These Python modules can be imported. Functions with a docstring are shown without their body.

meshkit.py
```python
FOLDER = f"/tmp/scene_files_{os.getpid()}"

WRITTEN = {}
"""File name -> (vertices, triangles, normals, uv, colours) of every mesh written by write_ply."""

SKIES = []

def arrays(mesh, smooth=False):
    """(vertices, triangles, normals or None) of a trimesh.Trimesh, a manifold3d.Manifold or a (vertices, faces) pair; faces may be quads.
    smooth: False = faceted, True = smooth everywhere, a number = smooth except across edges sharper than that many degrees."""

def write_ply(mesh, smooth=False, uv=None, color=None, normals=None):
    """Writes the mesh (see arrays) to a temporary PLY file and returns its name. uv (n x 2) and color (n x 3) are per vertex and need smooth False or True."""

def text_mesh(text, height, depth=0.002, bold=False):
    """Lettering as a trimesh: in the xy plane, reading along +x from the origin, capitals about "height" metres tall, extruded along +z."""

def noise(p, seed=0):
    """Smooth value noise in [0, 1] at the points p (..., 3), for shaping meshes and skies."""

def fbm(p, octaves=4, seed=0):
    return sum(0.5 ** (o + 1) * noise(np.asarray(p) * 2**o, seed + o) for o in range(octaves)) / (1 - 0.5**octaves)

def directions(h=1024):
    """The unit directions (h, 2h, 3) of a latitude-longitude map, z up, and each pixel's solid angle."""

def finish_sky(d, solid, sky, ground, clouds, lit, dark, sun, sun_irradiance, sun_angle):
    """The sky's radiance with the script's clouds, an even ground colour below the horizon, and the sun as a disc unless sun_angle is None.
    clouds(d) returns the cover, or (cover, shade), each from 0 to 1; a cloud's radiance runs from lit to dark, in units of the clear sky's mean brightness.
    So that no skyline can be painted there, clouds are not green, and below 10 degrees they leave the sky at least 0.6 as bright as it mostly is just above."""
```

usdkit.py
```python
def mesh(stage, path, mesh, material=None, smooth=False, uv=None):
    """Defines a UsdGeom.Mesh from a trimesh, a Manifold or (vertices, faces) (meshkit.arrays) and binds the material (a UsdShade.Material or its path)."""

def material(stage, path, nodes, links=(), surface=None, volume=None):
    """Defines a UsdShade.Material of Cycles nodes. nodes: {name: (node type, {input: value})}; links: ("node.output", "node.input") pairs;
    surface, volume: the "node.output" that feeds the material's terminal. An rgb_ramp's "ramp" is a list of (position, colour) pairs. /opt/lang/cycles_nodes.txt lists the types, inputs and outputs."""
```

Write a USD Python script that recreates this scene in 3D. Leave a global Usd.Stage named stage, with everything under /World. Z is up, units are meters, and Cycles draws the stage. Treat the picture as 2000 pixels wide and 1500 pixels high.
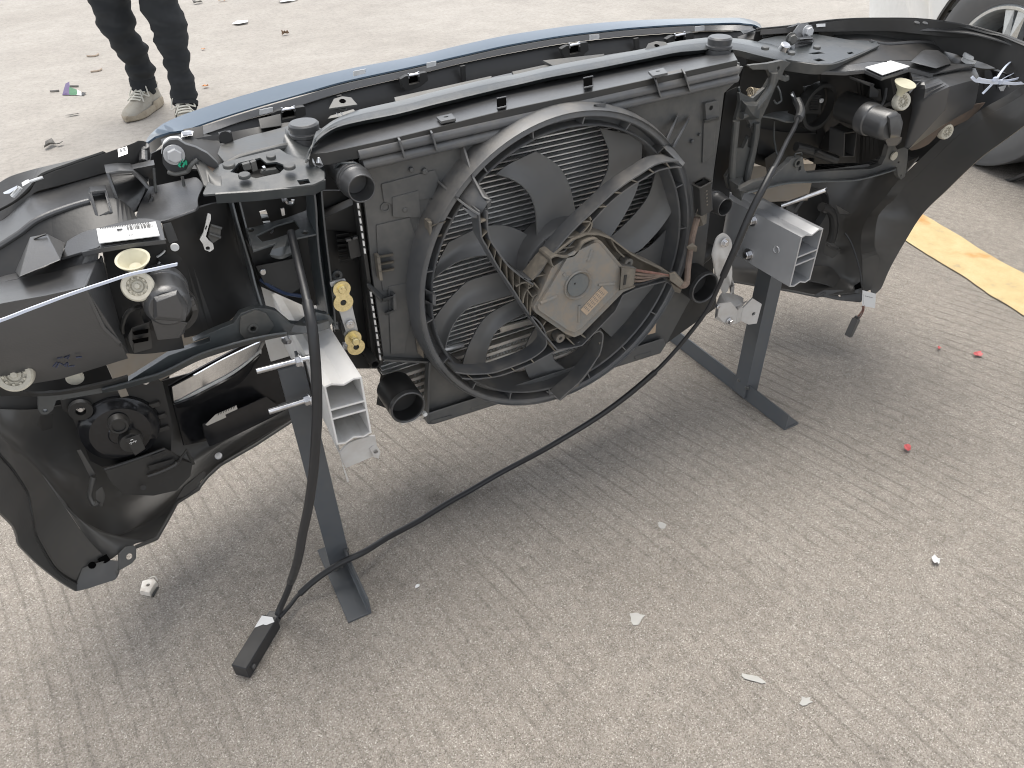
import math, random
import numpy as np, trimesh, usdkit, meshkit
from shapely.geometry import Polygon, Point
from scipy.interpolate import PchipInterpolator
from pxr import Usd, UsdGeom, UsdLux, UsdShade, Gf, Sdf

rng = np.random.default_rng(7)
random.seed(7)
stage = Usd.Stage.CreateInMemory()
UsdGeom.SetStageUpAxis(stage, UsdGeom.Tokens.z)
UsdGeom.SetStageMetersPerUnit(stage, 1.0)
W = UsdGeom.Xform.Define(stage, '/World')
stage.SetDefaultPrim(W.GetPrim())
UsdGeom.Scope.Define(stage, '/World/Looks')

# ------------------------------------------------------------------ camera, sky, sun, exposure
EYE = np.array([-0.67076, -1.16203, 1.19635])
YAW, PITCH, ROLL, FPX = 0.481725, 0.660295, -0.025558, 1448.97
fw = np.array([math.sin(YAW) * math.cos(PITCH), math.cos(YAW) * math.cos(PITCH), -math.sin(PITCH)])
r0 = np.cross(fw, [0, 0, 1]); r0 /= np.linalg.norm(r0); u0 = np.cross(r0, fw)
RT = math.cos(ROLL) * r0 + math.sin(ROLL) * u0
UP = -math.sin(ROLL) * r0 + math.cos(ROLL) * u0
cam = UsdGeom.Camera.Define(stage, '/World/camera')
cam.CreateHorizontalApertureAttr(36.0); cam.CreateVerticalApertureAttr(27.0)
cam.CreateFocalLengthAttr(36.0 * FPX / 2000)
cam.CreateClippingRangeAttr(Gf.Vec2f(0.02, 500))
cam.CreateExposureAttr(1.55)
M4 = Gf.Matrix4d(*RT, 0, *UP, 0, *(-fw), 0, *EYE, 1)
UsdGeom.Xformable(cam).AddTransformOp().Set(M4)

SUN = np.array([0.10, 0.30, 1.15]); SUN /= np.linalg.norm(SUN)
dome = UsdLux.DomeLight.Define(stage, '/World/sky')
dome.GetPrim().SetCustomDataByKey('kind', 'structure')
skym = usdkit.material(stage, '/World/Looks/sky_overcast', {
    'tc': ('texture_coordinate', {}),
    'cl': ('noise_texture', {'scale': 1.6, 'detail': 5.0, 'roughness': 0.55}),
    'rp': ('rgb_ramp', {'ramp': [(0.30, (0.55, 0.55, 0.55)), (0.7, (1.0, 1.0, 1.0))]}),
    'sky': ('sky_texture', {'sky_type': 'single_scattering', 'sun_disc': False, 'sun_elevation': math.asin(SUN[2]), 'sun_rotation': math.atan2(SUN[0], SUN[1])}),
    'hs': ('hsv', {'saturation': 0.22, 'value': 1.0, 'fac': 1.0}),
    'mx': ('mix_color', {'blend_type': 'multiply', 'fac': 0.8}),
    'bg': ('background_shader', {'strength': 0.124})},
    [('tc.generated', 'cl.vector'), ('cl.fac', 'rp.fac'), ('sky.color', 'hs.color'), ('hs.color', 'mx.a'), ('rp.color', 'mx.b'), ('mx.result', 'bg.color')], surface='bg.background')
UsdShade.MaterialBindingAPI.Apply(dome.GetPrim()).Bind(skym)
sun = UsdLux.DistantLight.Define(stage, '/World/sun')
sun.CreateIntensityAttr(0.34); sun.CreateAngleAttr(42.0); sun.CreateNormalizeAttr(True); sun.CreateColorAttr(Gf.Vec3f(1.0, 0.95, 0.88))
zx = SUN; xx = np.cross([0, 1, 0], zx); xx /= np.linalg.norm(xx); yx = np.cross(zx, xx)
UsdGeom.Xformable(sun).AddTransformOp().Set(Gf.Matrix4d(*xx, 0, *yx, 0, *zx, 0, 0, 0, 6, 1))

# ------------------------------------------------------------------ helpers
def ray(p):
    return fw + ((p[0] - 1000) / FPX) * RT - ((p[1] - 750) / FPX) * UP

def at(px, py, Y=None, X=None, Z=None):
    """a measured image point turned into a point of the place: on the plane Y, X or Z = constant (metres)"""
    d = ray((px, py))
    i, v = (1, Y) if Y is not None else (0, X) if X is not None else (2, Z)
    return EYE + d * ((v - EYE[i]) / d[i])

def T(pts):
    """list of (px, py, Y) or (px, py, None, Z) or plain 3-vectors marked by np.ndarray"""
    out = []
    for p in pts:
        if isinstance(p, np.ndarray): out.append(p)
        elif len(p) == 3: out.append(at(p[0], p[1], Y=p[2]))
        else: out.append(at(p[0], p[1], Z=p[3]))
    return np.array(out)

def TY(pts, Y): return np.array([at(p[0], p[1], Y=Y) for p in pts])

def cat(*ms):
    ms = [m for m in ms if m is not None]
    flat = []
    for m in ms:
        flat += list(m) if isinstance(m, (list, tuple)) else [m]
    return trimesh.util.concatenate([trimesh.Trimesh(m.vertices, m.faces, process=False) for m in flat])

def box(c, s, rz=0, R=None):
    m = trimesh.creation.box(s)
    if R is not None:
        A = np.eye(4); A[:3, :3] = R; m.apply_transform(A)
    elif rz: m.apply_transform(trimesh.transformations.rotation_matrix(rz, [0, 0, 1]))
    m.apply_translation(c); return m

def frame(d, up=(0, 0, 1)):
    d = np.asarray(d, float) / np.linalg.norm(d)
    if abs(np.dot(d, up)) > .98: up = (0, 1, 0)
    x = np.cross(up, d); x /= np.linalg.norm(x)
    return x, np.cross(d, x), d

def lathe(profile, o, d, n=28, a0=0, a1=2 * math.pi):
    """profile [(r, h)] turned about the axis d through o"""
    x, y, d = frame(d); pr = np.array(profile, float)
    full = abs(a1 - a0 - 2 * math.pi) < 1e-6
    ang = np.linspace(a0, a1, n + 1)[:n] if full else np.linspace(a0, a1, n)
    v = np.array([np.asarray(o) + r * (math.cos(a) * x + math.sin(a) * y) + h * d for a in ang for r, h in pr])
    k = len(pr); f = []
    N = len(ang)
    for i in range(N if full else N - 1):
        j = (i + 1) % N
        for q in range(k - 1):
            a, b, c, e = i * k + q, j * k + q, j * k + q + 1, i * k + q + 1
            f += [[a, b, c], [a, c, e]]
    m = trimesh.Trimesh(v, f, process=False)
    return m

def ring(o, d, ri, ro, h, n=28):
    return lathe([(ri, 0), (ro, 0), (ro, h), (ri, h), (ri, 0)], o, d, n)

def disc(o, d, r, h, n=24, ch=None):
    ch = min(r, h) * .2 if ch is None else ch
    return lathe([(1e-4, 0), (r, 0), (r, h - ch), (r - ch, h), (1e-4, h)], o, d, n)

def spl(P, n=None, smooth=True):
    P = np.asarray(P, float); s = np.r_[0, np.cumsum(np.linalg.norm(np.diff(P, axis=0), axis=1))]
    s += np.arange(len(s)) * 1e-9
    n = n or len(P) * 5
    t = np.linspace(0, s[-1], n)
    if smooth and len(P) > 2: return PchipInterpolator(s, P)(t)
    return np.c_[[np.interp(t, s, P[:, k]) for k in range(3)]].T

def tube(P, r, n=8, smooth=True, res=None, cap=True):
    C = spl(P, res, smooth) if (smooth or res) else np.asarray(P, float)
    r = np.broadcast_to(np.asarray(r, float), (len(C),)) if np.ndim(r) == 0 else np.interp(np.linspace(0, 1, len(C)), np.linspace(0, 1, len(r)), r)
    tg = np.gradient(C, axis=0); tg /= np.linalg.norm(tg, axis=1)[:, None]
    x, y, _ = frame(tg[0]); v = []; f = []
    for i in range(len(C)):
        x = x - tg[i] * np.dot(x, tg[i]); x /= np.linalg.norm(x); y = np.cross(tg[i], x)
        for k in range(n):
            a = 2 * math.pi * k / n; v.append(C[i] + r[i] * (math.cos(a) * x + math.sin(a) * y))
    for i in range(len(C) - 1):
        for k in range(n):
            a, b = i * n + k, i * n + (k + 1) % n
            f += [[a, b, b + n], [a, b + n, a + n]]
    if cap:
        v += [C[0], C[-1]]; o = len(v) - 2; e = (len(C) - 1) * n
        for k in range(n):
            f += [[o, (k + 1) % n, k], [o + 1, e + k, e + (k + 1) % n]]
    return trimesh.Trimesh(np.array(v), f, process=False)

def strap(P, w, t, wdir, smooth=True, res=None):
    """flat band along P, width w along wdir, thickness t"""
    C = spl(P, res, smooth); wd = np.asarray(wdir, float); wd /= np.linalg.norm(wd)
    tg = np.gradient(C, axis=0); tg /= np.linalg.norm(tg, axis=1)[:, None]
    v = []; f = []
    for i in range(len(C)):
        w_ = wd - tg[i] * np.dot(wd, tg[i]); w_ /= np.linalg.norm(w_); nn = np.cross(tg[i], w_)
        for sx, sy in ((-1, -1), (1, -1), (1, 1), (-1, 1)): v.append(C[i] + sx * w_ * w / 2 + sy * nn * t / 2)
    for i in range(len(C) - 1):
        for k in range(4):
            a, b = i * 4 + k, i * 4 + (k + 1) % 4
            f += [[a, b, b + 4], [a, b + 4, a + 4]]
    e = (len(C) - 1) * 4
    f += [[0, 2, 1], [0, 3, 2], [e, e + 1, e + 2], [e, e + 2, e + 3]]
    return trimesh.Trimesh(np.array(v), f, process=False)

def extrude2(poly, o, ax, ay, n, t):
    """shapely polygon in the frame (o, ax, ay) extruded by t along n"""
    geoms = getattr(poly, 'geoms', [poly]); out = []
    for g in geoms:
        if g.is_empty or g.area < 1e-9: continue
        m = trimesh.creation.extrude_polygon(g, abs(t), engine='earcut')
        v = m.vertices
        P = o + np.outer(v[:, 0], ax) + np.outer(v[:, 1], ay) + np.outer(v[:, 2] * np.sign(t), n)
        m = trimesh.Trimesh(P, m.faces, process=False)
        if m.volume < 0: m.invert()
        out.append(m)
    return cat(out)

def plate(pts, t, holes=(), n=None, rnd=0.0, o=None):
    """flat plate through the 3-D outline pts (best plane), thickness t away from the camera; holes are 3-D outlines or (centre, radius)"""
    P = np.asarray(pts, float); c = P.mean(0) if o is None else o
    if n is None:
        n = np.linalg.svd(P - P.mean(0))[2][2]
    n = np.asarray(n, float) / np.linalg.norm(n)
    if np.dot(n, c - EYE) < 0: n = -n
    ax, ay, _ = frame(n)
    def to2(q):   # slide along the sight line on to the plate's plane
        q = np.atleast_2d(q); d = q - EYE; s = ((c - EYE) @ n) / (d @ n); q = EYE + d * s[:, None]
        return np.c_[(q - c) @ ax, (q - c) @ ay]
    pg = Polygon(to2(P)).buffer(0)
    if rnd: pg = pg.buffer(-rnd).buffer(rnd * 2, 5).buffer(-rnd)
    for h in holes:
        if len(h) == 2 and np.ndim(h[1]) == 0: pg = pg.difference(Point(*to2(h[0])[0]).buffer(h[1], 6))
        else: pg = pg.difference(Polygon(to2(h)).buffer(0))
    return extrude2(pg, c, ax, ay, n, t)

def plY(pix, Y, t, holes=(), rnd=0.0):
    hs = [((at(*h[0], Y=Y), h[1]) if (len(h) == 2 and np.ndim(h[1]) == 0) else TY(h, Y)) for h in holes]
    return plate(TY(pix, Y), t, hs, n=(0, 1, 0), rnd=rnd)

def plZ(pix, Z, t, holes=(), rnd=0.0):
    q = lambda a: np.array([at(p[0], p[1], Z=Z) for p in a])
    hs = [((at(*h[0], Z=Z), h[1]) if (len(h) == 2 and np.ndim(h[1]) == 0) else q(h)) for h in holes]
    return plate(q(pix), t, hs, n=(0, 0, -1), rnd=rnd)

def loft(rows, t=.003, n=28, sub=1, smooth=True, hard=False, wob=0):
    """sheet through polylines (rows of 3-D points), thickness t away from the camera"""
    R = [spl(r, n, smooth) for r in rows]
    G = np.array(R)
    if sub > 1:
        s = np.arange(len(R)); tt = np.linspace(0, len(R) - 1, (len(R) - 1) * sub + 1)
        G = PchipInterpolator(s, G, axis=0)(tt) if not hard else np.array([[np.interp(tt, s, G[:, j, k]) for k in range(3)] for j in range(n)]).transpose(2, 0, 1)
    if wob:
        G = G + (meshkit.fbm(G * 14, 3, 5)[..., None] - .5) * wob * np.array([.3, 1, .6])
    m, k = G.shape[:2]
    du = np.gradient(G, axis=1); dv = np.gradient(G, axis=0)
    N = np.cross(du, dv); N /= np.maximum(np.linalg.norm(N, axis=2, keepdims=True), 1e-12)
    sgn = np.sign(np.einsum('ijk,ijk->ij', N, G - EYE).sum()) or 1
    B = G + N * sgn * t
    v = np.vstack([G.reshape(-1, 3), B.reshape(-1, 3)]); f = []; o = m * k
    for i in range(m - 1):
        for j in range(k - 1):
            a, b, c, e = i * k + j, i * k + j + 1, (i + 1) * k + j + 1, (i + 1) * k + j
            f += [[a, b, c], [a, c, e], [o + a, o + c, o + b], [o + a, o + e, o + c]]
    per = [(0, j) for j in range(k)] + [(i, k - 1) for i in range(1, m)] + [(m - 1, j) for j in range(k - 2, -1, -1)] + [(i, 0) for i in range(m - 2, 0, -1)]
    ids = [i * k + j for i, j in per]
    for a, b in zip(ids, ids[1:] + ids[:1]): f += [[a, o + a, o + b], [a, o + b, b]]
    M = trimesh.Trimesh(v, f, process=False)
    if sgn > 0: M.invert()
    return M

def wall(P, depth, t=.003, smooth=False, closed=False, res=None):
    """upright wall: path P (3-D, at its near edge) swept by the vector depth, thickness t"""
    P = np.asarray(P, float)
    if closed: P = np.vstack([P, P[:1]])
    if smooth: P = spl(P, res)
    d = np.asarray(depth, float); out = []
    tg = np.gradient(P, axis=0); tg /= np.linalg.norm(tg, axis=1)[:, None]
    N = np.cross(tg, d); N /= np.linalg.norm(N, axis=1)[:, None]
    v = []; f = []
    for i in range(len(P)):
        v += [P[i] - N[i] * t / 2, P[i] + N[i] * t / 2, P[i] + N[i] * t / 2 + d, P[i] - N[i] * t / 2 + d]
    for i in range(len(P) - 1):
        for k in range(4):
            a, b = i * 4 + k, i * 4 + (k + 1) % 4
            f += [[a, b, b + 4], [a, b + 4, a + 4]]
    e = (len(P) - 1) * 4
    f += [[0, 2, 1], [0, 3, 2], [e, e + 1, e + 2], [e, e + 2, e + 3]]
    m = trimesh.Trimesh(np.array(v), f, process=False)
    return m

def hull(P):
    return trimesh.convex.convex_hull(np.asarray(P, float))

def bolt(o, d, r=.008, h=.007, washer=1.45, stud=0, sr=None):
    d = np.asarray(d, float) / np.linalg.norm(d)
    x, y, _ = frame(d)
    w = disc(o, d, r * washer, .002, 20)
    hx = [np.asarray(o) + d * hh + rr * (math.cos(a) * x + math.sin(a) * y) for hh, rr in ((.002, r), (h * .8 + .002, r), (h + .002, r * .85)) for a in np.arange(6) * math.pi / 3 + .3]
    ms = [w, hull(hx)]
    if stud: ms.append(tube([np.asarray(o) + d * h, np.asarray(o) + d * stud], sr or r * .6, 12, smooth=False))
    return cat(ms)

def noisy(m, amp, scale=6, seed=3):
    v = m.vertices
    n = np.stack([meshkit.fbm(v * scale + k * 17.3, 3, seed + k) - .5 for k in range(3)], 1)
    m.vertices = v + n * amp; return m

used = {}
def numbered(path):
    k = used.get(path, -1) + 1; used[path] = k
    return path if k == 0 else f'{path}_{k:03d}'

def tag(prim, label=None, category=None, group=None, kind=None):
    for k, v in (('label', label), ('category', category), ('group', group), ('kind', kind)):
        if v: prim.SetCustomDataByKey(k, v)
    return prim

def thing(name, label, category, group=None, loc=None):
    x = UsdGeom.Xform.Define(stage, numbered('/World/' + name))
    if loc is not None: x.AddTranslateOp().Set(Gf.Vec3d(*map(float, loc)))
    return tag(x.GetPrim(), label, category, group)

LOC = {}
def obj(name, mesh, mat, parent=None, label=None, smooth=32, kind=None):
    pp = str(parent.GetPath()) if parent is not None else '/World'
    p = numbered(pp + '/' + name)
    m = usdkit.mesh(stage, p, mesh, mat, smooth=smooth)
    return tag(m.GetPrim(), label, kind=kind)

def single(name, mesh, mat, label, category, group=None, smooth=32):
    return tag(obj(name, mesh, mat, None, smooth=smooth), label, category, group)

def place(mesh_list, loc):
    for m in mesh_list: m.apply_translation(-np.asarray(loc))

# ------------------------------------------------------------------ materials
def L(n): return '/World/Looks/' + n
def dusty(name, base, dust=(.21, .18, .145), amt=.5, rough=.5, scale=7., up=.6, bump=.12, spec=.5, metal=0., fine=160., coat=0., lo=.42, hi=.66):
    lo += .02; hi += .06; base = tuple(c * .85 for c in base) if max(base) < .09 else tuple(c * .8 for c in base); dust = tuple(c * .78 for c in dust)
    nodes = {'g': ('geometry', {}), 'bv': ('bevel', {'samples': 4, 'radius': .0014}),
        'n1': ('noise_texture', {'scale': scale, 'detail': 7.0, 'roughness': .62, 'distortion': .4}),
        'n2': ('noise_texture', {'scale': fine, 'detail': 3.0, 'roughness': .6}),
        'n3': ('noise_texture', {'scale': scale * 5.3, 'detail': 5.0, 'roughness': .7}),
        'sx': ('separate_xyz', {}),
        'upr': ('map_range', {'from_min': -.1, 'from_max': 1.0, 'to_min': 1 - up, 'to_max': 1.0, 'clamp': True}),
        'rp': ('rgb_ramp', {'ramp': [(lo - .12, (0, 0, 0)), (lo, (.12, .12, .12)), (hi, (1, 1, 1))]}),
        'm1': ('math', {'math_type': 'multiply'}), 'm2': ('math', {'math_type': 'multiply', 'value2': amt, 'use_clamp': True}),
        'm0': ('math', {'math_type': 'multiply_add', 'value2': .55, 'value3': -.275}), 'ma': ('math', {'math_type': 'multiply_add', 'value2': 1.0}),
        'mx': ('mix_color', {'a': base, 'b': dust}),
        'rr': ('map_range', {'from_min': 0., 'from_max': 1., 'to_min': rough, 'to_max': min(.9, rough + .35), 'clamp': True}),
        'bp': ('bump', {'strength': bump, 'distance': .0015}),
        'p': ('principled_bsdf', {'specular_ior_level': spec, 'metallic': metal, 'coat_weight': coat, 'coat_roughness': .06})}
    links = [('g.position', 'n1.vector'), ('g.position', 'n2.vector'), ('g.position', 'n3.vector'), ('g.normal', 'sx.vector'), ('sx.z', 'upr.value'),
        ('n3.fac', 'm0.value1'), ('n1.fac', 'ma.value1'), ('m0.value', 'ma.value3'), ('ma.value', 'rp.fac'), ('rp.color', 'm1.value1'), ('upr.result', 'm1.value2'), ('m1.value', 'm2.value1'), ('m2.value', 'mx.fac'),
        ('mx.result', 'p.base_color'), ('m2.value', 'rr.value'), ('rr.result', 'p.roughness'), ('n2.fac', 'bp.height'), ('bv.bevel', 'bp.normal'), ('bp.normal', 'p.normal')]
    return usdkit.material(stage, L(name), nodes, links, surface='p.BSDF')

def plain(name, col, rough=.5, metal=0., spec=.5, coat=0., var=.12, scale=30., bump=0.):
    if metal < .5: col = tuple(c * (.75 if max(col) > .3 else .7) for c in col)
    nodes = {'g': ('geometry', {}), 'n': ('noise_texture', {'scale': scale, 'detail': 5.0, 'roughness': .65}),
        'rp': ('rgb_ramp', {'ramp': [(.3, tuple(c * (1 - var) for c in col)), (.7, tuple(min(1, c * (1 + var)) for c in col))]}),
        'rr': ('map_range', {'from_min': .3, 'from_max': .7, 'to_min': rough * .85, 'to_max': min(1, rough * 1.2), 'clamp': True}),
        'p': ('principled_bsdf', {'metallic': metal, 'specular_ior_level': spec, 'coat_weight': coat, 'coat_roughness': .05})}
    links = [('g.position', 'n.vector'), ('n.fac', 'rp.fac'), ('rp.color', 'p.base_color'), ('n.fac', 'rr.value'), ('rr.result', 'p.roughness')]
    if bump:
        nodes['bp'] = ('bump', {'strength': bump, 'distance': .002}); links += [('n.fac', 'bp.height'), ('bp.normal', 'p.normal')]
    return usdkit.material(stage, L(name), nodes, links, surface='p.BSDF')

SHROUD = dusty('dusty_shroud_plastic', (.046, .047, .047), (.23, .21, .18), .5, .40, 9, .45, spec=.8, lo=.46, hi=.72)
SHROUDRING = dusty('shroud_ring_plastic', (.062, .064, .067), (.27, .24, .20), .55, .44, 8.0, .55, spec=.9, lo=.44, hi=.70)
CAGE = dusty('dust_caked_plastic', (.12, .108, .09), (.34, .285, .215), .8, .6, 11, .5, lo=.36, hi=.60)
MOTOR = dusty('dust_caked_motor', (.20, .20, .19), (.30, .245, .185), .85, .55, 16, .1, bump=.2, lo=.38, hi=.56)
BLADE = dusty('fan_blade_plastic', (.105, .105, .104), (.22, .20, .17), .35, .42, 4, .3, spec=.7, lo=.46, hi=.8)
PLAS = dusty('black_plastic', (.032, .032, .0325), (.16, .145, .125), .22, .33, 5, .8, lo=.46, hi=.8, bump=.15, fine=420, spec=.95)
PLASD = dusty('dull_black_plastic', (.025, .0245, .0235), (.15, .125, .10), .24, .42, 7, .7, lo=.46, hi=.78)
SKIN = dusty('bumper_inner_plastic', (.042, .041, .039), (.16, .135, .11), .36, .40, 4.5, .5, spec=.7, lo=.42, hi=.78)
GLOSS = plain('gloss_black_plastic', (.012, .012, .013), .16, spec=.5)
ALUL = dusty('pale_aluminium', (.80, .79, .77), (.58, .53, .45), .5, .45, 9, .3, metal=.2, lo=.44, hi=.72)
HOLE = plain('open_hole', (.004, .004, .004), 1.0, spec=0.)
DARK = plain('deep_black_plastic', (.020, .0195, .019), .45)
STEEL = dusty('black_painted_steel', (.032, .037, .039), (.20, .18, .15), .36, .30, 8, .7, spec=.9, lo=.46, hi=.8)
STEELD = dusty('scuffed_black_steel', (.046, .048, .047), (.20, .18, .15), .5, .38, 14, .4, spec=.7, lo=.42, hi=.72)
ALU = dusty('cast_aluminium', (.50, .505, .515), (.62, .62, .62), .5, .38, 11, .2, metal=.55, lo=.4, hi=.62, bump=.1)
ALUD = dusty('dusty_aluminium', (.60, .59, .575), (.46, .40, .33), .6, .45, 9, .3, metal=.35, lo=.42, hi=.68)
BEIGE = dusty('dust_coated_beam', (.34, .31, .27), (.38, .31, .235), .9, .65, 8, .3, lo=.3, hi=.6)
ZINC = plain('zinc_bolt', (.62, .62, .63), .28, 1.0, var=.15, scale=60)
GOLD = plain('yellow_passivated_steel', (.78, .66, .36), .30, .9, var=.12, scale=70)
CHROME = plain('chrome', (.78, .79, .80), .05, 1.0, var=.02)
STAND = dusty('mill_scale_steel', (.092, .100, .110), (.17, .16, .145), .4, .42, 9, .3, metal=.3, spec=.5, lo=.42, hi=.75)
BLUE = plain('blue_metallic_paint', (.072, .112, .158), .38, .2, coat=.45, var=.04, scale=900)
CREAM = plain('cream_nylon', (.62, .58, .42), .42, var=.08, scale=50)
IVORY = plain('ivory_nylon', (.62, .58, .48), .45, var=.12, scale=120)
WHITE = plain('white_plastic', (.80, .80, .78), .4, var=.04)
PAPER = plain('white_paper_label', (.80, .80, .79), .6, var=.03)
INK = plain('black_ink', (.02, .02, .02), .6)
TIE = plain('bluish_white_nylon', (.66, .71, .82), .35, var=.04)
CABLE = plain('black_cable', (.014, .014, .015), .42, var=.15, scale=50)
REDW = plain('red_wire', (.22, .11, .085), .6, var=.4, scale=120)
DUSTW = plain('dusty_wire', (.22, .16, .125), .7, var=.35, scale=60)
GREEN = plain('green_paint_mark', (.02, .40, .22), .5)
BLUEM = plain('faded_blue_marker', (.036, .042, .075), .5, var=.3, scale=90)
LABELB = plain('dusty_paper_label', (.46, .35, .25), .7, var=.12, scale=60)
FIN = plain('radiator_fin_dark', (.016, .016, .019), .5, .3, var=.5, scale=900)
TUBE = plain('radiator_tube_metal', (.66, .66, .65), .42, .6, var=.12, scale=60)
TUBEW = dusty('intercooler_tube_metal', (.80, .77, .72), (.60, .53, .44), .6, .5, 20, .2, metal=.6, lo=.4, hi=.6)
COPPER = plain('worn_spring_steel', (.42, .36, .27), .4, .8)
RUST = dusty('brown_dust_film', (.06, .045, .035), (.16, .105, .07), .8, .7, 22, .2, lo=.4, hi=.6)
RUBBER = dusty('tyre_rubber', (.075, .076, .078), (.16, .15, .14), .3, .7, 6, .2)
CARW = plain('white_car_paint', (.76, .76, .74), .25, coat=.8, var=.02)
RIM = plain('alloy_rim', (.50, .52, .53), .35, .8, var=.05)
CLOTH = dusty('dark_trouser_cloth', (.022, .024, .026), (.05, .052, .055), .4, .85, 9, .3, spec=.2, lo=.4, hi=.7, bump=.4, fine=500)
JACKET = dusty('dark_jacket_cloth', (.03, .03, .035), (.06, .06, .06), .4, .85, 9, .3, spec=.2)
KNIT = dusty('beige_knit_upper', (.42, .40, .35), (.33, .28, .215), .6, .85, 14, .2, spec=.2, bump=.6, fine=420, lo=.4, hi=.65)
SOLE = dusty('shoe_sole_rubber', (.38, .33, .25), (.27, .22, .16), .7, .75, 20, .1, lo=.4, hi=.6)
LACE = plain('cream_lace', (.68, .66, .58), .8)
SKINP = plain('skin', (.50, .33, .25), .5)
HAIR = plain('black_hair', (.02, .018, .017), .5)

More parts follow.
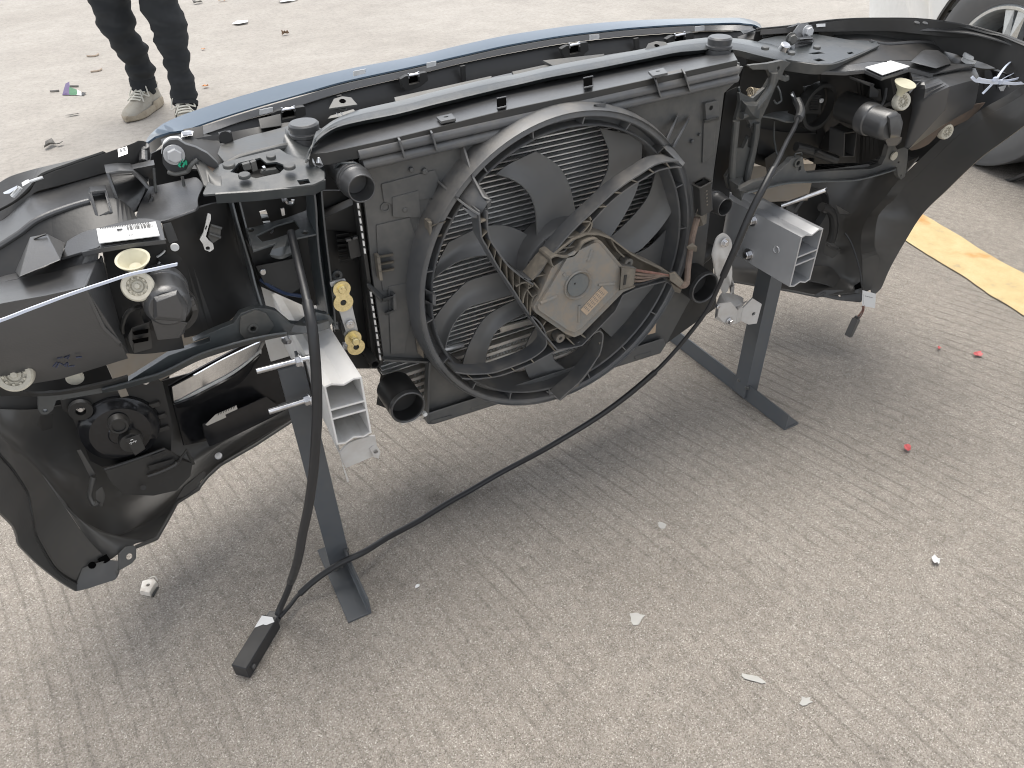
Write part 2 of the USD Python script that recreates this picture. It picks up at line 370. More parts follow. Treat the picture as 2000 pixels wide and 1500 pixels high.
# concrete: aggregate speckle, stains, combed grooves
conc = usdkit.material(stage, L('combed_concrete'), {
    'g': ('geometry', {}), 'sx': ('separate_xyz', {}),
    'xy': ('math', {'math_type': 'multiply'}), 'y3': ('math', {'math_type': 'add', 'value2': .3}), 'yy': ('math', {'math_type': 'multiply'}),
    'a1': ('math', {'math_type': 'multiply_add', 'value2': .22}), 'a2': ('math', {'math_type': 'multiply_add', 'value2': .10}), 'a3': ('math', {'math_type': 'multiply_add', 'value2': .10}),
    'wn': ('noise_texture', {'scale': 3.5, 'detail': 3.0}), 'aw': ('math', {'math_type': 'multiply_add', 'value2': .035}),
    'fr': ('math', {'math_type': 'multiply', 'value2': 1 / .0172}), 'fc': ('math', {'math_type': 'pingpong', 'value2': 1.0}),
    'gr': ('map_range', {'from_min': .0, 'from_max': .26, 'to_min': 1.0, 'to_max': 0.0, 'clamp': True}),
    'wp': ('noise_texture', {'scale': 2.3, 'detail': 5.0, 'roughness': .65}), 'wr': ('map_range', {'from_min': .40, 'from_max': .64, 'to_min': 0.12, 'to_max': 1.0, 'clamp': True}),
    'wf': ('noise_texture', {'scale': 26., 'detail': 4.0, 'roughness': .7}), 'wfr': ('map_range', {'from_min': .30, 'from_max': .52, 'to_min': 0.15, 'to_max': 1.0, 'clamp': True}),
    'gm0': ('math', {'math_type': 'multiply'}), 'ifar': ('math', {'math_type': 'subtract', 'value1': .85}), 'gmf': ('math', {'math_type': 'multiply', 'use_clamp': True}), 'gm': ('math', {'math_type': 'multiply'}), 'gmc': ('math', {'math_type': 'multiply', 'value2': .66}),
    'v': ('voronoi_texture', {'scale': 620., 'randomness': 1.0}), 'vs': ('separate_color', {}),
    'vr': ('rgb_ramp', {'ramp': [(0., (.125, .110, .092)), (.18, (.187, .168, .145)), (.5, (.236, .214, .188)), (.8, (.272, .249, .220)), (.93, (.316, .293, .262)), (1., (.465, .441, .405))]}),
    'sp': ('vector_math', {'math_type': 'distance', 'vector2': tuple(at(848, 971, Z=0))}), 'spr': ('map_range', {'from_min': .006, 'from_max': .03, 'to_min': .62, 'to_max': 1., 'clamp': True}), 'spm': ('mix_color', {'blend_type': 'multiply', 'fac': 1.0}),
    'n2': ('noise_texture', {'scale': 620., 'detail': 3.0, 'roughness': .7}), 'n2r': ('rgb_ramp', {'ramp': [(.3, (.80, .80, .80)), (.7, (1.20, 1.20, 1.20))]}),
    's1': ('noise_texture', {'scale': .75, 'detail': 8.0, 'roughness': .62, 'distortion': .5}), 's1r': ('rgb_ramp', {'ramp': [(.3, (.90, .89, .88)), (.5, (.98, .975, .97)), (.7, (1.08, 1.08, 1.08))]}),
    's2': ('noise_texture', {'scale': 5.2, 'detail': 6.0, 'roughness': .7}), 's2r': ('rgb_ramp', {'ramp': [(.3, (.87, .865, .86)), (.55, (1., .995, .99)), (.72, (1.09, 1.085, 1.08))]}),
    's3': ('noise_texture', {'scale': 38., 'detail': 4.0, 'roughness': .7}), 's3r': ('rgb_ramp', {'ramp': [(.28, (.80, .80, .80)), (.5, (1., 1., 1.)), (.78, (1.12, 1.11, 1.1))]}),
    'm1': ('mix_color', {'blend_type': 'multiply', 'fac': 1.0, 'use_clamp_result': False}), 'm2': ('mix_color', {'blend_type': 'multiply', 'fac': 1.0}), 'm3': ('mix_color', {'blend_type': 'multiply', 'fac': 1.0}), 'm4': ('mix_color', {'blend_type': 'multiply', 'fac': 1.0}),
    'm5': ('mix_color', {'b': (.085, .074, .063)}),
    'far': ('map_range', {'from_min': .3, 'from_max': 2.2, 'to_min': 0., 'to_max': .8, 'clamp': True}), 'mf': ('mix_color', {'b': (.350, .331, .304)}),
    'h1': ('math', {'math_type': 'multiply', 'value2': -.9}), 'h2': ('math', {'math_type': 'multiply_add', 'value2': .5}),
    'bp': ('bump', {'strength': .55, 'distance': .0035}),
    'p': ('principled_bsdf', {'roughness': .86, 'specular_ior_level': .3})},
    [('g.position', n + '.vector') for n in ('wn', 'wp', 'wf', 'v', 'n2', 's1', 's2', 's3', 'sx')] +
    [('sx.x', 'xy.value1'), ('sx.y', 'xy.value2'), ('sx.y', 'y3.value1'), ('y3.value', 'yy.value1'), ('y3.value', 'yy.value2'),
     ('sx.y', 'a1.value1'), ('sx.x', 'a1.value3'), ('xy.value', 'a2.value1'), ('a1.value', 'a2.value3'), ('yy.value', 'a3.value1'), ('a2.value', 'a3.value3'),
     ('wn.fac', 'aw.value1'), ('a3.value', 'aw.value3'), ('aw.value', 'fr.value1'), ('fr.value', 'fc.value1'), ('fc.value', 'gr.value'),
     ('wp.fac', 'wr.value'), ('wf.fac', 'wfr.value'), ('gr.result', 'gm0.value1'), ('wr.result', 'gm0.value2'), ('far.result', 'ifar.value2'), ('gm0.value', 'gmf.value1'), ('ifar.value', 'gmf.value2'), ('gmf.value', 'gm.value1'), ('wfr.result', 'gm.value2'), ('gm.value', 'gmc.value1'),
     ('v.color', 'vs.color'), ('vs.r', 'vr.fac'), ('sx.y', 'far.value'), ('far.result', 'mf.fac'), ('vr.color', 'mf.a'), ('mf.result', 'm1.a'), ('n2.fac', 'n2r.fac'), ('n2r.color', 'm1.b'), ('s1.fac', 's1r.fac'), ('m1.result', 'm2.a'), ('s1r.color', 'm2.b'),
     ('s2.fac', 's2r.fac'), ('m2.result', 'm3.a'), ('s2r.color', 'm3.b'), ('s3.fac', 's3r.fac'), ('m3.result', 'm4.a'), ('s3r.color', 'm4.b'),
     ('m4.result', 'm5.a'), ('gmc.value', 'm5.fac'), ('g.position', 'sp.vector1'), ('sp.value', 'spr.value'), ('m5.result', 'spm.a'), ('spr.result', 'spm.b'), ('spm.result', 'p.base_color'),
     ('gm.value', 'h1.value1'), ('n2.fac', 'h2.value1'), ('h1.value', 'h2.value3'), ('h2.value', 'bp.height'), ('bp.normal', 'p.normal')], surface='p.BSDF')
YELLOW = usdkit.material(stage, L('worn_yellow_paint'), {
    'g': ('geometry', {}), 'n': ('noise_texture', {'scale': 14., 'detail': 7., 'roughness': .7}), 'n2': ('noise_texture', {'scale': 420., 'detail': 3., 'roughness': .7}),
    'n3': ('noise_texture', {'scale': 5., 'detail': 4.}),
    'r': ('rgb_ramp', {'ramp': [(.3, (.34, .28, .18)), (.42, (.47, .36, .18)), (.7, (.54, .43, .235))]}),
    'r3': ('rgb_ramp', {'ramp': [(.63, (0, 0, 0)), (.70, (1, 1, 1))]}), 'mx': ('mix_color', {'b': (.45, .24, .075)}),
    'r2': ('rgb_ramp', {'ramp': [(.3, (.8, .8, .8)), (.7, (1.1, 1.1, 1.1))]}), 'm': ('mix_color', {'blend_type': 'multiply', 'fac': 1.}),
    'bp': ('bump', {'strength': .4, 'distance': .002}), 'p': ('principled_bsdf', {'roughness': .75})},
    [('g.position', 'n.vector'), ('g.position', 'n2.vector'), ('g.position', 'n3.vector'), ('n.fac', 'r.fac'), ('n3.fac', 'r3.fac'), ('r3.color', 'mx.fac'), ('r.color', 'mx.a'), ('n2.fac', 'r2.fac'), ('mx.result', 'm.a'), ('r2.color', 'm.b'), ('m.result', 'p.base_color'), ('n2.fac', 'bp.height'), ('bp.normal', 'p.normal')], surface='p.BSDF')

# ------------------------------------------------------------------ ground
S = 120.0
g = trimesh.Trimesh([[-S, -S, 0], [S, -S, 0], [S, S, 0], [-S, S, 0]], [[0, 1, 2], [0, 2, 3]], process=False)
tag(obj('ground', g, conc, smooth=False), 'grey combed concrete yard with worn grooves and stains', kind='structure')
ya = np.array([-.22, -.975, 0]) / np.hypot(.22, .975); yn = np.array([.975, -.22, 0])
def edge(o, seed):
    s = np.linspace(-2.6, 2.2, 160)
    return [o + ya * t + yn * ((meshkit.fbm(np.array([[t * 9, seed, 0]]), 4, 2)[0] - .5) * .022) + np.array([0, 0, .004]) for t in s]
e1, e2 = edge(np.array([1.80, .30, 0]), 1.), edge(np.array([1.605, .30, 0]), 5.)
k = len(e1)
tag(obj('yellow_line', trimesh.Trimesh(np.array(e1 + e2), [f for i in range(k - 1) for f in ([i, i + k, i + 1], [i + 1, i + k, i + k + 1])], process=False), YELLOW, smooth=False), 'worn yellow parking line on the concrete', kind='structure')

# ------------------------------------------------------------------ the car's front end (one bolted assembly), its parts and their pieces
FE = thing('car_front_end', 'black car front end seen from behind, with round fan, headlights and blue front lip', 'car front end')
CX, CZ = -.0135, .5105
NY = np.array([0, -1., 0])     # towards the camera side (the rear of the car)

BEARING = dusty('bearing_cap_metal', (.13, .14, .14), (.26, .22, .175), .6, .5, 20, .1)
DUSTC = dusty('caked_tan_dust', (.085, .075, .062), (.30, .25, .19), .85, .75, 13, .2, lo=.40, hi=.56)
# ---- fan shroud
def circ(r, Y, a0, a1, n): return [np.array([CX + r * math.cos(math.radians(a)), Y, CZ + r * math.sin(math.radians(a))]) for a in np.linspace(a0, a1, n)]
PY = -.090
pan = plY([(699, 303), (1000, 236), (1300, 166), (1452, 130), (1437, 160), (1414, 182), (1406, 250), (1394, 335), (1385, 430), (1372, 540), (1300, 674), (1060, 752), (836, 828), (838, 708), (750, 704), (742, 640), (728, 540), (716, 430), (706, 350)], PY, .006)
panel_poly = TY([(699, 303), (1000, 236), (1300, 166), (1452, 130), (1437, 160), (1414, 182), (1406, 250), (1394, 335), (1385, 430), (1372, 540), (1300, 674), (1060, 752), (836, 828), (838, 708), (750, 704), (742, 640), (728, 540), (716, 430), (706, 350)], PY)
pan = plate(panel_poly, .006, [(np.array([CX, PY, CZ]), .284), TY([(1383, 207), (1399, 203), (1401, 222), (1386, 226)], PY)], n=(0, 1, 0))
shroud = obj('fan_shroud', pan, SHROUD, FE)
# raised rim: sloping dish, ridge, ribbed channel and inner lip
rimp = [(.302, -.004), (.301, .004), (.2995, .030), (.2945, .046), (.2925, .041), (.2850, .0435), (.2830, .041), (.2815, .016), (.2715, .014), (.2705, .036), (.2685, .039), (.2665, .036), (.265, -.035), (.268, -.035), (.269, .010), (.278, .012), (.278, -.0035), (.302, -.0045)]
obj('shroud_rim', lathe(rimp, (CX, PY, CZ), NY, 120), SHROUDRING, shroud, smooth=16)
for a in np.arange(4, 364, 20):
    q = math.radians(a); e = np.array([math.cos(q), 0, math.sin(q)])
    obj('rim_rib', hull([np.array([CX, 0, CZ]) + e * r + np.array([0, y, 0]) + np.cross(e, [0, 1, 0]) * s for r, y in ((.270, -.105), (.2835, -.105), (.270, -.127), (.2835, -.131)) for s in (-.0013, .0013)]), SHROUDRING, shroud)
# two long rounded bars along the top edge with rib clips
def bar(p0, p1, r, y0=-.1):
    return tube([at(*p0, Y=y0), at(*p1, Y=y0)], r, 12, smooth=False)
for (a, b, r) in (((699, 302), (1440, 135), .0085), ((708, 322), (1438, 152), .0085)):
    obj('top_bar', bar(a, b, r, -.098), SHROUDRING, shroud)
obj('top_bar', plY([(700, 294), (1060, 212), (1445, 122), (1446, 131), (1060, 221), (701, 303)], -.084, .012), SHROUD, shroud)
for x0, y0, x1, y1 in ((783, 276, 846, 262), (1283, 158, 1340, 146)):
    for x, y in ((x0, y0), (x1, y1)):
        P = T([(x - 8, y - 13, -.086), (x + 6, y + 34, -.094), (x - 2, y - 2, -.118), (x + 8, y + 32, -.112)])
        obj('clip_rib', hull(np.vstack([P + [-.0016, 0, 0], P + [.0016, 0, 0]])), SHROUDRING, shroud)
    obj('clip_bridge', hull(T([(x0 - 6, y0 - 12, -.086), (x1 - 6, y1 - 12, -.086), (x0 - 5, y0 - 4, -.10), (x1 - 5, y1 - 4, -.10), (x0 - 6, y0 - 8, -.082), (x1 - 6, y1 - 8, -.082)])), SHROUDRING, shroud)
# reliefs of the left and right panel faces
def relief(pix, h=.0025, m=SHROUD, nm='panel_relief'):
    obj(nm, plate(TY(pix, PY - h), h * .9, n=(0, 1, 0), rnd=.002), m, shroud)
relief([(745, 360), (850, 332), (858, 352), (846, 386), (768, 400), (750, 394)])
relief([(766, 386), (818, 372), (822, 425), (768, 424)], .004)
relief([(735, 440), (800, 425), (818, 480), (800, 560), (748, 568), (738, 500)], .002)
relief([(758, 560), (800, 552), (805, 610), (790, 690), (764, 692)], .003)
relief([(1375, 235), (1398, 228), (1395, 300), (1372, 320)], .003)
for x, y, r in ((802, 330, .004), (828, 333, .005), (789, 408, .004), (845, 389, .004), (1350, 275, .004), (1364, 262, .003), (906, 300, .004)):
    obj('panel_stud', disc(at(x, y, Y=PY), NY, r, .006, 12), SHROUD, shroud)
obj('panel_stud', ring(at(752, 404, Y=PY), NY, .006, .008, .002, 16), SHROUD, shroud)
# mounting eye of the right panel
obj('mount_eye', plate(TY([(1377, 202), (1402, 196), (1406, 228), (1380, 236)], PY - .008), .008, [(at(1389, 211, Y=PY - .008), .0045)], n=(0, 1, 0), rnd=.002), SHROUD, shroud)
obj('mount_eye', hull(np.vstack([TY([(1376, 233), (1404, 226), (1376, 242), (1404, 234)], PY), TY([(1376, 236), (1404, 229)], PY - .016)])), SHROUD, shroud)
# bracket stacks of the left edge
obj('side_clip', cat([hull(np.vstack([TY([(735 + 1.5 * i, 500 + 14 * i), (768 + i, 494 + 14 * i), (736 + 1.5 * i, 506 + 14 * i), (768 + i, 500 + 14 * i)], PY - .001), TY([(736 + 1.5 * i, 503 + 14 * i), (768 + i, 497 + 14 * i)], PY - .018)]) ) for i in range(3)] + [plY([(736, 502), (742, 500), (748, 548), (742, 548)], PY - .016, .014)]), CAGE, shroud)
obj('side_ledge', hull(T([(716, 554, -.10), (744, 584, -.10), (750, 580, -.092), (722, 552, -.092), (718, 562, -.092), (746, 592, -.092)])), SHROUD, shroud)
obj('side_hook', cat(hull(np.vstack([TY([(748, 582), (772, 574), (772, 584), (750, 590)], PY), TY([(748, 584), (772, 577)], PY - .018)])), plY([(768, 576), (773, 575), (775, 604), (769, 606)], PY - .016, .014), hull(np.vstack([TY([(752, 610), (772, 602), (772, 608), (754, 616)], PY), TY([(752, 612), (772, 605)], PY - .014)]))), SHROUD, shroud)
obj('lower_skirt', hull(np.vstack([TY([(836, 828), (850, 824), (1300, 674), (1290, 690), (846, 829)], PY), TY([(838, 806), (1296, 660)], PY - .014)])), SHROUD, shroud)
obj('lower_skirt', cat(wall(TY([(836, 826), (837, 760), (840, 708)], PY - .016), (0, .016, 0), .004), wall(TY([(750, 704), (790, 706), (840, 708)], PY - .012), (0, .012, 0), .004)), SHROUD, shroud)
for a, b in (((842, 822), (882, 811)), ((920, 796), (978, 778)), ((1240, 696), (1272, 686))):
    obj('skirt_tab', plY([a, b, (b[0] + 1, b[1] + 6), (a[0] + 1, a[1] + 6)], PY - .006, .004), SHROUD, shroud)
obj('paper_label', plY([(1248, 658), (1277, 628), (1282, 630), (1280, 650)], PY - .02, .002), LABELB, shroud)
obj('rim_bracket', hull(np.vstack([TY([(828, 424), (846, 418), (850, 438), (832, 446)], PY), TY([(834, 430), (872, 430), (862, 440), (838, 440)], PY - .03)])), CAGE, shroud)
obj('rim_bracket', cat(hull(np.vstack([TY([(842, 440), (872, 431), (868, 437), (844, 446)], -.118), TY([(842, 440), (872, 431)], -.136)])), hull(np.vstack([TY([(840, 460), (864, 456), (862, 462), (842, 466)], -.118), TY([(840, 462), (864, 458)], -.132)])), plY([(838, 436), (844, 434), (844, 466), (840, 468)], -.13, .02)), CAGE, shroud)
obj('rim_bracket', cat(hull(np.vstack([TY([(830, 570), (852, 576), (850, 582), (832, 576)], -.112), TY([(830, 564), (852, 575)], -.140)])), hull(np.vstack([TY([(829, 586), (850, 594), (848, 600), (829, 592)], -.112), TY([(829, 586), (850, 596)], -.136)])), plY([(845, 574), (852, 576), (851, 598), (845, 594)], -.136, .02)), SHROUDRING, shroud)
obj('caked_dust', loft([T([(868, 388, -.0925), (848, 425, -.0925), (826, 500, -.0925), (812, 580, -.0925), (810, 650, -.0925), (816, 690, -.0925)]), T([(880, 396, -.094), (862, 432, -.095), (842, 505, -.098), (828, 580, -.10), (824, 650, -.10), (828, 700, -.098)])], .001, 30), DUSTC, shroud)
# upper left arm clamp with its two fins
obj('arm_clamp', hull(T([(908, 338, -.11), (926, 352, -.11), (888, 385, -.118), (960, 392, -.165), (938, 420, -.165), (952, 398, -.175), (930, 352, -.125)])), SHROUDRING, shroud)
obj('arm_clamp_fin', cat(wall(T([(906, 287, -.1), (924, 345, -.136), (945, 385, -.165), (958, 392, -.178)]), (0, .05, 0), .0035), wall(T([(859, 357, -.1), (893, 388, -.136), (918, 408, -.16), (937, 420, -.18)]), (0, .05, 0), .0035)), SHROUDRING, shroud)
obj('arm_clamp_fin', hull(T([(952, 398, -.178), (960, 390, -.178), (959, 402, -.17), (950, 410, -.165), (945, 385, -.16)])), SHROUDRING, shroud)
obj('arm_clamp', hull(T([(903, 405, -.15), (922, 425, -.165), (936, 428, -.168), (938, 418, -.17), (912, 400, -.14)])), SHROUDRING, shroud)
# upper right clamp
obj('arm_clamp', hull(T([(1290, 282, -.125), (1303, 275, -.12), (1338, 318, -.172), (1334, 325, -.176), (1322, 314, -.17), (1300, 292, -.15)])), SHROUDRING, shroud)
obj('arm_clamp_fin', cat(hull(T([(1326, 221, -.093), (1304, 278, -.13), (1296, 272, -.125), (1322, 236, -.093)])), hull(T([(1349, 224, -.093), (1318, 288, -.14), (1310, 284, -.135), (1344, 238, -.093)]))), SHROUDRING, shroud)
obj('rim_tab', hull(np.vstack([TY([(1183, 200), (1160, 204), (1179, 214), (1182, 206)], -.125), TY([(1183, 200), (1160, 204), (1179, 214)], -.10)])), SHROUDRING, shroud)

# ---- spider arms and motor cage
def arm(up, low, y=-.178, dep=.034, rib=7, web=True):
    A = spl(TY(up, y), 40); B = spl(TY(low, y + .004), 40)
    obj('support_arm', cat(wall(A, (0, dep, 0), .003), wall(B, (0, dep - .006, 0), .003), loft([A + [0, dep * .75, 0], B + [0, dep * .7, 0]], .002, 40) if web else None), SHROUDRING, shroud, smooth=40)
    for i in np.linspace(3, 36, rib).astype(int):
        obj('arm_rib', hull(np.vstack([A[i], B[i], A[i] + [0, dep * .8, 0], B[i] + [0, dep * .7, 0], A[i] + (A[i + 1] - A[i]) * .35, B[i] + (B[i + 1] - B[i]) * .35, A[i] + [0, dep * .8, 0] + (A[i + 1] - A[i]) * .35])), CAGE, shroud)
arm([(1326, 316), (1288, 319), (1248, 342), (1208, 369), (1160, 412), (1118, 452), (1090, 484), (1068, 512), (1052, 536), (1040, 546), (1024, 543)],
    [(1332, 327), (1293, 331), (1256, 350), (1216, 376), (1186, 402), (1160, 430), (1128, 462), (1104, 490), (1086, 516), (1078, 536), (1060, 552)], rib=9)
arm([(952, 412), (952, 440), (956, 462), (972, 490), (992, 518), (1010, 534), (1022, 543), (1042, 556)],
    [(936, 412), (938, 440), (940, 460), (952, 484), (972, 520), (992, 550), (1014, 584), (1038, 620)], rib=9)
arm([(890, 727), (932, 731), (976, 725), (1020, 709), (1053, 691), (1068, 672), (1066, 654), (1040, 618)],
    [(903, 739), (936, 740), (987, 731), (1031, 714), (1086, 685), (1090, 683), (1084, 678), (1060, 650)], rib=6)
A4 = TY([(1126, 672), (1152, 657), (1170, 647), (1178, 656), (1174, 684), (1156, 715), (1130, 748), (1103, 772), (1093, 782)], -.172)
obj('support_arm', cat(wall(A4, (0, .036, 0), .003, smooth=True, res=40), loft([T([(1162, 664, -.14), (1140, 712, -.135), (1108, 748, -.13), (1066, 765, -.125)]), T([(1176, 672, -.16), (1156, 716, -.155), (1112, 768, -.15), (1094, 783, -.14)])], .003, 20)), SHROUDRING, shroud, smooth=40)
for x, y in ((1168, 694), (1150, 722), (1126, 752), (1174, 668)):
    obj('arm_rib', hull(np.vstack([TY([(x - 5, y + 1), (x + 5, y - 3), (x + 4, y + 2), (x - 4, y + 5)], -.168), TY([(x - 4, y + 1), (x + 4, y - 2)], -.145)])), CAGE, shroud)
cage_out = [(1004, 556), (1040, 547), (1056, 520), (1092, 492), (1120, 468), (1146, 458), (1170, 458), (1194, 466), (1234, 496), (1252, 507), (1284, 522), (1314, 537), (1338, 553), (1330, 568), (1300, 549), (1242, 565), (1218, 577), (1202, 608), (1172, 639), (1138, 674), (1124, 677), (1089, 684)]
obj('motor_cage', plY(cage_out, -.150, .004), CAGE, shroud)
obj('motor_cage', wall(TY([(1040, 547), (1066, 514), (1092, 490), (1120, 468), (1146, 458), (1170, 458), (1194, 466), (1234, 497), (1252, 507), (1284, 522), (1312, 537)], -.182), (0, .034, 0), .003), CAGE, shroud)
obj('motor_cage', wall(TY([(1330, 566), (1300, 549), (1242, 565), (1217, 577), (1202, 608), (1172, 639), (1137, 675), (1124, 678), (1089, 684), (1060, 650), (1038, 620)], -.182), (0, .034, 0), .003), SHROUDRING, shroud)
obj('motor_cage', wall(TY([(1082, 522), (1076, 506), (1084, 501), (1104, 503), (1120, 500), (1128, 492), (1142, 474), (1156, 468), (1168, 468)], -.19), (0, .04, 0), .0025, smooth=True, res=30), CAGE, shroud)
obj('motor_cage', wall(TY([(1030, 566), (1040, 580), (1058, 570), (1068, 548)], -.178), (0, .03, 0), .0025), CAGE, shroud)
for P in ([(1008, 560), (1024, 552), (1038, 560)], [(1022, 592), (1030, 566), (1042, 558)], [(1036, 616), (1040, 586), (1058, 566)], [(1042, 552), (1060, 572)], [(1054, 646), (1066, 628)], [(1088, 682), (1066, 650), (1092, 640)], [(1124, 676), (1108, 660)], [(1150, 664), (1124, 646)], [(1144, 459), (1156, 440), (1152, 424)], [(1128, 462), (1146, 446), (1156, 430)], [(1194, 466), (1200, 480), (1220, 502)], [(1100, 484), (1128, 480), (1160, 455)]):
    obj('cage_rib', wall(TY(P, -.176), (0, .028, 0), .0028, smooth=len(P) > 2, res=14 if len(P) > 2 else None), CAGE, shroud)
for x, y in ((1082, 517), (1225, 512), (1092, 658)):
    b = obj('screw_boss', lathe([(.004, -.012), (.0105, -.012), (.0105, .004), (.0095, .006), (.004, .006), (.0035, .0), (.0001, .0)], at(x, y, Y=-.163), NY, 20), MOTOR, shroud)
mot = [(1128 + (x - 1128) * 1.05, 556 + (y - 556) * 1.04) for x, y in [(1163, 470), (1172, 474), (1212, 522), (1238, 525), (1236, 560), (1213, 570), (1136, 649), (1122, 655), (1107, 649), (1050, 609), (1046, 598), (1056, 580), (1070, 548), (1080, 524), (1128, 492)]]
motor = obj('motor_cover', plate(TY(mot, -.184), .03, n=(0, 1, 0), rnd=.004), MOTOR, shroud)
inner = [(1128 + (x - 1128) * 1.06, 556 + (y - 556) * 1.05) for x, y in [(1160, 478), (1168, 480), (1206, 526), (1207, 552), (1204, 566), (1134, 639), (1122, 645), (1110, 641), (1057, 604), (1054, 597), (1072, 570), (1110, 505), (1132, 492)]]
m = plate(TY(inner, -.190), .008, n=(0, 1, 0), rnd=.004); obj('cover_plate', m, MOTOR, motor)
obj('bearing_ring', lathe([(.0255, -.002), (.0290, -.002), (.0290, .003), (.0275, .005), (.0262, .003), (.0245, .0005)], at(1128, 556, Y=-.190), NY, 40), MOTOR, motor)
obj('bearing_cap', disc(at(1128, 556, Y=-.1895), NY, .0225, .0025, 36), BEARING, motor)
obj('bearing_cap', box(at(1123, 554, Y=-.1925), (.0028, .001, .0028)), DARK, motor)
for a, b in (((1148, 510), (1156, 488)), ((1055, 592), (1088, 578)), ((1168, 556), (1200, 553)), ((1131, 596), (1130, 628)), ((1104, 538), (1100, 534))):
    obj('cover_rib', tube([at(*a, Y=-.190), at(*b, Y=-.190)], .003, 8, smooth=False), MOTOR, motor)
lb = obj('paper_label', plY([(1176, 559), (1188, 571), (1146, 616), (1134, 605)], -.1912, .0008), LABELB, motor)
for k_ in range(4):
    q0, q1 = np.array([1174, 564]), np.array([1138, 603]); dd = np.array([2.6, 2.4]) * k_
    for u in np.arange(.05, .95, .16): obj('label_print', plY([tuple(q0 + (q1 - q0) * u + dd), tuple(q0 + (q1 - q0) * (u + .09) + dd), tuple(q0 + (q1 - q0) * (u + .09) + dd + [.8, .8]), tuple(q0 + (q1 - q0) * u + dd + [.8, .8])], -.1915, .0003), MOTOR, lb)
obj('plug_housing', hull(np.vstack([TY([(1212, 520), (1243, 523), (1238, 561), (1208, 569), (1210, 545)], -.176), TY([(1214, 523), (1241, 526), (1237, 558), (1211, 565)], -.200)])), CAGE, shroud)
obj('plug_latch', plY([(1220, 538), (1225, 537), (1222, 556), (1218, 557)], -.2015, .002), DARK, shroud)
for i, (a, mm) in enumerate((((1243, 527), REDW), ((1243, 534), DUSTW), ((1242, 541), DUSTW), ((1241, 548), DUSTW), ((1240, 555), CABLE))):
    obj('motor_wire', tube(T([(a[0] - 4, a[1], -.188), (a[0] + 14, a[1] + (3 - i), -.190), (1288, 535 + i * 1.6, -.192), (1312, 540 + i * 1.4, -.192)]), .0026, 7), mm, shroud)
obj('wire_clamp', hull(np.vstack([TY([(1306, 534), (1318, 530), (1338, 552), (1330, 565), (1306, 548)], -.176), TY([(1308, 536), (1316, 534), (1332, 552), (1326, 560), (1308, 547)], -.204)])), CAGE, shroud)
obj('wire_clamp', hull(np.vstack([TY([(1308, 550), (1318, 552), (1332, 565), (1328, 573), (1318, 570)], -.18), TY([(1310, 552), (1330, 568)], -.2)])), CAGE, shroud)
obj('motor_wire', tube(T([(1318, 547, -.192), (1334, 558, -.190), (1341, 553, -.182), (1344, 520, -.165), (1348, 490, -.155), (1354, 455, -.15), (1362, 425, -.15)]), .0062, 10), DUSTW, shroud)
obj('wire_clip', hull(np.vstack([TY([(1340, 482), (1352, 474), (1362, 482), (1360, 492), (1346, 490)], -.15), TY([(1340, 482), (1352, 474), (1362, 482)], -.17)])), CAGE, shroud)
obj('wire_clip', hull(np.vstack([TY([(1362, 408), (1382, 402), (1380, 436), (1358, 444), (1354, 440)], -.13), TY([(1362, 408), (1382, 402), (1374, 440)], -.152)])), CAGE, shroud)
# open plug socket at the right
so = at(1371, 356, Y=-.150)
def rrect(w, h, r=.35, n=5):
    p = Polygon([(-w, -h), (w, -h), (w, h), (-w, h)]); return p.buffer(-min(w, h) * r).buffer(min(w, h) * r, n)
sx_, sz_ = (at(1380, 410, Y=-.150) - so), None
dn = (at(1374, 412, Y=-.150) - so); ln = np.linalg.norm(dn); dn /= ln
ax_ = np.array([1., 0, 0]) - dn * dn[0]; ax_ /= np.linalg.norm(ax_); ay_ = np.cross(dn, ax_)
obj('plug_socket', cat(extrude2(rrect(.0145, .012).difference(rrect(.012, .0095)), so, ax_, ay_, dn, ln), extrude2(rrect(.0125, .0105), so + dn * .022, ax_, ay_, dn, .004), extrude2(rrect(.0165, .0135).difference(rrect(.012, .0095)), so, ax_, ay_, dn, .004)), PLASD, shroud)
for k_ in range(5): obj('socket_mark', box(so + dn * (.014 + .0075 * k_) - ay_ * .0122 * np.sign(ay_[1]), (.004, .001, .003)), CAGE, shroud)

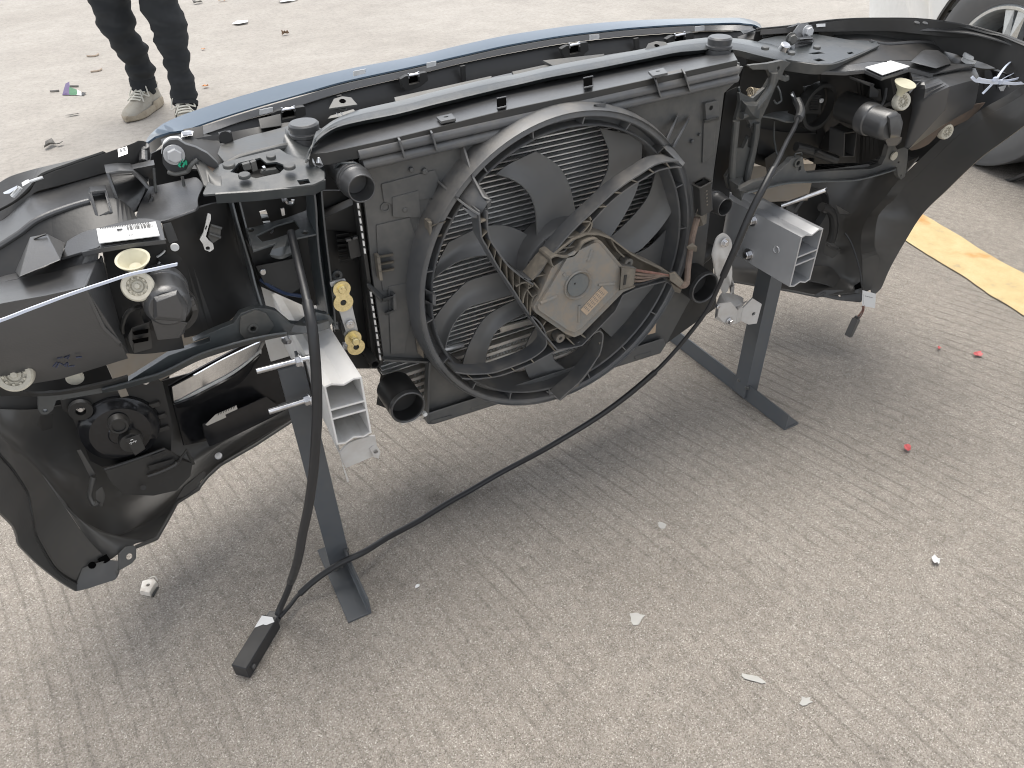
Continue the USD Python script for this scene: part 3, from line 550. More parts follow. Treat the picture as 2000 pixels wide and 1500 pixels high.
# ---- fan
fan = obj('fan', lathe([(.0001, 0), (.075, 0), (.088, -.004), (.094, -.014), (.095, -.055), (.09, -.055), (.088, -.02), (.0001, -.012)], (CX, -.132, CZ), NY, 48), BLADE, FE)
for a in np.arange(0, 360, 30):
    q = math.radians(a); e = np.array([math.cos(q), 0, math.sin(q)])
    obj('hub_rib', wall([np.array([CX, -.138, CZ]) + e * .045, np.array([CX, -.138, CZ]) + e * .088], (0, .012, 0), .003), BLADE, fan)
for a in np.arange(100, 215, 22):
    obj('hub_slot', plate(np.array([np.array([CX, -.1465, CZ]) + r * np.array([math.cos(math.radians(b)), 0, math.sin(math.radians(b))]) for r, b in ((.070, a), (.070, a + 16), (.088, a + 16), (.088, a))]), .003, n=(0, 1, 0)), DARK, fan)
bl = [  # edge A (upper / leading) and edge B from tip to root
    ([(1046, 296), (1070, 308), (1098, 333), (1113, 365), (1121, 396), (1128, 440)], [(968, 340), (1000, 350), (1024, 366), (1041, 390), (1048, 420), (1050, 465)]),
    ([(876, 474), (908, 458), (940, 444), (972, 440), (1010, 448), (1052, 478)], [(846, 545), (868, 527), (892, 512), (920, 502), (946, 499), (1020, 540)]),
    ([(848, 624), (868, 596), (888, 574), (918, 548), (950, 538), (1010, 528)], [(866, 690), (872, 668), (880, 644), (898, 616), (922, 597), (1020, 570)]),
    ([(902, 720), (912, 684), (924, 658), (940, 630), (954, 615), (1030, 578)], [(946, 745), (950, 694), (958, 668), (972, 644), (994, 628), (1050, 600)]),
    ([(1050, 757), (1033, 736), (1022, 702), (1030, 670), (1040, 650), (1070, 610)], [(1118, 735), (1100, 718), (1082, 703), (1078, 680), (1086, 650), (1110, 615)]),
    ([(1228, 672), (1202, 664), (1185, 650), (1165, 630), (1150, 605), (1140, 580)], [(1322, 556), (1285, 556), (1250, 562), (1215, 568), (1190, 570), (1165, 562)]),
    ([(1330, 420), (1312, 436), (1290, 462), (1262, 486), (1240, 496), (1180, 510)], [(1325, 545), (1306, 540), (1282, 540), (1258, 540), (1230, 545), (1180, 550)]),
    ([(1288, 318), (1279, 345), (1270, 376), (1256, 399), (1234, 425), (1170, 480)], [(1330, 384), (1320, 400), (1306, 424), (1280, 458), (1240, 494), (1190, 505)]),
    ([(1172, 250), (1182, 273), (1190, 300), (1189, 324), (1176, 356), (1120, 450)], [(1254, 270), (1254, 300), (1252, 335), (1246, 364), (1230, 402), (1170, 490)])]
for A, B in bl:
    n_ = len(A); ya_ = np.linspace(-.088, -.092, n_); yb_ = np.linspace(-.100, -.112, n_)
    a3 = np.array([at(*p, Y=y) for p, y in zip(A, ya_)]); b3 = np.array([at(*p, Y=y) for p, y in zip(B, yb_)])
    mid = (a3 + b3) / 2 + np.array([0, .006, 0])
    obj('blade', loft([a3, mid, b3], .003, 18, sub=4), BLADE, fan, smooth=45)

# ---- radiator core, tanks and hose necks
RY = -.040
z0, z1 = .335, .770
core = box((CX, RY + .022, (z0 + z1) / 2), (.70, .018, z1 - z0))
rad = obj('radiator', core, FIN, FE)
zt = np.arange(z1 - .004, z0, -.0098)
for z in zt: obj('tube', box((CX, RY + .006, z), (.70, .014, .0025)), TUBE, rad)
fv = []
for z in zt[:-1]:
    xs = np.arange(-.30, .28, .0021); pts = [[x, RY + .011, z - (.0012 if i % 2 else .0086)] for i, x in enumerate(xs)]
    fv.append(wall(pts, (0, .006, 0), .0003))
obj('fins', cat(fv), plain('radiator_fin_metal', (.045, .045, .05), .5, .5, var=.3), rad, kind='stuff', smooth=False)
# tanks with crimped tabs at the left
obj('side_tank', hull(np.vstack([TY([(684, 330), (708, 320), (744, 715), (722, 718)], -.030), TY([(690, 330), (706, 325), (740, 715), (728, 716)], -.064)])), PLASD, rad)
obj('side_tank', box((.372, -.03, .52), (.03, .05, .52)), PLASD, rad)
for (a, b, n_) in (((699, 397), (714, 500), 7), ((724, 570), (744, 708), 10)):
    for i in range(n_):
        u, v_ = i / n_, (i + .68) / n_
        P = [(a[0] + (b[0] - a[0]) * w, a[1] + (b[1] - a[1]) * w) for w in (u, v_)]
        obj('crimp_tab', plY([(P[0][0] - 1.6, P[0][1]), (P[0][0] + 1.8, P[0][1]), (P[1][0] + 1.8, P[1][1]), (P[1][0] - 1.6, P[1][1])], -.088, .003), TUBE, rad)
obj('tank_seam', wall(TY([(699, 390), (714, 500), (728, 600), (746, 712)], -.084), (0, .02, 0), .006), PLASD, rad)
def neck(px, py, Y, ro, ln_, mat, name, rings=0, lip=.001, parent=None):
    o = at(px, py, Y=Y)
    pr = [(ro * .87, -.035), (ro * .87, -.001), (ro * .9, 0), (ro * .97, 0), (ro, -.002), (ro, -.010), (ro + lip, -.012), (ro + lip, -.02)]
    for i in range(rings):
        h = -.024 - i * .009
        pr += [(ro + .003, h), (ro + .0035, h - .004), (ro + .0005, h - .0045), (ro + .0005, h - .008)]
    pr += [(ro * 1.03, -ln_), (ro * .87, -ln_), (.0001, -ln_)]
    return obj(name, cat(lathe(pr, o, NY, 36), disc(o - NY * .034, NY, ro * .88, .002, 24)), mat, parent)
neck(707, 369, -.150, .0215, .10, PLAS, 'hose_neck', 3, parent=rad)
neck(1417, 405, -.150, .0185, .10, PLAS, 'hose_neck', 2, parent=rad)
obj('neck_clip', tube(T([(655, 330, -.085), (668, 318, -.10), (690, 318, -.11), (700, 325, -.11)]), .0022, 6), STEEL, rad)
obj('bracket_bolt', bolt(at(622, 312, Y=-.085), (.4, -1, .2), .008, .008), ZINC, rad)
obj('bracket_bolt', hull(np.vstack([TY([(684, 300), (694, 294), (700, 304), (688, 312)], -.10), TY([(685, 298), (697, 297), (694, 312)], -.075)])), ZINC, rad)
neck(733, 712, -.105, .0078, .05, PLASD, 'overflow_pipe', 0, parent=rad)

# ---- intercooler below
ic0, ic1 = .205, .335
ic = obj('intercooler', box((CX, RY + .025, (ic0 + ic1) / 2), (.66, .02, ic1 - ic0)), FIN, FE)
zs = np.arange(ic1 - .004, ic0, -.0165)
for z in zs: obj('tube', box((CX, RY + .004, z), (.66, .022, .0072)), TUBEW, ic)
fv = []
for z in zs:
    xs = np.arange(-.30, .26, .0038); pts = [[x, RY - .004, z - (.0042 if i % 2 else .0125)] for i, x in enumerate(xs)]
    fv.append(wall(pts, (0, .016, 0), .0006))
obj('fins', cat(fv), TUBE, ic, kind='stuff', smooth=False)
obj('fitting', tube([at(866, 683, Y=-.05), at(905, 673, Y=-.05)], .005, 8, smooth=False), TUBE, ic)
obj('header_bar', hull(np.vstack([TY([(975, 640), (1120, 605), (1120, 612), (978, 650)], -.05), TY([(985, 634), (1120, 600)], -.046)])), TUBEW, ic)
for px_, py_, r_ in ((797, 796, .0335), (1377, 563, .035)):
    cp = neck(px_, py_, -.140, r_, .07, DARK, 'charge_pipe', 0, parent=ic)
    obj('pipe_lip', lathe([(r_ * .90, -.004), (r_ * .90, .001), (r_ * .96, .0022), (r_ * 1.01, .001), (r_ * 1.015, -.008), (r_ * .99, -.008)], at(px_, py_, Y=-.1405), NY, 40), PLAS, ic)
obj('end_tank', hull(T([(745, 720, .0), (812, 712, .0), (838, 712, .0), (838, 800, .0), (800, 815, .0), (735, 790, .01), (745, 720, .05), (830, 712, .05), (830, 800, .05)])), DARK, ic)
obj('end_tank', cat(hull(T([(1338, 528, -.03), (1392, 520, -.03), (1400, 600, -.03), (1330, 640, -.03), (1300, 672, -.06), (1296, 610, -.06), (1345, 560, -.03)])), tube(T([(1352, 520, -.06), (1372, 500, -.07), (1384, 488, -.06)]), .016, 12)), PLASD, ic)
obj('drip_plug', disc(at(828, 806, Y=-.12), NY, .0045, .008, 10), WHITE, ic)
# ---- bolted steel cross member over the radiator, air guide, hood stops
guide_pts = T([(600, 300, -.085), (640, 297, -.098), (765, 270, -.1), (1000, 212, -.1), (1150, 180, -.1), (1440, 117, -.1)])
gfar = T([(640, 262, None, .795), (700, 222, None, .79), (850, 180, None, .79), (1000, 142, None, .79), (1180, 108, None, .79), (1420, 80, None, .79)])
gd = loft([guide_pts, gfar], .003, 30, smooth=True)
guide = obj('air_guide', gd, PLAS, FE)
obj('guide_lip', wall(guide_pts, (0, .0, -.018), .003, smooth=True, res=30), PLASD, guide)
GO = guide_pts[3]; GN = np.cross(guide_pts[4] - guide_pts[2], gfar[3] - guide_pts[3]); GN /= np.linalg.norm(GN); GN *= np.sign(GN[2])
def gpl(px):
    out = []
    for p in px:
        d = ray(p); o = GO + GN * .005; out.append(EYE + d * (((o - EYE) @ GN) / (d @ GN)))
    return np.array(out)
for x, y in ((979, 200), (1148, 160)):
    obj('guide_slot', plate(gpl([(x - 9, y - 6), (x + 9, y - 10), (x + 9, y + 7), (x - 8, y + 11)]), .003, n=GN), HOLE, guide)
    obj('slot_lip', tube(gpl([(x - 9, y - 7), (x + 10, y - 11)]), .0016, 6, smooth=False), PLAS, guide); obj('slot_lip', tube(gpl([(x - 8, y + 12), (x + 10, y + 8)]), .0016, 6, smooth=False), PLAS, guide)
for x, y in ((870, 229), (1284, 140)):
    P = [(x - 18, y - 1), (x + 12, y - 8), (x + 20, y + 2), (x - 9, y + 8)]
    obj('mount_pad', plate(gpl(P), .004, [(gpl([(x + 1, y - 1)])[0], .004)], n=GN), PLAS, guide)
cm_lip = [(604, 312), (606, 300), (612, 285), (630, 266), (656, 250), (700, 238), (780, 222), (850, 204), (950, 180), (1000, 168), (1080, 150), (1150, 137), (1250, 117), (1320, 103), (1370, 98), (1400, 95), (1440, 98), (1480, 108), (1540, 122)]
yl = np.array([-.105, -.10, -.085, -.065, -.048, -.035, -.028, -.02, -.008, -.003, -.003, -.003, .0, .004, .004, .0, -.02, -.05, -.075])
lip0 = np.array([at(*p, Y=y) for p, y in zip(cm_lip, yl)])
off = [(4, -26), (4, -24), (8, -20), (10, -18), (10, -16), (4, -15), (0, -15), (0, -15), (0, -15), (0, -13), (0, -13), (0, -13), (0, -12), (0, -13), (0, -14), (0, -13), (4, -13), (8, -14), (10, -16)]
lip1 = np.array([at(p[0] + o[0], p[1] + o[1], Y=y + .018) for p, o, y in zip(cm_lip, off, yl)])
lip2 = np.array([at(p[0] + o[0] * 2, p[1] + o[1] * 1.7, Y=y + .06) for p, o, y in zip(cm_lip, off, yl)])
lip3 = lip2 + np.array([0, .02, -.03])
lip00 = lip0 + np.array([0, .02, -.012])
cross = obj('cross_member', loft([lip00, lip0, lip1, lip2, lip3], .003, 80), STEEL, FE, smooth=28)
for x, y in ((668, 198), (1030, 152), (1282, 90)):
    p = at(x, y, Y=.05)
    obj('lug', cat(plate(T([(x - 26, y + 14, .04), (x - 16, y - 5, .06), (x, y - 10, .065), (x + 18, y - 8, .06), (x + 30, y + 6, .04)]), .003, [(at(x + 1, y - 1, Y=.055), .005)], n=(0, .35, -1)), disc(p - [0, 0, .012], (0, -.35, 1), .006, .003, 12)), STEELD, cross)
    obj('lug_hole', disc(at(x + 1, y, Y=.053), (0, -.35, 1), .0055, .0012, 8), HOLE, cross)
for P in ([(770, 190), (960, 148), (962, 158), (775, 205)], [(1000, 140), (1085, 122), (1090, 128), (1004, 146)], [(645, 226), (690, 213), (700, 222), (640, 232)], [(1060, 118), (1180, 105), (1180, 112), (1080, 128)]):
    obj('stiffener', plate(TY(P, .075), .004, n=(0, .5, -1)), STEELD, cross)
for P in ([(656, 223), (660, 229)], [(664, 222), (669, 229)], [(669, 222), (666, 226), (672, 229)]):
    obj('chalk_mark', tube([at(p[0], p[1], Y=.045) + np.array([0, -.004, .003]) for p in P], .0007, 5, smooth=False), PAPER, cross)
for x, y, Yc in ((592, 238, 0.0), (1407, 71, 0.0)):
    o = at(x, y, Y=Yc) - [0, 0, .03]
    r_ = .0235
    obj('hood_stop', lathe([(.0001, .03), (r_ - .003, .03), (r_, .027), (r_ - .001, .016), (r_ + .0018, .015), (r_ + .0018, .010), (r_ - .001, .009), (r_ + .0005, .008), (r_ + .0005, .0), (r_, -.006), (.0001, -.006)], o, (0, 0, 1), 40), PLAS, cross)
# pedestal below the left stop and the pressed plate beside it
ped = [[(558, 250, .02), (600, 272, .0), (626, 255, .02)], [(556, 262, .0), (598, 290, -.03), (626, 275, 0.)], [(548, 295, -.02), (606, 325, -.085), (625, 300, -.03)], [(538, 325, -.05), (628, 352, -.128), (634, 330, -.09)]]
obj('stop_pedestal', loft([T(r) for r in ped], .003, 20, sub=4), STEEL, cross, smooth=50)
def lat(px): return T(px)
lp = [(395, 380, -.10), (428, 378, -.125), (500, 372, -.13), (560, 366, -.13), (612, 360, -.13), (634, 350, -.125), (634, 336, -.11), (612, 318, -.085), (560, 300, -.05), (545, 290, -.03), (470, 308, -.03), (430, 320, -.05), (415, 335, -.07)]
P = T(lp)
hol = [T([(466, 318, -.06), (508, 308, -.05), (520, 318, -.06), (540, 316, -.06), (560, 324, -.08), (546, 338, -.1), (500, 348, -.11), (480, 342, -.1), (450, 336, -.09)]), T([(580, 352, -.12), (602, 349, -.12), (606, 357, -.125), (586, 361, -.13)])]
latch = obj('latch_plate', plate(P, .003, hol, rnd=.003), STEEL, FE)
nrm = np.array([0, .12, -1.])
obj('plate_lip', wall(T([(420, 378, -.12), (500, 373, -.131), (560, 367, -.131), (614, 361, -.131), (635, 350, -.126)]), (0, .012, -.018), .003), STEEL, latch)
obj('plate_rim', loft([T([(440, 318, -.03), (500, 300, -.02), (570, 282, -.01)]), T([(425, 300, .0), (500, 282, .02), (560, 262, .03)]), T([(430, 285, .05), (500, 262, .07), (565, 245, .07)])], .003, 16), STEELD, latch)
obj('plate_rim', tube(T([(440, 325, -.04), (470, 308, -.03), (545, 288, -.02), (570, 286, -.015)]), .006, 10), STEELD, latch)
for x, y in ((478, 342), (566, 324), (448, 322), (530, 305)):
    obj('rivet', disc(at(x, y + 4, Y=-.1 if y > 320 else -.05), (0, -.1, 1), .0085 if y > 320 else .007, .005, 18), STEELD, latch)
obj('lock_body', hull(T([(470, 350, -.07), (545, 345, -.07), (548, 380, -.08), (500, 390, -.08), (505, 330, -.03), (540, 325, -.03)])), DARK, latch)
for P_, mm in (([(474, 322), (488, 318), (492, 330), (478, 334)], STEELD), ([(490, 318), (500, 314), (504, 332), (494, 336)], STEELD), ([(512, 334), (540, 330), (548, 338), (520, 344), (510, 340)], STEELD), ([(514, 328), (519, 327), (519, 332), (515, 332)], ZINC), ([(524, 345), (530, 344), (530, 349), (525, 349)], ZINC)):
    obj('lock_lever', plY(P_, -.075, .008), mm, latch)
obj('lock_spring', plY([(507, 414), (520, 411), (528, 434), (532, 442), (518, 444), (512, 430)], -.06, .003), CHROME, latch)
obj('lock_lever', plY([(548, 408), (555, 407), (557, 420), (551, 422)], -.06, .003), ZINC, latch)
obj('lock_lever', tube(T([(551, 392, -.06), (558, 390, -.06), (562, 396, -.06), (570, 397, -.06), (572, 390, -.06)]), .003, 6), ZINC, latch)
obj('lock_spring', tube(T([(532, 440, -.06), (533, 448, -.065), (529, 456, -.07)]), .0015, 6), ZINC, latch)
# left hood hinge catch with its bolt
hg = [(316, 300), (318, 284), (330, 274), (346, 272), (362, 282), (382, 288), (405, 300), (424, 318), (432, 336), (420, 345), (404, 326), (390, 312), (376, 312), (370, 322), (364, 334), (344, 340), (328, 334), (318, 320)]
hinge = obj('hinge_catch', plate(TY(hg, -.045), .006, n=(.25, 1, .1), rnd=.003), PLAS, FE)
obj('hinge_bracket', loft([T([(315, 300, -.03), (318, 284, -.03), (330, 272, -.03), (348, 274, -.03), (352, 284, -.03)]), T([(317, 285, .0), (322, 272, .0), (334, 266, .0), (352, 268, .0), (358, 280, 0)])], .003, 16), WHITE, hinge)
obj('bolt', bolt(at(340, 302, Y=-.045), NY, .0105, .007, 1.35), ALU, hinge)
for P in ([(350, 313), (356, 312), (354, 318), (361, 316), (357, 326)], [(352, 318), (349, 323), (353, 326)], [(363, 314), (364, 322)]):
    obj('paint_mark', tube([at(x, y, Y=-.0475) for x, y in P], .0016, 6, smooth=False), GREEN, hinge)
obj('hinge_foot', loft([T([(371, 305, -.04), (392, 306, -.035), (412, 318, -.03), (430, 335, -.06)]), T([(384, 322, -.06), (398, 326, -.06), (418, 345, -.08), (432, 352, -.09)]), T([(398, 360, -.09), (410, 366, -.095), (422, 378, -.105), (432, 378, -.11)])], .004, 18, sub=3, wob=.012), STEELD, hinge)
obj('hinge_foot', noisy(hull(T([(394, 312, -.04), (420, 322, -.04), (432, 350, -.08), (414, 345, -.07), (404, 330, -.05)])).subdivide().subdivide(), .012, 40), RUST, hinge)
obj('hinge_foot', tube(T([(328, 336, -.045), (346, 340, -.05), (364, 336, -.05), (374, 322, -.055), (386, 312, -.055)]), .003, 8), STEELD, hinge)
for x0, y0, x1, y1 in ((300, 328, 304, 375), (356, 345, 360, 366)):
    obj('stay_rod', tube(T([(x0, y0, -.02), (x1, y1, -.03)]), .0022, 6, smooth=False), STEELD, hinge)
# right latch plate and catch
rp = [(1448, 98, .0), (1500, 110, -.04), (1560, 120, -.085), (1600, 125, -.115), (1624, 124, -.12), (1660, 112, -.11), (1716, 88, -.09), (1712, 80, -.07), (1660, 78, -.04), (1590, 66, .02), (1520, 70, .03), (1490, 76, .03)]
hol = [T([(1588, 117, -.075), (1600, 114, -.07), (1612, 118, -.08), (1598, 120, -.085)]), T([(1578, 104, -.05), (1600, 101, -.04), (1612, 104, -.05), (1590, 106, -.055)]), T([(1654, 103, -.07), (1664, 101, -.06), (1668, 104, -.065), (1658, 106, -.07)])]
rl = obj('latch_plate', plate(T(rp), .003, hol, rnd=.003), STEEL, FE)
obj('plate_lip', wall(T([(1500, 110, -.042), (1560, 121, -.087), (1600, 126, -.117), (1626, 125, -.122), (1664, 112, -.112), (1718, 87, -.092)]), (0, .012, -.02), .003, smooth=True, res=24), STEELD, rl)
obj('plate_rim', loft([T([(1490, 72, .05), (1560, 62, .06), (1660, 74, .03), (1712, 80, -.03)]), T([(1490, 62, .07), (1560, 52, .08), (1660, 62, .05), (1720, 72, -.01)])], .003, 16), STEELD, rl)
rc = obj('hinge_catch', plate(T([(1525, 96, -.02), (1545, 70, .0), (1562, 47, .02), (1578, 45, .02), (1586, 58, .02), (1588, 72, .01), (1560, 84, -.01), (1540, 100, -.02)]), .005, rnd=.002), PLAS, FE)
obj('bolt', bolt(at(1577, 62, Y=.005), (-.2, -1, .15), .0095, .008, 1.35), ALU, rc)
obj('bolt', bolt(at(1545, 76, Y=-.02), (-.3, -1, .1), .0095, .009, 1.3), STEELD, rc)
obj('catch_block', hull(T([(1554, 74, -.02), (1582, 70, -.02), (1590, 78, -.02), (1586, 98, -.03), (1556, 100, -.03), (1552, 90, -.03), (1584, 70, 0.)])), PLAS, rc)
for i in range(4): obj('block_rib', hull(np.vstack([TY([(1562, 75 + 7 * i), (1588, 73 + 7 * i), (1587, 78 + 7 * i), (1562, 79 + 7 * i)], -.024), TY([(1562, 77 + 7 * i), (1588, 75 + 7 * i)], -.034)])), PLAS, rc)
obj('bolt', noisy(disc(at(1530, 97, Y=-.07), (0, -.4, 1), .010, .012, 14), .003, 90), ZINC, rc)
for x, y in ((1545, 106), (1595, 95), (1494, 96)): obj('rivet', disc(at(x, y, Y=-.085), (0, -.1, 1), .0075, .005, 16), STEELD, rl)

# ---- blue lip, plastic flange and grille back
bt = [(288, 279), (300, 262), (318, 246), (345, 233), (400, 213), (480, 188), (560, 166), (680, 138), (800, 115), (900, 91), (1000, 70), (1100, 55), (1200, 45), (1300, 40), (1400, 38), (1450, 38), (1472, 43), (1485, 54)]
yb = [.115, .15, .17, .19, .215, .25, .275, .305, .325, .34, .35, .345, .335, .31, .27, .24, .21, .17]
bb = [(290, 281), (306, 270), (330, 262), (366, 256), (410, 240), (484, 216), (560, 194), (680, 160), (800, 134), (900, 111), (1000, 89), (1100, 72), (1200, 60), (1300, 52), (1400, 48), (1450, 48), (1470, 50), (1483, 56)]
ybb = [y - .045 for y in yb]; ybb[0] = yb[0] - .005; ybb[-1] = yb[-1] - .005
lt = np.array([at(*p, Y=y) for p, y in zip(bt, yb)]); lb_ = np.array([at(*p, Y=y) for p, y in zip(bb, ybb)])
front = obj('front_lip', loft([lt + np.array([0, .02, -.03]), lt + np.array([0, .006, -.003]), lt, lb_], .003, 90), BLUE, FE, 'pale blue painted lip along the front edge', smooth=50)
ft = [p for p in bb]
fb = [(292, 292), (310, 284), (334, 272), (400, 262), (430, 252), (488, 232), (560, 214), (680, 177), (800, 149), (900, 124), (1000, 103), (1100, 85), (1200, 73), (1300, 65), (1400, 60), (1440, 60), (1462, 62), (1482, 66)]
f0 = np.array([at(p[0], p[1] + .5, Y=y - .003) for p, y in zip(bb, ybb)]); f1 = np.array([at(*p, Y=y - .012) for p, y in zip(fb, ybb)])
s_ = slice(3, 17)
flange = obj('grille_flange', loft([f0[s_] - [0, .001, .001], f1[s_], f1[s_] + np.array([0, .015, -.004])], .003, 70), PLAS, FE)
g0 = f1[s_] + np.array([0, .012, -.004])
g1 = np.array([at(p[0], p[1] + 62 - 30 * abs(i - 8) / 9, Y=y - .03) for i, (p, y) in enumerate(zip(fb, ybb))])[s_]
grille = obj('grille_back', loft([g0, g1, g1 - [0, 0, .25]], .003, 60), PLASD, FE)
for x, y, w in ((702, 143, 24), (843, 127, 18), (1161, 74, 19), (1367, 57, 18), (520, 218, 26)):
    Y = np.interp(x, [p[0] for p in bb], ybb) - .02
    sl = y - (16 if x < 600 else 8)
    k_ = -.2 if x < 1000 else -.06
    obj('flange_slot', plY([(x - w / 2, y - 6 - k_ * w / 2), (x + w / 2, y - 6 + k_ * w / 2), (x + w / 2, y + 3 + k_ * w / 2), (x - w / 2, y + 4 - k_ * w / 2)], Y, .0015), TUBE, flange)
for x, y in ((563, 214), (808, 147), (1122, 88), (1328, 69)):
    Y = np.interp(x, [p[0] for p in bb], ybb) - .035; s2 = 1 if x > 600 else 1.25
    cl = obj('clip_mount', plate(TY([(x - 26 * s2, y + 8), (x - 16 * s2, y + 2), (x + 26 * s2, y - 6), (x + 28 * s2, y + 10), (x + 14 * s2, y + 22), (x - 12 * s2, y + 32), (x - 20 * s2, y + 26)], Y), .012, [TY([(x - 10 * s2, y), (x + 11 * s2, y - 3), (x + 12 * s2, y + 14), (x - 9 * s2, y + 19)], Y)], n=(0, 1, 0), rnd=.001), PLASD, flange)
    obj('clip_hole', plY([(x - 11 * s2, y), (x + 12 * s2, y - 3), (x + 12 * s2, y + 15), (x - 9 * s2, y + 20)], Y + .01, .002), HOLE, flange)
    obj('metal_clip', cat(tube(TY([(x - 10 * s2, y + 1), (x + 10 * s2, y - 3)], Y - .004), .0028, 8, smooth=False), tube(TY([(x - 10 * s2, y - 4), (x - 9 * s2, y + 6)], Y - .004), .002, 6, smooth=False), tube(TY([(x + 9 * s2, y - 7), (x + 10 * s2, y + 3)], Y - .004), .002, 6, smooth=False)), ZINC, flange)
for x, y0_, y1_ in ((664, 188, 212), (1244, 76, 100), (905, 130, 160)):
    Y = np.interp(x, [p[0] for p in bb], ybb) - .025
    obj('grille_rib', plY([(x - 5, y0_), (x + 4, y0_ - 2), (x + 6, y1_), (x - 2, y1_ + 2)], Y, .006), PLASD, grille)
for x0, y0_, x1, y1_ in ((505, 232, 548, 222), (358, 252, 396, 246)):
    obj('flange_block', hull(T([(x0, y0_, .1), (x1, y1_, .11), (x1 + 2, y1_ + 24, .09), (x0 + 4, y0_ + 20, .08), (x0, y0_, .13), (x1, y1_, .13)])), PLASD, flange)
obj('flange_block', cat(plY([(428, 262), (452, 258), (456, 276), (430, 280)], .06, .01), disc(at(440, 268, Y=.058), NY, .01, .002, 14)), DARK, flange)
obj('flange_clip', cat(hull(T([(354, 258, .09), (378, 256, .09), (376, 264, .08), (354, 268, .08), (366, 254, .1)])), tube(T([(356, 262, .085), (374, 260, .085)]), .004, 6, smooth=False)), ZINC, flange)
obj('flange_panel', loft([T([(296, 300, .06), (360, 275, .08), (430, 262, .09), (520, 245, .10), (600, 235, .11)]), T([(290, 350, .05), (360, 340, .06), (430, 330, .06), (520, 300, .05), (600, 280, .05)]), T([(300, 430, .03), (380, 430, .03), (450, 420, .02), (540, 400, .01), (620, 380, .01)])], .003, 20), DARK, flange)
obj('lamp_edge', loft([T([(314, 272, .08), (360, 262, .10), (400, 262, .10), (470, 300, .05)]), T([(318, 284, .05), (370, 282, .06), (410, 290, .06), (470, 318, .02)]), T([(330, 330, .0), (380, 330, .0), (420, 340, -.02), (460, 340, -.02)])], .003, 16), DARK, flange)
# ---- crash rails and cross beam
def rail_section(s):
    """hollow two-cell section in the XZ plane, mirrored by s"""
    x0, x1, zb, zt = .455, .514, .399, .519
    out = [(x0, zb + .004), (x0 + .014, zb), (x0 + .030, zb + .006), (x1 - .014, zb), (x1, zb + .004), (x1, zt + .001), (x1 - .012, zt + .003), (x1 - .03, zt - .005), (x0 + .012, zt), (x0, zt - .003)]
    A = Polygon([(s * x, z) for x, z in out]); inn = A.buffer(-.0032)
    web = Polygon([(s * x, z) for x, z in ((x0, .468), (x1, .472), (x1, .4755), (x0, .4715))]).union(Polygon([(s * x, z) for x, z in ((x0, .450), (x1, .454), (x1, .4575), (x0, .4535))]))
    return A.difference(inn).union(web.intersection(A))
railm = {}
for s, mat_, lab in ((-1, ALUL, 'dusty grey aluminium crash rail'), (1, ALU, 'bright aluminium crash rail')):
    sec = rail_section(s)
    m = extrude2(sec, np.array([0, -.256, 0]), np.array([1., 0, 0]), np.array([0, 0, 1.]), np.array([0, 1., 0]), .315)
    R_ = obj('crash_rail', m, mat_, FE, lab)
    railm[s] = R_
    obj('rail_flange', box((s * .485, .062, .459), (.12, .006, .16)), mat_, R_)
R_ = railm[1]
for px, py in ((1470, 430), (1462, 497)):
    obj('bolt', bolt(at(px, py, X=.4545), (-1, 0, 0), .0088, .009, 1.5), ZINC, R_)
p = at(1516, 488, X=.4545)
obj('bolt_hole', lathe([(.0085, -.0005), (.0078, .0012), (.0066, .0006), (.006, -.001), (.0001, -.002)], p, (-1, 0, 0), 24), ALU, R_)
obj('through_bolt', tube([at(1526, 402, X=.517), at(1570, 383, X=.517) + np.array([.06, 0, 0])], .0048, 12, smooth=False), ZINC, R_)
def rod(px0, px1, X0, X1):
    a = at(*px0, X=X0); b = a + np.array([X1 - X0, 0, 0]); return a, b
R_ = railm[-1]
for (px, py), (ex, ey) in (((586, 704), (500, 721)), ((603, 780), (525, 804))):
    a = at(px, py, Y=-.175); e = at(ex, ey, Y=-.175); d = (e - a); d[1] = 0; d[2] = 0; d = np.array([-1., 0, 0]); ln = abs(e[0] - a[0])
    obj('through_bolt', tube([a + np.array([.03, 0, 0]), np.array([e[0], a[1], (a[2] + e[2]) / 2])], .0046, 12, smooth=False), ZINC, R_)
    obj('nut', bolt(a + np.array([.002, 0, 0]), d, .009, .008, 1.25), ZINC, R_)
for px, py in ((562, 662), (653, 637), (672, 676)):
    obj('bolt', bolt(at(px, py, Y=-.06), (-1 if px < 600 else 1, -.6, .1), .0075, .007, 1.2), ZINC, R_)
obj('rail_flange', loft([T([(664, 885, -.25), (690, 862, -.25), (733, 852, -.25)]), T([(668, 900, -.235), (694, 880, -.235), (736, 868, -.235)]), T([(676, 914, -.23), (702, 903, -.23), (737, 888, -.23)])], .003, 14), ALUD, R_)
obj('rail_flange', plate(T([(640, 838, -.22), (652, 830, -.22), (668, 900, -.24), (682, 940, -.25), (678, 942, -.25), (664, 890, -.24)]), .003), ALUD, R_)
obj('rail_tab', plate(T([(722, 876, -.235), (733, 866, -.235), (743, 882, -.24), (740, 896, -.24), (730, 893, -.24)]), .004, [(T([(734, 882, -.238)])[0], .004)]), ALUD, R_)
# dusty bumper beam behind, from side to side
bs = np.linspace(-.80, .80, 33); by = .26 - .30 * np.abs(bs) ** 2.4
bm = loft([[np.array([x, y, .50]) for x, y in zip(bs, by)], [np.array([x, y - .055, .50]) for x, y in zip(bs, by)], [np.array([x, y - .055, .405]) for x, y in zip(bs, by)], [np.array([x, y, .405]) for x, y in zip(bs, by)]], .004, 33, smooth=False)
beam = obj('bumper_beam', bm, BEIGE, FE, smooth=30)
for s in (-1, 1):
    obj('beam_end', hull([np.array([s * x, y, z]) for x, y in ((.802, .055), (.802, .085), (.795, .06)) for z in (.405, .50)]), BEIGE, beam)
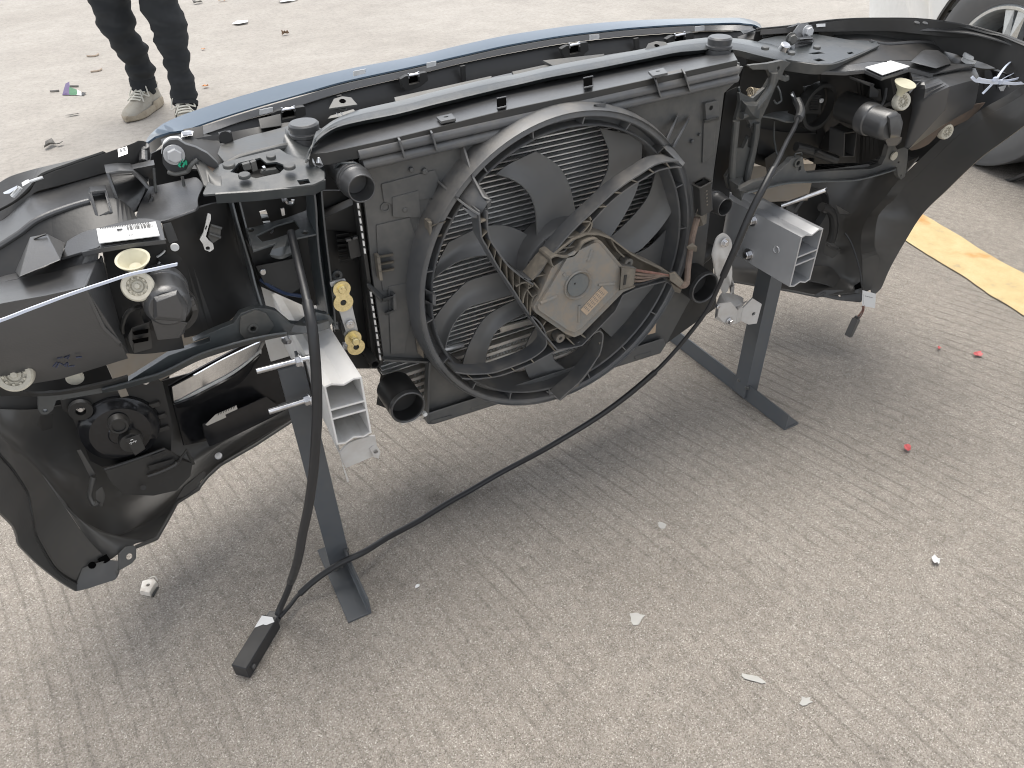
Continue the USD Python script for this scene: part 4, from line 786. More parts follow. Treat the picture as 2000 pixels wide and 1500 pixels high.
# bent tow bracket under the right rail, aluminium
tb = obj('tow_bracket', loft([T([(1398, 600, -.12), (1410, 572, -.12), (1432, 574, -.13), (1452, 582, -.14)]), T([(1396, 622, -.14), (1412, 610, -.15), (1434, 598, -.16), (1452, 590, -.15)]), T([(1424, 636, -.15), (1440, 616, -.16), (1446, 600, -.16), (1462, 586, -.14)])], .003, 16), ALUD, FE)
obj('bracket_plate', plY([(1405, 594), (1428, 590), (1441, 606), (1437, 632), (1420, 636), (1402, 618)], -.175, .003, [((1425, 627), .003)], rnd=.002), ALUD, tb)
obj('bracket_plate', plate(T([(1442, 612, -.17), (1470, 583, -.17), (1488, 594, -.17), (1478, 632, -.17), (1462, 634, -.17), (1446, 626, -.17)]), .004, [(at(1472, 613, Y=-.17), .0045)], n=(.2, 1, 0), rnd=.001), ALUD, tb)
obj('bracket_plate', hull(T([(1441, 606, -.175), (1446, 610, -.17), (1446, 628, -.17), (1437, 634, -.175), (1440, 600, -.165), (1452, 596, -.165)])), ALUD, tb)
obj('bolt', bolt(at(1424, 627, Y=-.177), NY, .0065, .007, 1.3), ZINC, tb)
obj('bolt', disc(at(1399, 597, Y=-.17), NY, .005, .008, 12), ZINC, tb)
stp = obj('strap_bracket', loft([T([(1392, 498, -.16), (1400, 466, -.16), (1412, 456, -.16), (1424, 462, -.16), (1430, 478, -.16)]), T([(1396, 520, -.15), (1406, 500, -.155), (1416, 500, -.16), (1424, 502, -.16), (1428, 500, -.16)]), T([(1400, 545, -.13), (1408, 530, -.14), (1418, 524, -.15), (1428, 522, -.155), (1430, 522, -.155)]), T([(1412, 575, -.12), (1420, 570, -.13), (1424, 560, -.14), (1428, 552, -.15), (1430, 545, -.15)])], .003, 18, sub=3), ALUD, FE, smooth=45)
obj('bolt', bolt(at(1415, 474, Y=-.165), NY, .0065, .006, 1.6), ZINC, stp)
obj('strap_bracket', loft([T([(1424, 560, -.10), (1428, 540, -.10)]), T([(1430, 590, -.12), (1432, 556, -.11)]), T([(1426, 578, -.13), (1428, 560, -.12)])], .003, 6, smooth=False), ALUD, stp)

# ---- left post of the radiator frame and gold hinge plate
lpost = obj('frame_post', loft([T([(598, 378, -.03), (610, 374, -.06), (620, 372, -.05)]), T([(600, 458, -.03), (616, 456, -.07), (626, 452, -.06)]), T([(618, 590, -.05), (632, 585, -.10), (642, 580, -.08)]), T([(622, 630, -.06), (638, 622, -.11), (648, 618, -.09)])], .004, 16, sub=2), STEEL, FE)
obj('post_edge', cat(wall(T([(454, 393, -.08), (466, 440, -.09), (478, 480, -.095), (490, 520, -.10), (500, 560, -.11), (512, 600, -.12), (530, 640, -.125)]), (0, .04, 0), .003, smooth=True, res=30), wall(T([(466, 385, -.05), (480, 440, -.06), (490, 480, -.07)]), (0, .03, 0), .003)), STEEL, lpost)
obj('post_edge', cat(wall(T([(612, 362, -.10), (617, 400, -.105), (620, 455, -.11), (624, 500, -.115), (632, 560, -.12), (640, 615, -.125)]), (0, .05, 0), .003, smooth=True, res=30), wall(T([(628, 370, -.08), (634, 440, -.09), (648, 560, -.10), (656, 640, -.11)]), (0, .04, 0), .003, smooth=True, res=24)), STEEL, lpost)
obj('post_shelf', plate(T([(481, 446, -.07), (508, 440, -.06), (560, 425, -.05), (600, 410, -.05), (620, 446, -.10), (622, 456, -.105), (575, 466, -.11), (530, 478, -.115), (494, 490, -.115), (487, 465, -.09)]), .003, [T([(500, 460, -.08), (540, 440, -.07), (575, 430, -.07), (586, 446, -.09), (560, 458, -.1), (532, 468, -.1), (512, 472, -.105)]), (at(490, 449, Y=-.08), .005), (at(596, 454, Y=-.1), .005)]), STEEL, lpost)
obj('post_tongue', loft([T([(548, 462, -.10), (565, 458, -.10), (572, 470, -.10)]), T([(530, 488, -.125), (552, 482, -.125), (572, 480, -.12)]), T([(527, 497, -.13), (548, 500, -.13), (572, 492, -.125)]), T([(530, 502, -.128), (550, 506, -.128), (572, 496, -.12)])], .003, 12), STEEL, lpost)
obj('post_back', plate(T([(456, 395, -.03), (600, 372, .0), (640, 590, -.02), (600, 600, -.03), (510, 560, -.05)]), .003), DARK, lpost)
obj('post_back', plate(T([(500, 520, -.06), (575, 505, -.06), (590, 560, -.07), (560, 580, -.07), (520, 560, -.07)]), .003), DARK, lpost)
obj('post_bolt', disc(at(513, 530, Y=-.09), NY, .005, .004, 12), ZINC, lpost)
obj('blue_wire', tube(T([(508, 545, -.06), (545, 568, -.07), (562, 574, -.07), (592, 578, -.075)]), .003, 8), plain('dark_blue_wire', (.03, .05, .11), .4), lpost)
obj('dark_panel', plate(T([(612, 372, -.02), (690, 372, -.02), (722, 560, -.02), (742, 720, -.02), (660, 720, -.02), (640, 560, -.02)]), .003), DARK, lpost)
obj('dark_panel', hull(T([(632, 410, -.03), (690, 385, -.03), (700, 455, -.03), (632, 448, -.03), (635, 425, -.05), (690, 400, -.05)])), PLASD, lpost)
for i in range(6): obj('louvre', hull(np.vstack([TY([(656 + i * 1.5, 458 + 10 * i), (682 + i * 1.5, 454 + 10 * i), (683 + i * 1.5, 460 + 10 * i), (657 + i * 1.5, 463 + 10 * i)], -.04), TY([(656 + i * 1.5, 459 + 10 * i), (682 + i * 1.5, 455 + 10 * i)], -.055)])), PLASD, lpost)
obj('vent_cover', plY([(679, 470), (699, 462), (706, 500), (685, 506)], -.07, .008, rnd=.001), PLASD, lpost)
for x, y in ((680, 468), (693, 464)): obj('vent_clip', box(at(x, y, Y=-.075), (.008, .006, .004)), PLAS, lpost)
obj('post_eye', ring(at(657, 536, Y=-.06), NY, .004, .009, .005, 18), STEEL, lpost)
gp = obj('hinge_plate', plY([(644, 552), (674, 545), (682, 570), (690, 606), (698, 640), (703, 676), (696, 682), (678, 668), (672, 655), (676, 648), (670, 630), (662, 606), (655, 590)], -.100, .004, rnd=.001), ALUD, FE, 'pale grey hinge plate with gold washers')
for P_, cs, r_ in (([(667, 564, .0145), (670, 590, .0165)], (667, 564), None), ([(689, 660, .0145), (695, 677, .0155)], (690, 660), None)):
    pg = None
    for x, y, r in P_:
        q = at(x, y, Y=-.105); c_ = Point(q[0], q[2]).buffer(r, 16); pg = c_ if pg is None else pg.union(c_)
    x, y, r = P_[1]; q = at(x, y, Y=-.105)
    pg = pg.buffer(.004).buffer(-.004).difference(Point(q[0], q[2]).buffer(.0052, 12))
    obj('gold_washer', extrude2(pg, np.array([0, -.1045, 0]), np.array([1., 0, 0]), np.array([0, 0, 1.]), np.array([0, -1., 0]), .0028), GOLD, gp)
    obj('pivot_pin', disc(at(x, y, Y=-.103), NY, .005, .002, 16), DARK, gp)
    h = .006 if P_[0][1] < 600 else .016
    obj('gold_screw', cat(disc(at(cs[0], cs[1], Y=-.107), NY, .0068, h, 18), box(at(cs[0], cs[1], Y=-.107 - h), (.007, .0012, .0014)), box(at(cs[0], cs[1], Y=-.107 - h), (.0014, .0012, .007))), GOLD, gp)
obj('zinc_screw', cat(disc(at(684, 633, Y=-.104), NY, .0078, .003, 20), box(at(684, 633, Y=-.1075), (.008, .001, .0014)), box(at(684, 633, Y=-.1075), (.0014, .001, .008))), ZINC, gp)
obj('plate_bracket', hull(T([(664, 626, -.08), (674, 628, -.095), (676, 645, -.095), (670, 655, -.08), (666, 640, -.07)])), STEELD, gp)

# ---- right post: ladder of black painted steel with a spring
rp_ = [(1459, 128), (1500, 124), (1530, 118), (1546, 122), (1533, 134), (1528, 146), (1538, 150), (1541, 145), (1542, 156), (1534, 160), (1521, 155), (1517, 165), (1508, 186), (1500, 205), (1486, 235), (1484, 262), (1478, 295), (1472, 325), (1466, 350), (1462, 376), (1450, 378), (1424, 370), (1418, 345), (1428, 330), (1431, 300), (1434, 262), (1438, 230), (1446, 200), (1444, 180), (1470, 192), (1494, 172), (1506, 152), (1500, 136), (1470, 136)]
slot = [(1442, 236), (1460, 232), (1466, 244), (1462, 268), (1452, 290), (1440, 290)]
rpost = obj('frame_post', plate(TY(rp_, -.09), .008, [TY(slot, -.09), (at(1520, 134, Y=-.09), .004), TY([(1464, 252), (1470, 244), (1474, 262), (1466, 290), (1460, 286)], -.09)], n=(0, 1, 0), rnd=.002), STEELD, FE)
obj('post_edge', cat(tube(TY([(1432, 372), (1430, 330), (1433, 290), (1438, 236)], -.095), .007, 10), tube(TY([(1456, 372), (1462, 330), (1472, 290), (1478, 240)], -.095), .006, 10), tube(TY([(1448, 226), (1470, 214), (1492, 190), (1508, 162), (1512, 142)], -.096), .0075, 10)), STEELD, rpost)
obj('post_knuckle', noisy(hull(T([(1424, 350, -.10), (1450, 345, -.10), (1458, 366, -.10), (1448, 392, -.10), (1428, 380, -.10), (1440, 362, -.125), (1446, 378, -.12)])).subdivide().subdivide(), .006, 30), STEELD, rpost)
obj('post_lug', noisy(hull(T([(1448, 196, -.09), (1486, 200, -.09), (1484, 232, -.09), (1452, 234, -.09), (1458, 205, -.11), (1478, 206, -.11), (1472, 226, -.11)])).subdivide().subdivide(), .004, 40), STEELD, rpost)
hx = [at(1464, 180, Y=-.075), at(1496, 186, Y=-.075)]
tt = np.linspace(0, 1, 120); d_ = hx[1] - hx[0]; X_, Y_, _ = frame(d_)
obj('spring', tube(np.array([hx[0] + d_ * t + .0085 * (math.cos(t * 2 * math.pi * 9) * X_ + math.sin(t * 2 * math.pi * 9) * Y_) for t in tt]), .0015, 5, smooth=False), COPPER, rpost)
obj('spring', tube(T([(1443, 170, -.07), (1446, 184, -.07), (1454, 190, -.07), (1466, 192, -.07)]), .0028, 6), STEEL, rpost)
obj('post_shelf', plate(T([(1487, 226, -.08), (1510, 219, -.06), (1540, 216, -.05), (1538, 220, -.06), (1559, 228, -.08), (1550, 237, -.1), (1536, 237, -.1), (1514, 230, -.1)]), .003), STEEL, rpost)
obj('post_bracket', plate(T([(1570, 170, -.04), (1588, 166, -.04), (1590, 182, -.04), (1580, 196, -.04), (1568, 198, -.04), (1574, 184, -.04)]), .003), STEELD, rpost)
obj('post_wire', tube(T([(1518, 168, -.08), (1524, 182, -.085), (1526, 196, -.085), (1518, 202, -.085), (1512, 196, -.085)]), .0022, 6), STEEL, rpost)
obj('post_wire', tube(T([(1513, 235, -.07), (1512, 270, -.07), (1515, 290, -.07), (1518, 302, -.075)]), .0018, 6), STEEL, rpost)
obj('post_back', plate(T([(1452, 128, .01), (1600, 126, .02), (1580, 300, .02), (1505, 330, .02), (1418, 300, .0)]), .003), PLASD, rpost)
obj('post_back', loft([T([(1480, 250, .0), (1560, 260, .0), (1640, 260, .0)]), T([(1480, 300, .0), (1560, 310, .0), (1640, 300, .0)])], .003, 8), DARK, rpost)
obj('dark_panel', plate(T([(1418, 180, -.05), (1440, 170, -.05), (1425, 380, -.05), (1400, 520, -.05), (1372, 540, -.05), (1396, 330, -.05)]), .003), DARK, rpost)
obj('post_box', hull(T([(1494, 310, -.03), (1520, 292, -.03), (1560, 322, -.04), (1552, 352, -.04), (1498, 342, -.03), (1500, 312, .02), (1550, 320, .02)])), DARK, rpost)

# ---- lower headlight supports
sl = [(640, 640), (652, 628), (644, 616), (618, 610), (602, 622), (586, 634), (568, 632), (556, 622), (540, 608), (522, 603), (500, 602), (470, 612), (456, 632), (430, 642), (400, 655), (340, 688), (250, 745), (130, 770), (74, 774), (74, 800), (80, 809), (92, 810), (104, 800), (110, 782), (150, 776), (220, 764), (300, 744), (345, 722), (400, 700), (460, 680), (520, 664), (560, 656), (590, 652)]
sup = obj('headlight_support', plate(TY(sl, -.13), .012, [TY([(182, 724), (270, 702), (286, 710), (240, 730), (192, 744), (186, 738)], -.13), TY([(300, 690), (410, 658), (412, 666), (320, 698)], -.13), (at(494, 641, Y=-.13), .0045), (at(88, 802, Y=-.13), .003), (at(116, 754, Y=-.13), .004)], n=(0, 1, 0), rnd=.002), STEEL, FE)
obj('support_flange', loft([T([(560, 656, -.13), (460, 680, -.13), (400, 700, -.13), (300, 744, -.13), (200, 768, -.13)]), T([(560, 652, -.165), (460, 672, -.165), (400, 690, -.16), (300, 735, -.155), (200, 762, -.15)])], .003, 24), STEEL, sup)
obj('support_ledge', loft([T([(600, 618, -.10), (622, 612, -.10), (640, 616, -.10)]), T([(574, 634, -.14), (606, 636, -.145), (642, 626, -.14)]), T([(568, 648, -.15), (610, 650, -.15), (646, 640, -.145)])], .003, 12), STEELD, sup)
obj('support_pad', plate(TY([(470, 620), (500, 606), (520, 612), (536, 636), (520, 656), (480, 664), (468, 650)], -.134), .004, [(at(494, 641, Y=-.134), .0045)], n=(0, 1, 0), rnd=.003), STEELD, sup)
obj('pad_ring', ring(at(494, 641, Y=-.134), NY, .0045, .008, .002, 18), STEELD, sup)
sr = [(1440, 372), (1470, 356), (1510, 346), (1524, 332), (1540, 318), (1546, 310), (1568, 306), (1571, 330), (1576, 338), (1620, 334), (1660, 332), (1700, 330), (1722, 322), (1730, 306), (1736, 284), (1744, 280), (1774, 290), (1772, 318), (1768, 344), (1760, 351), (1754, 344), (1752, 326), (1720, 334), (1690, 345), (1640, 350), (1600, 352), (1560, 357), (1520, 358), (1490, 366), (1462, 376)]
SUPR = dusty('dusty_support_steel', (.075, .076, .074), (.25, .225, .19), .55, .42, 12, .4, spec=.7, lo=.42, hi=.72)
supr = obj('headlight_support', plate(TY(sr, -.13), .012, [(at(1557, 318, Y=-.13), .005), (at(1755, 317, Y=-.13), .003), (at(1760, 343, Y=-.13), .0025), TY([(1560, 326), (1565, 324), (1564, 332), (1559, 334)], -.13)], n=(0, 1, 0), rnd=.002), SUPR, FE)
obj('support_flange', loft([T([(1460, 372, -.13), (1520, 357, -.13), (1600, 350, -.13), (1690, 343, -.13), (1750, 326, -.13)]), T([(1460, 376, -.16), (1522, 360, -.16), (1602, 354, -.16), (1692, 347, -.155), (1750, 330, -.15)])], .003, 24), STEEL, supr)
obj('pad_ring', ring(at(1557, 318, Y=-.132), NY, .005, .009, .003, 18), STEELD, supr)
obj('support_wire', tube(T([(1552, 306, -.13), (1554, 300, -.135), (1562, 298, -.135), (1566, 303, -.13)]), .0016, 6), STEEL, supr)
obj('support_screw', disc(at(1745, 304, Y=-.133), NY, .010, .004, 20), IVORY, supr)
obj('support_screw', cat(disc(at(146, 736, Y=-.133), NY, .0115, .004, 22), box(at(150, 735, Y=-.1375), (.009, .001, .010))), IVORY, sup)

# ---- left headlight housing
HL = obj('headlight', loft([T([(-60, 585, -.155), (0, 552, -.155), (100, 532, -.17), (190, 507, -.185)]), T([(-60, 618, -.25), (0, 593, -.25), (90, 577, -.255), (166, 560, -.26)]), T([(-60, 722, -.25), (0, 690, -.25), (120, 676, -.245), (236, 668, -.235)]), T([(-60, 790, -.20), (0, 760, -.19), (120, 740, -.19), (250, 700, -.18)])], .004, 28, smooth=False), PLAS, FE, 'left headlight housing seen from behind')
obj('housing_side', loft([T([(190, 507, -.185), (168, 560, -.26), (206, 640, -.245), (237, 668, -.235)]), T([(200, 500, -.18), (214, 560, -.185), (236, 640, -.19), (252, 690, -.18)])], .004, 16, smooth=False), PLAS, HL)
obj('housing_ledge', loft([T([(-60, 586, -.155), (0, 553, -.155), (100, 533, -.17), (191, 508, -.185)]), T([(-60, 575, -.13), (0, 541, -.13), (70, 527, -.14), (130, 500, -.16), (192, 482, -.19)])], .003, 24), PLAS, HL)
obj('housing_shelf', loft([T([(131, 471, -.14), (180, 448, -.14), (225, 437, -.13), (265, 427, -.125), (314, 432, -.14)]), T([(118, 505, -.17), (160, 492, -.18), (193, 483, -.19), (258, 473, -.187), (322, 466, -.187)])], .003, 24, sub=2), PLAS, HL)
obj('shelf_edge', wall(T([(160, 492, -.182), (195, 484, -.191), (258, 474, -.189), (322, 467, -.189)]), (0, .0, -.006), .003), PLAS, HL)
obj('housing_front', loft([T([(-60, 515, -.09), (0, 480, -.09), (36, 457, -.09), (72, 430, -.085), (108, 414, -.08), (175, 393, -.075), (225, 387, -.07), (263, 416, -.07)]), T([(-60, 580, -.11), (0, 545, -.11), (45, 532, -.115), (90, 512, -.12), (126, 480, -.12), (190, 448, -.12), (240, 435, -.12), (266, 426, -.115)])], .003, 40), PLASD, HL)
obj('housing_top', loft([T([(-60, 455, .0), (0, 432, .0), (40, 398, .0), (62, 380, .0), (110, 365, .005), (190, 342, .01), (235, 327, .015), (292, 312, .02)]), T([(-60, 492, -.05), (0, 458, -.05), (36, 432, -.05), (72, 412, -.05), (110, 396, -.045), (175, 376, -.04), (225, 366, -.03), (290, 350, -.01)]), T([(-60, 515, -.09), (0, 480, -.09), (36, 457, -.09), (72, 430, -.085), (108, 414, -.08), (175, 393, -.075), (225, 387, -.07), (263, 416, -.07)])], .003, 48, sub=4), PLAS, HL, smooth=50)
obj('ridge_bead', tube(T([(-60, 515, -.091), (0, 480, -.091), (36, 457, -.091), (72, 430, -.086), (108, 414, -.081), (175, 393, -.076)]), .004, 8, res=40), PLAS, HL)
lump = hull(T([(59, 463, -.135), (92, 457, -.13), (38, 541, -.205), (118, 508, -.20), (75, 462, -.11), (128, 475, -.13), (30, 530, -.13)]))
obj('housing_boss', lump, PLAS, HL)
obj('boss_mark', tube(T([(66, 467, -.142), (80, 461, -.139), (90, 458, -.136)]), .0014, 5), DARK, HL)
obj('socket', cat(wall(T([(176, 377, -.075), (206, 373, -.072), (217, 414, -.098), (190, 424, -.10)]), (0, .03, -.004), .004, closed=True), loft([T([(182, 404, -.08), (212, 398, -.08)]), T([(190, 421, -.095), (216, 413, -.095)])], .003, 6, smooth=False), plY([(178, 380), (206, 376), (214, 402), (184, 410)], -.05, .003)), PLAS, HL)
obj('pocket', wall(T([(232, 398, -.07), (222, 372, -.07), (210, 338, -.06), (234, 336, -.055), (258, 336, -.05), (274, 350, -.05), (290, 368, -.055)]), (0, .05, -.006), .004), PLAS, HL)
obj('pocket_floor', loft([T([(214, 345, .0), (258, 340, .0), (288, 366, .0)]), T([(232, 392, -.02), (262, 392, -.02), (292, 372, -.01)]), T([(240, 402, -.06), (264, 410, -.06), (296, 384, -.05)])], .003, 14), DARK, HL)
obj('housing_wing', loft([T([(292, 365, -.01), (335, 356, -.01), (380, 346, -.01), (398, 362, -.03)]), T([(270, 408, -.07), (310, 402, -.07), (350, 392, -.07), (386, 390, -.08)]), T([(266, 424, -.11), (300, 426, -.11), (345, 418, -.11), (386, 402, -.105)]), T([(300, 434, -.125), (320, 431, -.125), (350, 420, -.12), (382, 408, -.115)])], .003, 20, sub=3), PLAS, HL, smooth=50)
obj('wing_post', cat(hull(T([(282, 318, .01), (300, 312, .01), (300, 330, -.01), (262, 328, -.01), (255, 322, -.005), (290, 335, .0)])), tube(T([(279, 290, .03), (280, 316, .01)]), .006, 8), disc(at(281, 288, Y=.03), (0, -.3, 1), .008, .003, 14)), PLAS, HL)
obj('wing_post', hull(T([(256, 322, -.01), (300, 312, .0), (302, 322, -.02), (258, 330, -.03), (270, 345, -.01), (300, 350, .0)])), PLAS, HL)
obj('bar_label', plate(T([(190, 450, -.1475), (305, 436, -.1475), (313, 463, -.1895), (195, 478, -.1905)]) + np.array([0, -.001, .003]), .0012), PAPER, HL)
LP0, LP1 = T([(190, 450, -.1475), (313, 463, -.1895)]); Lq = T([(190, 450, -.1475), (305, 436, -.1475), (313, 463, -.1895), (195, 478, -.1905)])
def onlab(u, v): return (Lq[0] * (1 - u) * (1 - v) + Lq[1] * u * (1 - v) + Lq[2] * u * v + Lq[3] * (1 - u) * v) + np.array([0, -.0014, .0042])
def lab_bar(u0, u1, v0, v1): return hull(np.vstack([[onlab(u, v), onlab(u, v) - [0, 0, .0003]] for u in (u0, u1) for v in (v0, v1)]).reshape(-1, 3))
bars = []; u = .50
while u < .93:
    w = random.choice((.005, .009, .014)); bars.append(lab_bar(u, u + w, .14, .40)); u += w + random.choice((.006, .012, .02))
bars += [lab_bar(.06 + i * .028, .075 + i * .028, .03, .09) for i in range(30)]
bars += [lab_bar(.34, .42, .26, .32), lab_bar(.35, .40, .36, .39), lab_bar(.33, .355, .26, .38)]
bars += [lab_bar(.50 + i * .03, .515 + i * .03, .74, .78) for i in range(3)]
obj('label_print', cat(bars), INK, HL, smooth=False)
obj('recess', loft([T([(200, 484, -.17), (260, 476, -.165), (325, 468, -.16)]), T([(214, 560, -.165), (270, 560, -.14), (330, 540, -.13)]), T([(246, 690, -.165), (300, 690, -.14), (360, 680, -.13)])], .003, 14), DARK, HL)
obj('rear_panel', loft([T([(316, 430, -.09), (350, 418, -.09), (388, 406, -.08), (460, 392, -.03)]), T([(330, 520, -.08), (380, 520, -.06), (440, 520, -.03), (500, 520, -.02)]), T([(360, 660, -.08), (420, 645, -.08), (470, 610, -.06), (520, 600, -.05)])], .003, 16), DARK, HL)
obj('connector', hull(T([(317, 438, -.15), (334, 434, -.14), (348, 470, -.15), (330, 476, -.155), (320, 440, -.1), (345, 470, -.1)])), PLASD, HL)
obj('connector', hull(T([(306, 500, -.15), (345, 494, -.15), (356, 506, -.15), (340, 530, -.15), (318, 530, -.15), (310, 504, -.1), (350, 510, -.1)])), DARK, HL)
obj('connector_pin', disc(at(341, 482, Y=-.157), NY, .0055, .003, 14), WHITE, HL)
for P_ in ([(306, 502), (320, 492), (322, 489)], [(308, 518), (312, 512)]): obj('housing_clip', tube(TY(P_, -.155), .0015, 5), TUBE, HL)
capo = at(330, 602, Y=-.245)
obj('lamp_cap', lathe([(.0001, 0), (.023, 0), (.0265, -.004), (.0285, -.010), (.0285, -.045), (.031, -.047), (.032, -.056), (.030, -.068), (.0001, -.07)], capo, NY, 48), PLAS, HL)
obj('cap_facet', hull(T([(300, 580, -.246), (346, 566, -.246), (368, 598, -.246), (362, 628, -.246), (300, 624, -.246), (306, 590, -.252), (344, 576, -.252), (358, 602, -.252), (352, 622, -.252), (308, 618, -.252)])), PLAS, HL)
obj('cap_skirt', hull(T([(294, 620, -.235), (366, 630, -.235), (350, 660, -.215), (308, 664, -.215), (300, 640, -.18), (360, 650, -.18)])), PLAS, HL)
obj('cap_ring', ring(at(330, 600, Y=-.175), NY, .028, .036, .012, 40), PLASD, HL)
for x, y in ((283, 594), (374, 588), (378, 598)): obj('cap_lug', box(at(x, y, Y=-.19), (.007, .01, .008)), PLAS, HL)
obj('cap_neck', hull(T([(258, 640, -.20), (292, 628, -.20), (298, 680, -.19), (262, 690, -.19), (248, 660, -.16), (290, 640, -.15)])), PLASD, HL)
for y in (648, 664): obj('neck_slot', hull(T([(258, y, -.203), (290, y - 6, -.203), (290, y + 2, -.203), (262, y + 7, -.203), (275, y, -.195)])), HOLE, HL)
obj('neck_hoop', tube(T([(240, 650, -.19), (243, 622, -.2), (258, 604, -.2), (275, 600, -.19)]), .003, 6), PLASD, HL)
def adjuster(px, py, Y, r, d, mat_, parent):
    o = at(px, py, Y=Y)
    a = obj('adjuster_screw', lathe([(.0001, -.004), (r * .42, -.004), (r * .45, -.001), (r * .62, -.002), (r * .66, .002), (r * .9, .003), (r, 0), (r, -.009), (r * .9, -.012), (.0001, -.014)], o, d, 36), mat_, parent)
    x, y, dd = frame(d)
    for k_ in range(10):
        q = k_ * math.pi / 5; e = math.cos(q) * x + math.sin(q) * y
        obj('tooth', box(o + e * r * .58 + dd * .0, (.0026, .0026, .0035)), mat_, a)
    obj('hub', bolt(o - dd * .004, d, r * .2, .004, 1.8), mat_, a)
    return a
adjuster(268, 559, -.228, .0190, (-.15, -.85, .5), IVORY, HL)
obj('adjuster_cup', lathe([(.0001, 0), (.006, 0), (.0085, .010), (.0195, .0225), (.0205, .025), (.0175, .0245), (.007, .013), (.0001, .012)], at(270, 535, Y=-.205), (0, -.25, 1), 30), CREAM, HL)
obj('cup_clip', cat(hull(T([(236, 514, -.19), (254, 518, -.195), (256, 530, -.195), (240, 524, -.19), (248, 516, -.18)])), hull(T([(240, 526, -.19), (256, 532, -.195), (254, 538, -.19), (244, 532, -.18)]))), PLAS, HL)
adjuster(27, 732, -.215, .0215, (-.1, -.9, .4), IVORY, HL)
obj('adjuster_rod', tube(T([(-4, 640, -.22), (4, 668, -.22), (10, 690, -.22)]), .007, 10), IVORY, HL)
obj('adjuster_rod', cat(box(at(12, 686, Y=-.225), (.018, .012, .006)), tube(T([(10, 680, -.225), (15, 698, -.225)]), .004, 8)), IVORY, HL)
def strokes(L_, Y, r, mat_, name, parent):
    obj(name, cat([tube(TY(P_, Y), r, 5, smooth=False) for P_ in L_]), mat_, parent)
strokes([[(104, 716), (112, 707)], [(110, 718), (116, 708), (122, 712)], [(124, 714), (130, 708), (128, 716)], [(132, 708), (134, 716), (146, 714)], [(112, 700), (122, 697)], [(126, 699), (136, 694), (132, 701)], [(148, 698), (160, 697)]], -.2275, .0012, BLUEM, 'marker_writing', HL)
obj('lower_edge', loft([T([(-60, 790, -.19), (0, 755, -.19), (60, 768, -.17), (130, 764, -.16), (250, 735, -.15)]), T([(-60, 800, -.14), (0, 775, -.14), (60, 775, -.14), (130, 770, -.14), (250, 745, -.14)])], .003, 20), PLASD, HL)
# silver clip bracket on the dark inner side
obj('clip_bracket', cat(plY([(397, 455), (402, 436), (406, 418), (412, 419), (412, 428), (408, 440), (402, 462), (408, 470), (416, 476), (418, 486), (410, 492), (400, 488), (396, 476), (390, 468)], -.10, .003, [((406, 485), .003), [(400, 447), (403, 440), (405, 442), (402, 450)]], rnd=.001)), TUBE, HL)
obj('clip_bracket', cat(hull(T([(411, 438, -.095), (432, 444, -.095), (430, 466, -.095), (414, 476, -.095), (406, 462, -.095), (412, 440, -.06), (430, 460, -.06)])), tube(T([(412, 440, -.097), (433, 446, -.097)]), .0022, 6, smooth=False), tube(T([(408, 456, -.097), (431, 464, -.097)]), .0022, 6, smooth=False)), STEELD, HL)

# ---- left bumper corner: top flange, outer skin, wheel arch return, inner skin
ftop = [(-60, 445, .03), (0, 413, .01), (36, 392, .0), (60, 372, .0), (68, 357, .0), (86, 342, .0), (140, 322, .005), (203, 300, .01), (270, 276, .02), (292, 283, .05)]
fbot = [(-60, 470, .02), (0, 433, .0), (36, 405, -.002), (60, 384, -.002), (70, 375, -.002), (90, 369, -.002), (140, 356, .003), (203, 338, .008), (270, 318, .018), (294, 312, .04)]
BC = obj('bumper_cover', loft([T(ftop) + [0, .01, -.004], T(ftop), T(fbot)], .003, 50), PLASD, FE, 'dark bumper cover with both wheel arch corners')
obj('outer_skin', loft([T([(-60, 398, .06), (0, 361, .055), (23, 348, .05), (68, 334, .045), (144, 315, .04), (191, 302, .03), (203, 299, .02)]) - [0, 0, .05], T([(-60, 398, .06), (0, 361, .055), (23, 348, .05), (68, 334, .045), (144, 315, .04), (191, 302, .03), (203, 299, .02)]), T([(-60, 445, .03), (0, 412, .015), (36, 391, .005), (62, 366, .003), (86, 341, .003), (140, 321, .008), (203, 299, .012)])], .003, 40), PLASD, BC)
obj('flange_clip', cat(hull(T([(230, 291, .0), (248, 286, .0), (250, 300, -.01), (231, 307, -.01), (240, 290, .01)])), box(at(236, 294, Y=-.012), (.003, .002, .005)), box(at(243, 292, Y=-.012), (.003, .002, .005))), TUBE, BC)
obj('flange_clip', hull(T([(6, 376, .0), (22, 368, .0), (34, 362, .0), (32, 369, -.005), (18, 378, -.008), (8, 379, -.005)])), CHROME, BC)
obj('flange_clip', cat(hull(T([(42, 357, .0), (56, 350, .0), (58, 356, -.006), (44, 364, -.006), (50, 352, .01)])), tube(T([(40, 366, .0), (24, 384, .0)]), .003, 6), tube(T([(58, 355, .0), (84, 346, .0)]), .002, 6)), TUBE, BC)
w0 = T([(-90, 880, -.27), (-40, 952, -.23), (0, 1000, -.20), (23, 1023, -.185), (34, 1046, -.172), (39, 1066, -.165), (63, 1090, -.15), (101, 1122, -.135), (149, 1155, -.12)])
w1 = T([(-90, 800, -.14), (-40, 850, -.115), (0, 893, -.10), (25, 922, -.10), (50, 960, -.10), (62, 1010, -.115), (72, 1055, -.12), (100, 1104, -.122), (149, 1142, -.114)])
w2 = T([(-90, 770, -.06), (-40, 812, -.04), (0, 853, -.03), (14, 866, -.03), (70, 912, -.04), (98, 950, -.055), (126, 990, -.07), (166, 1046, -.085), (212, 1094, -.095)])
obj('arch_return', loft([w0, w1], .003, 40), SKIN, BC)
obj('arch_step', wall(w1, (0, .006, .0), .004, smooth=True, res=40), DARK, BC)
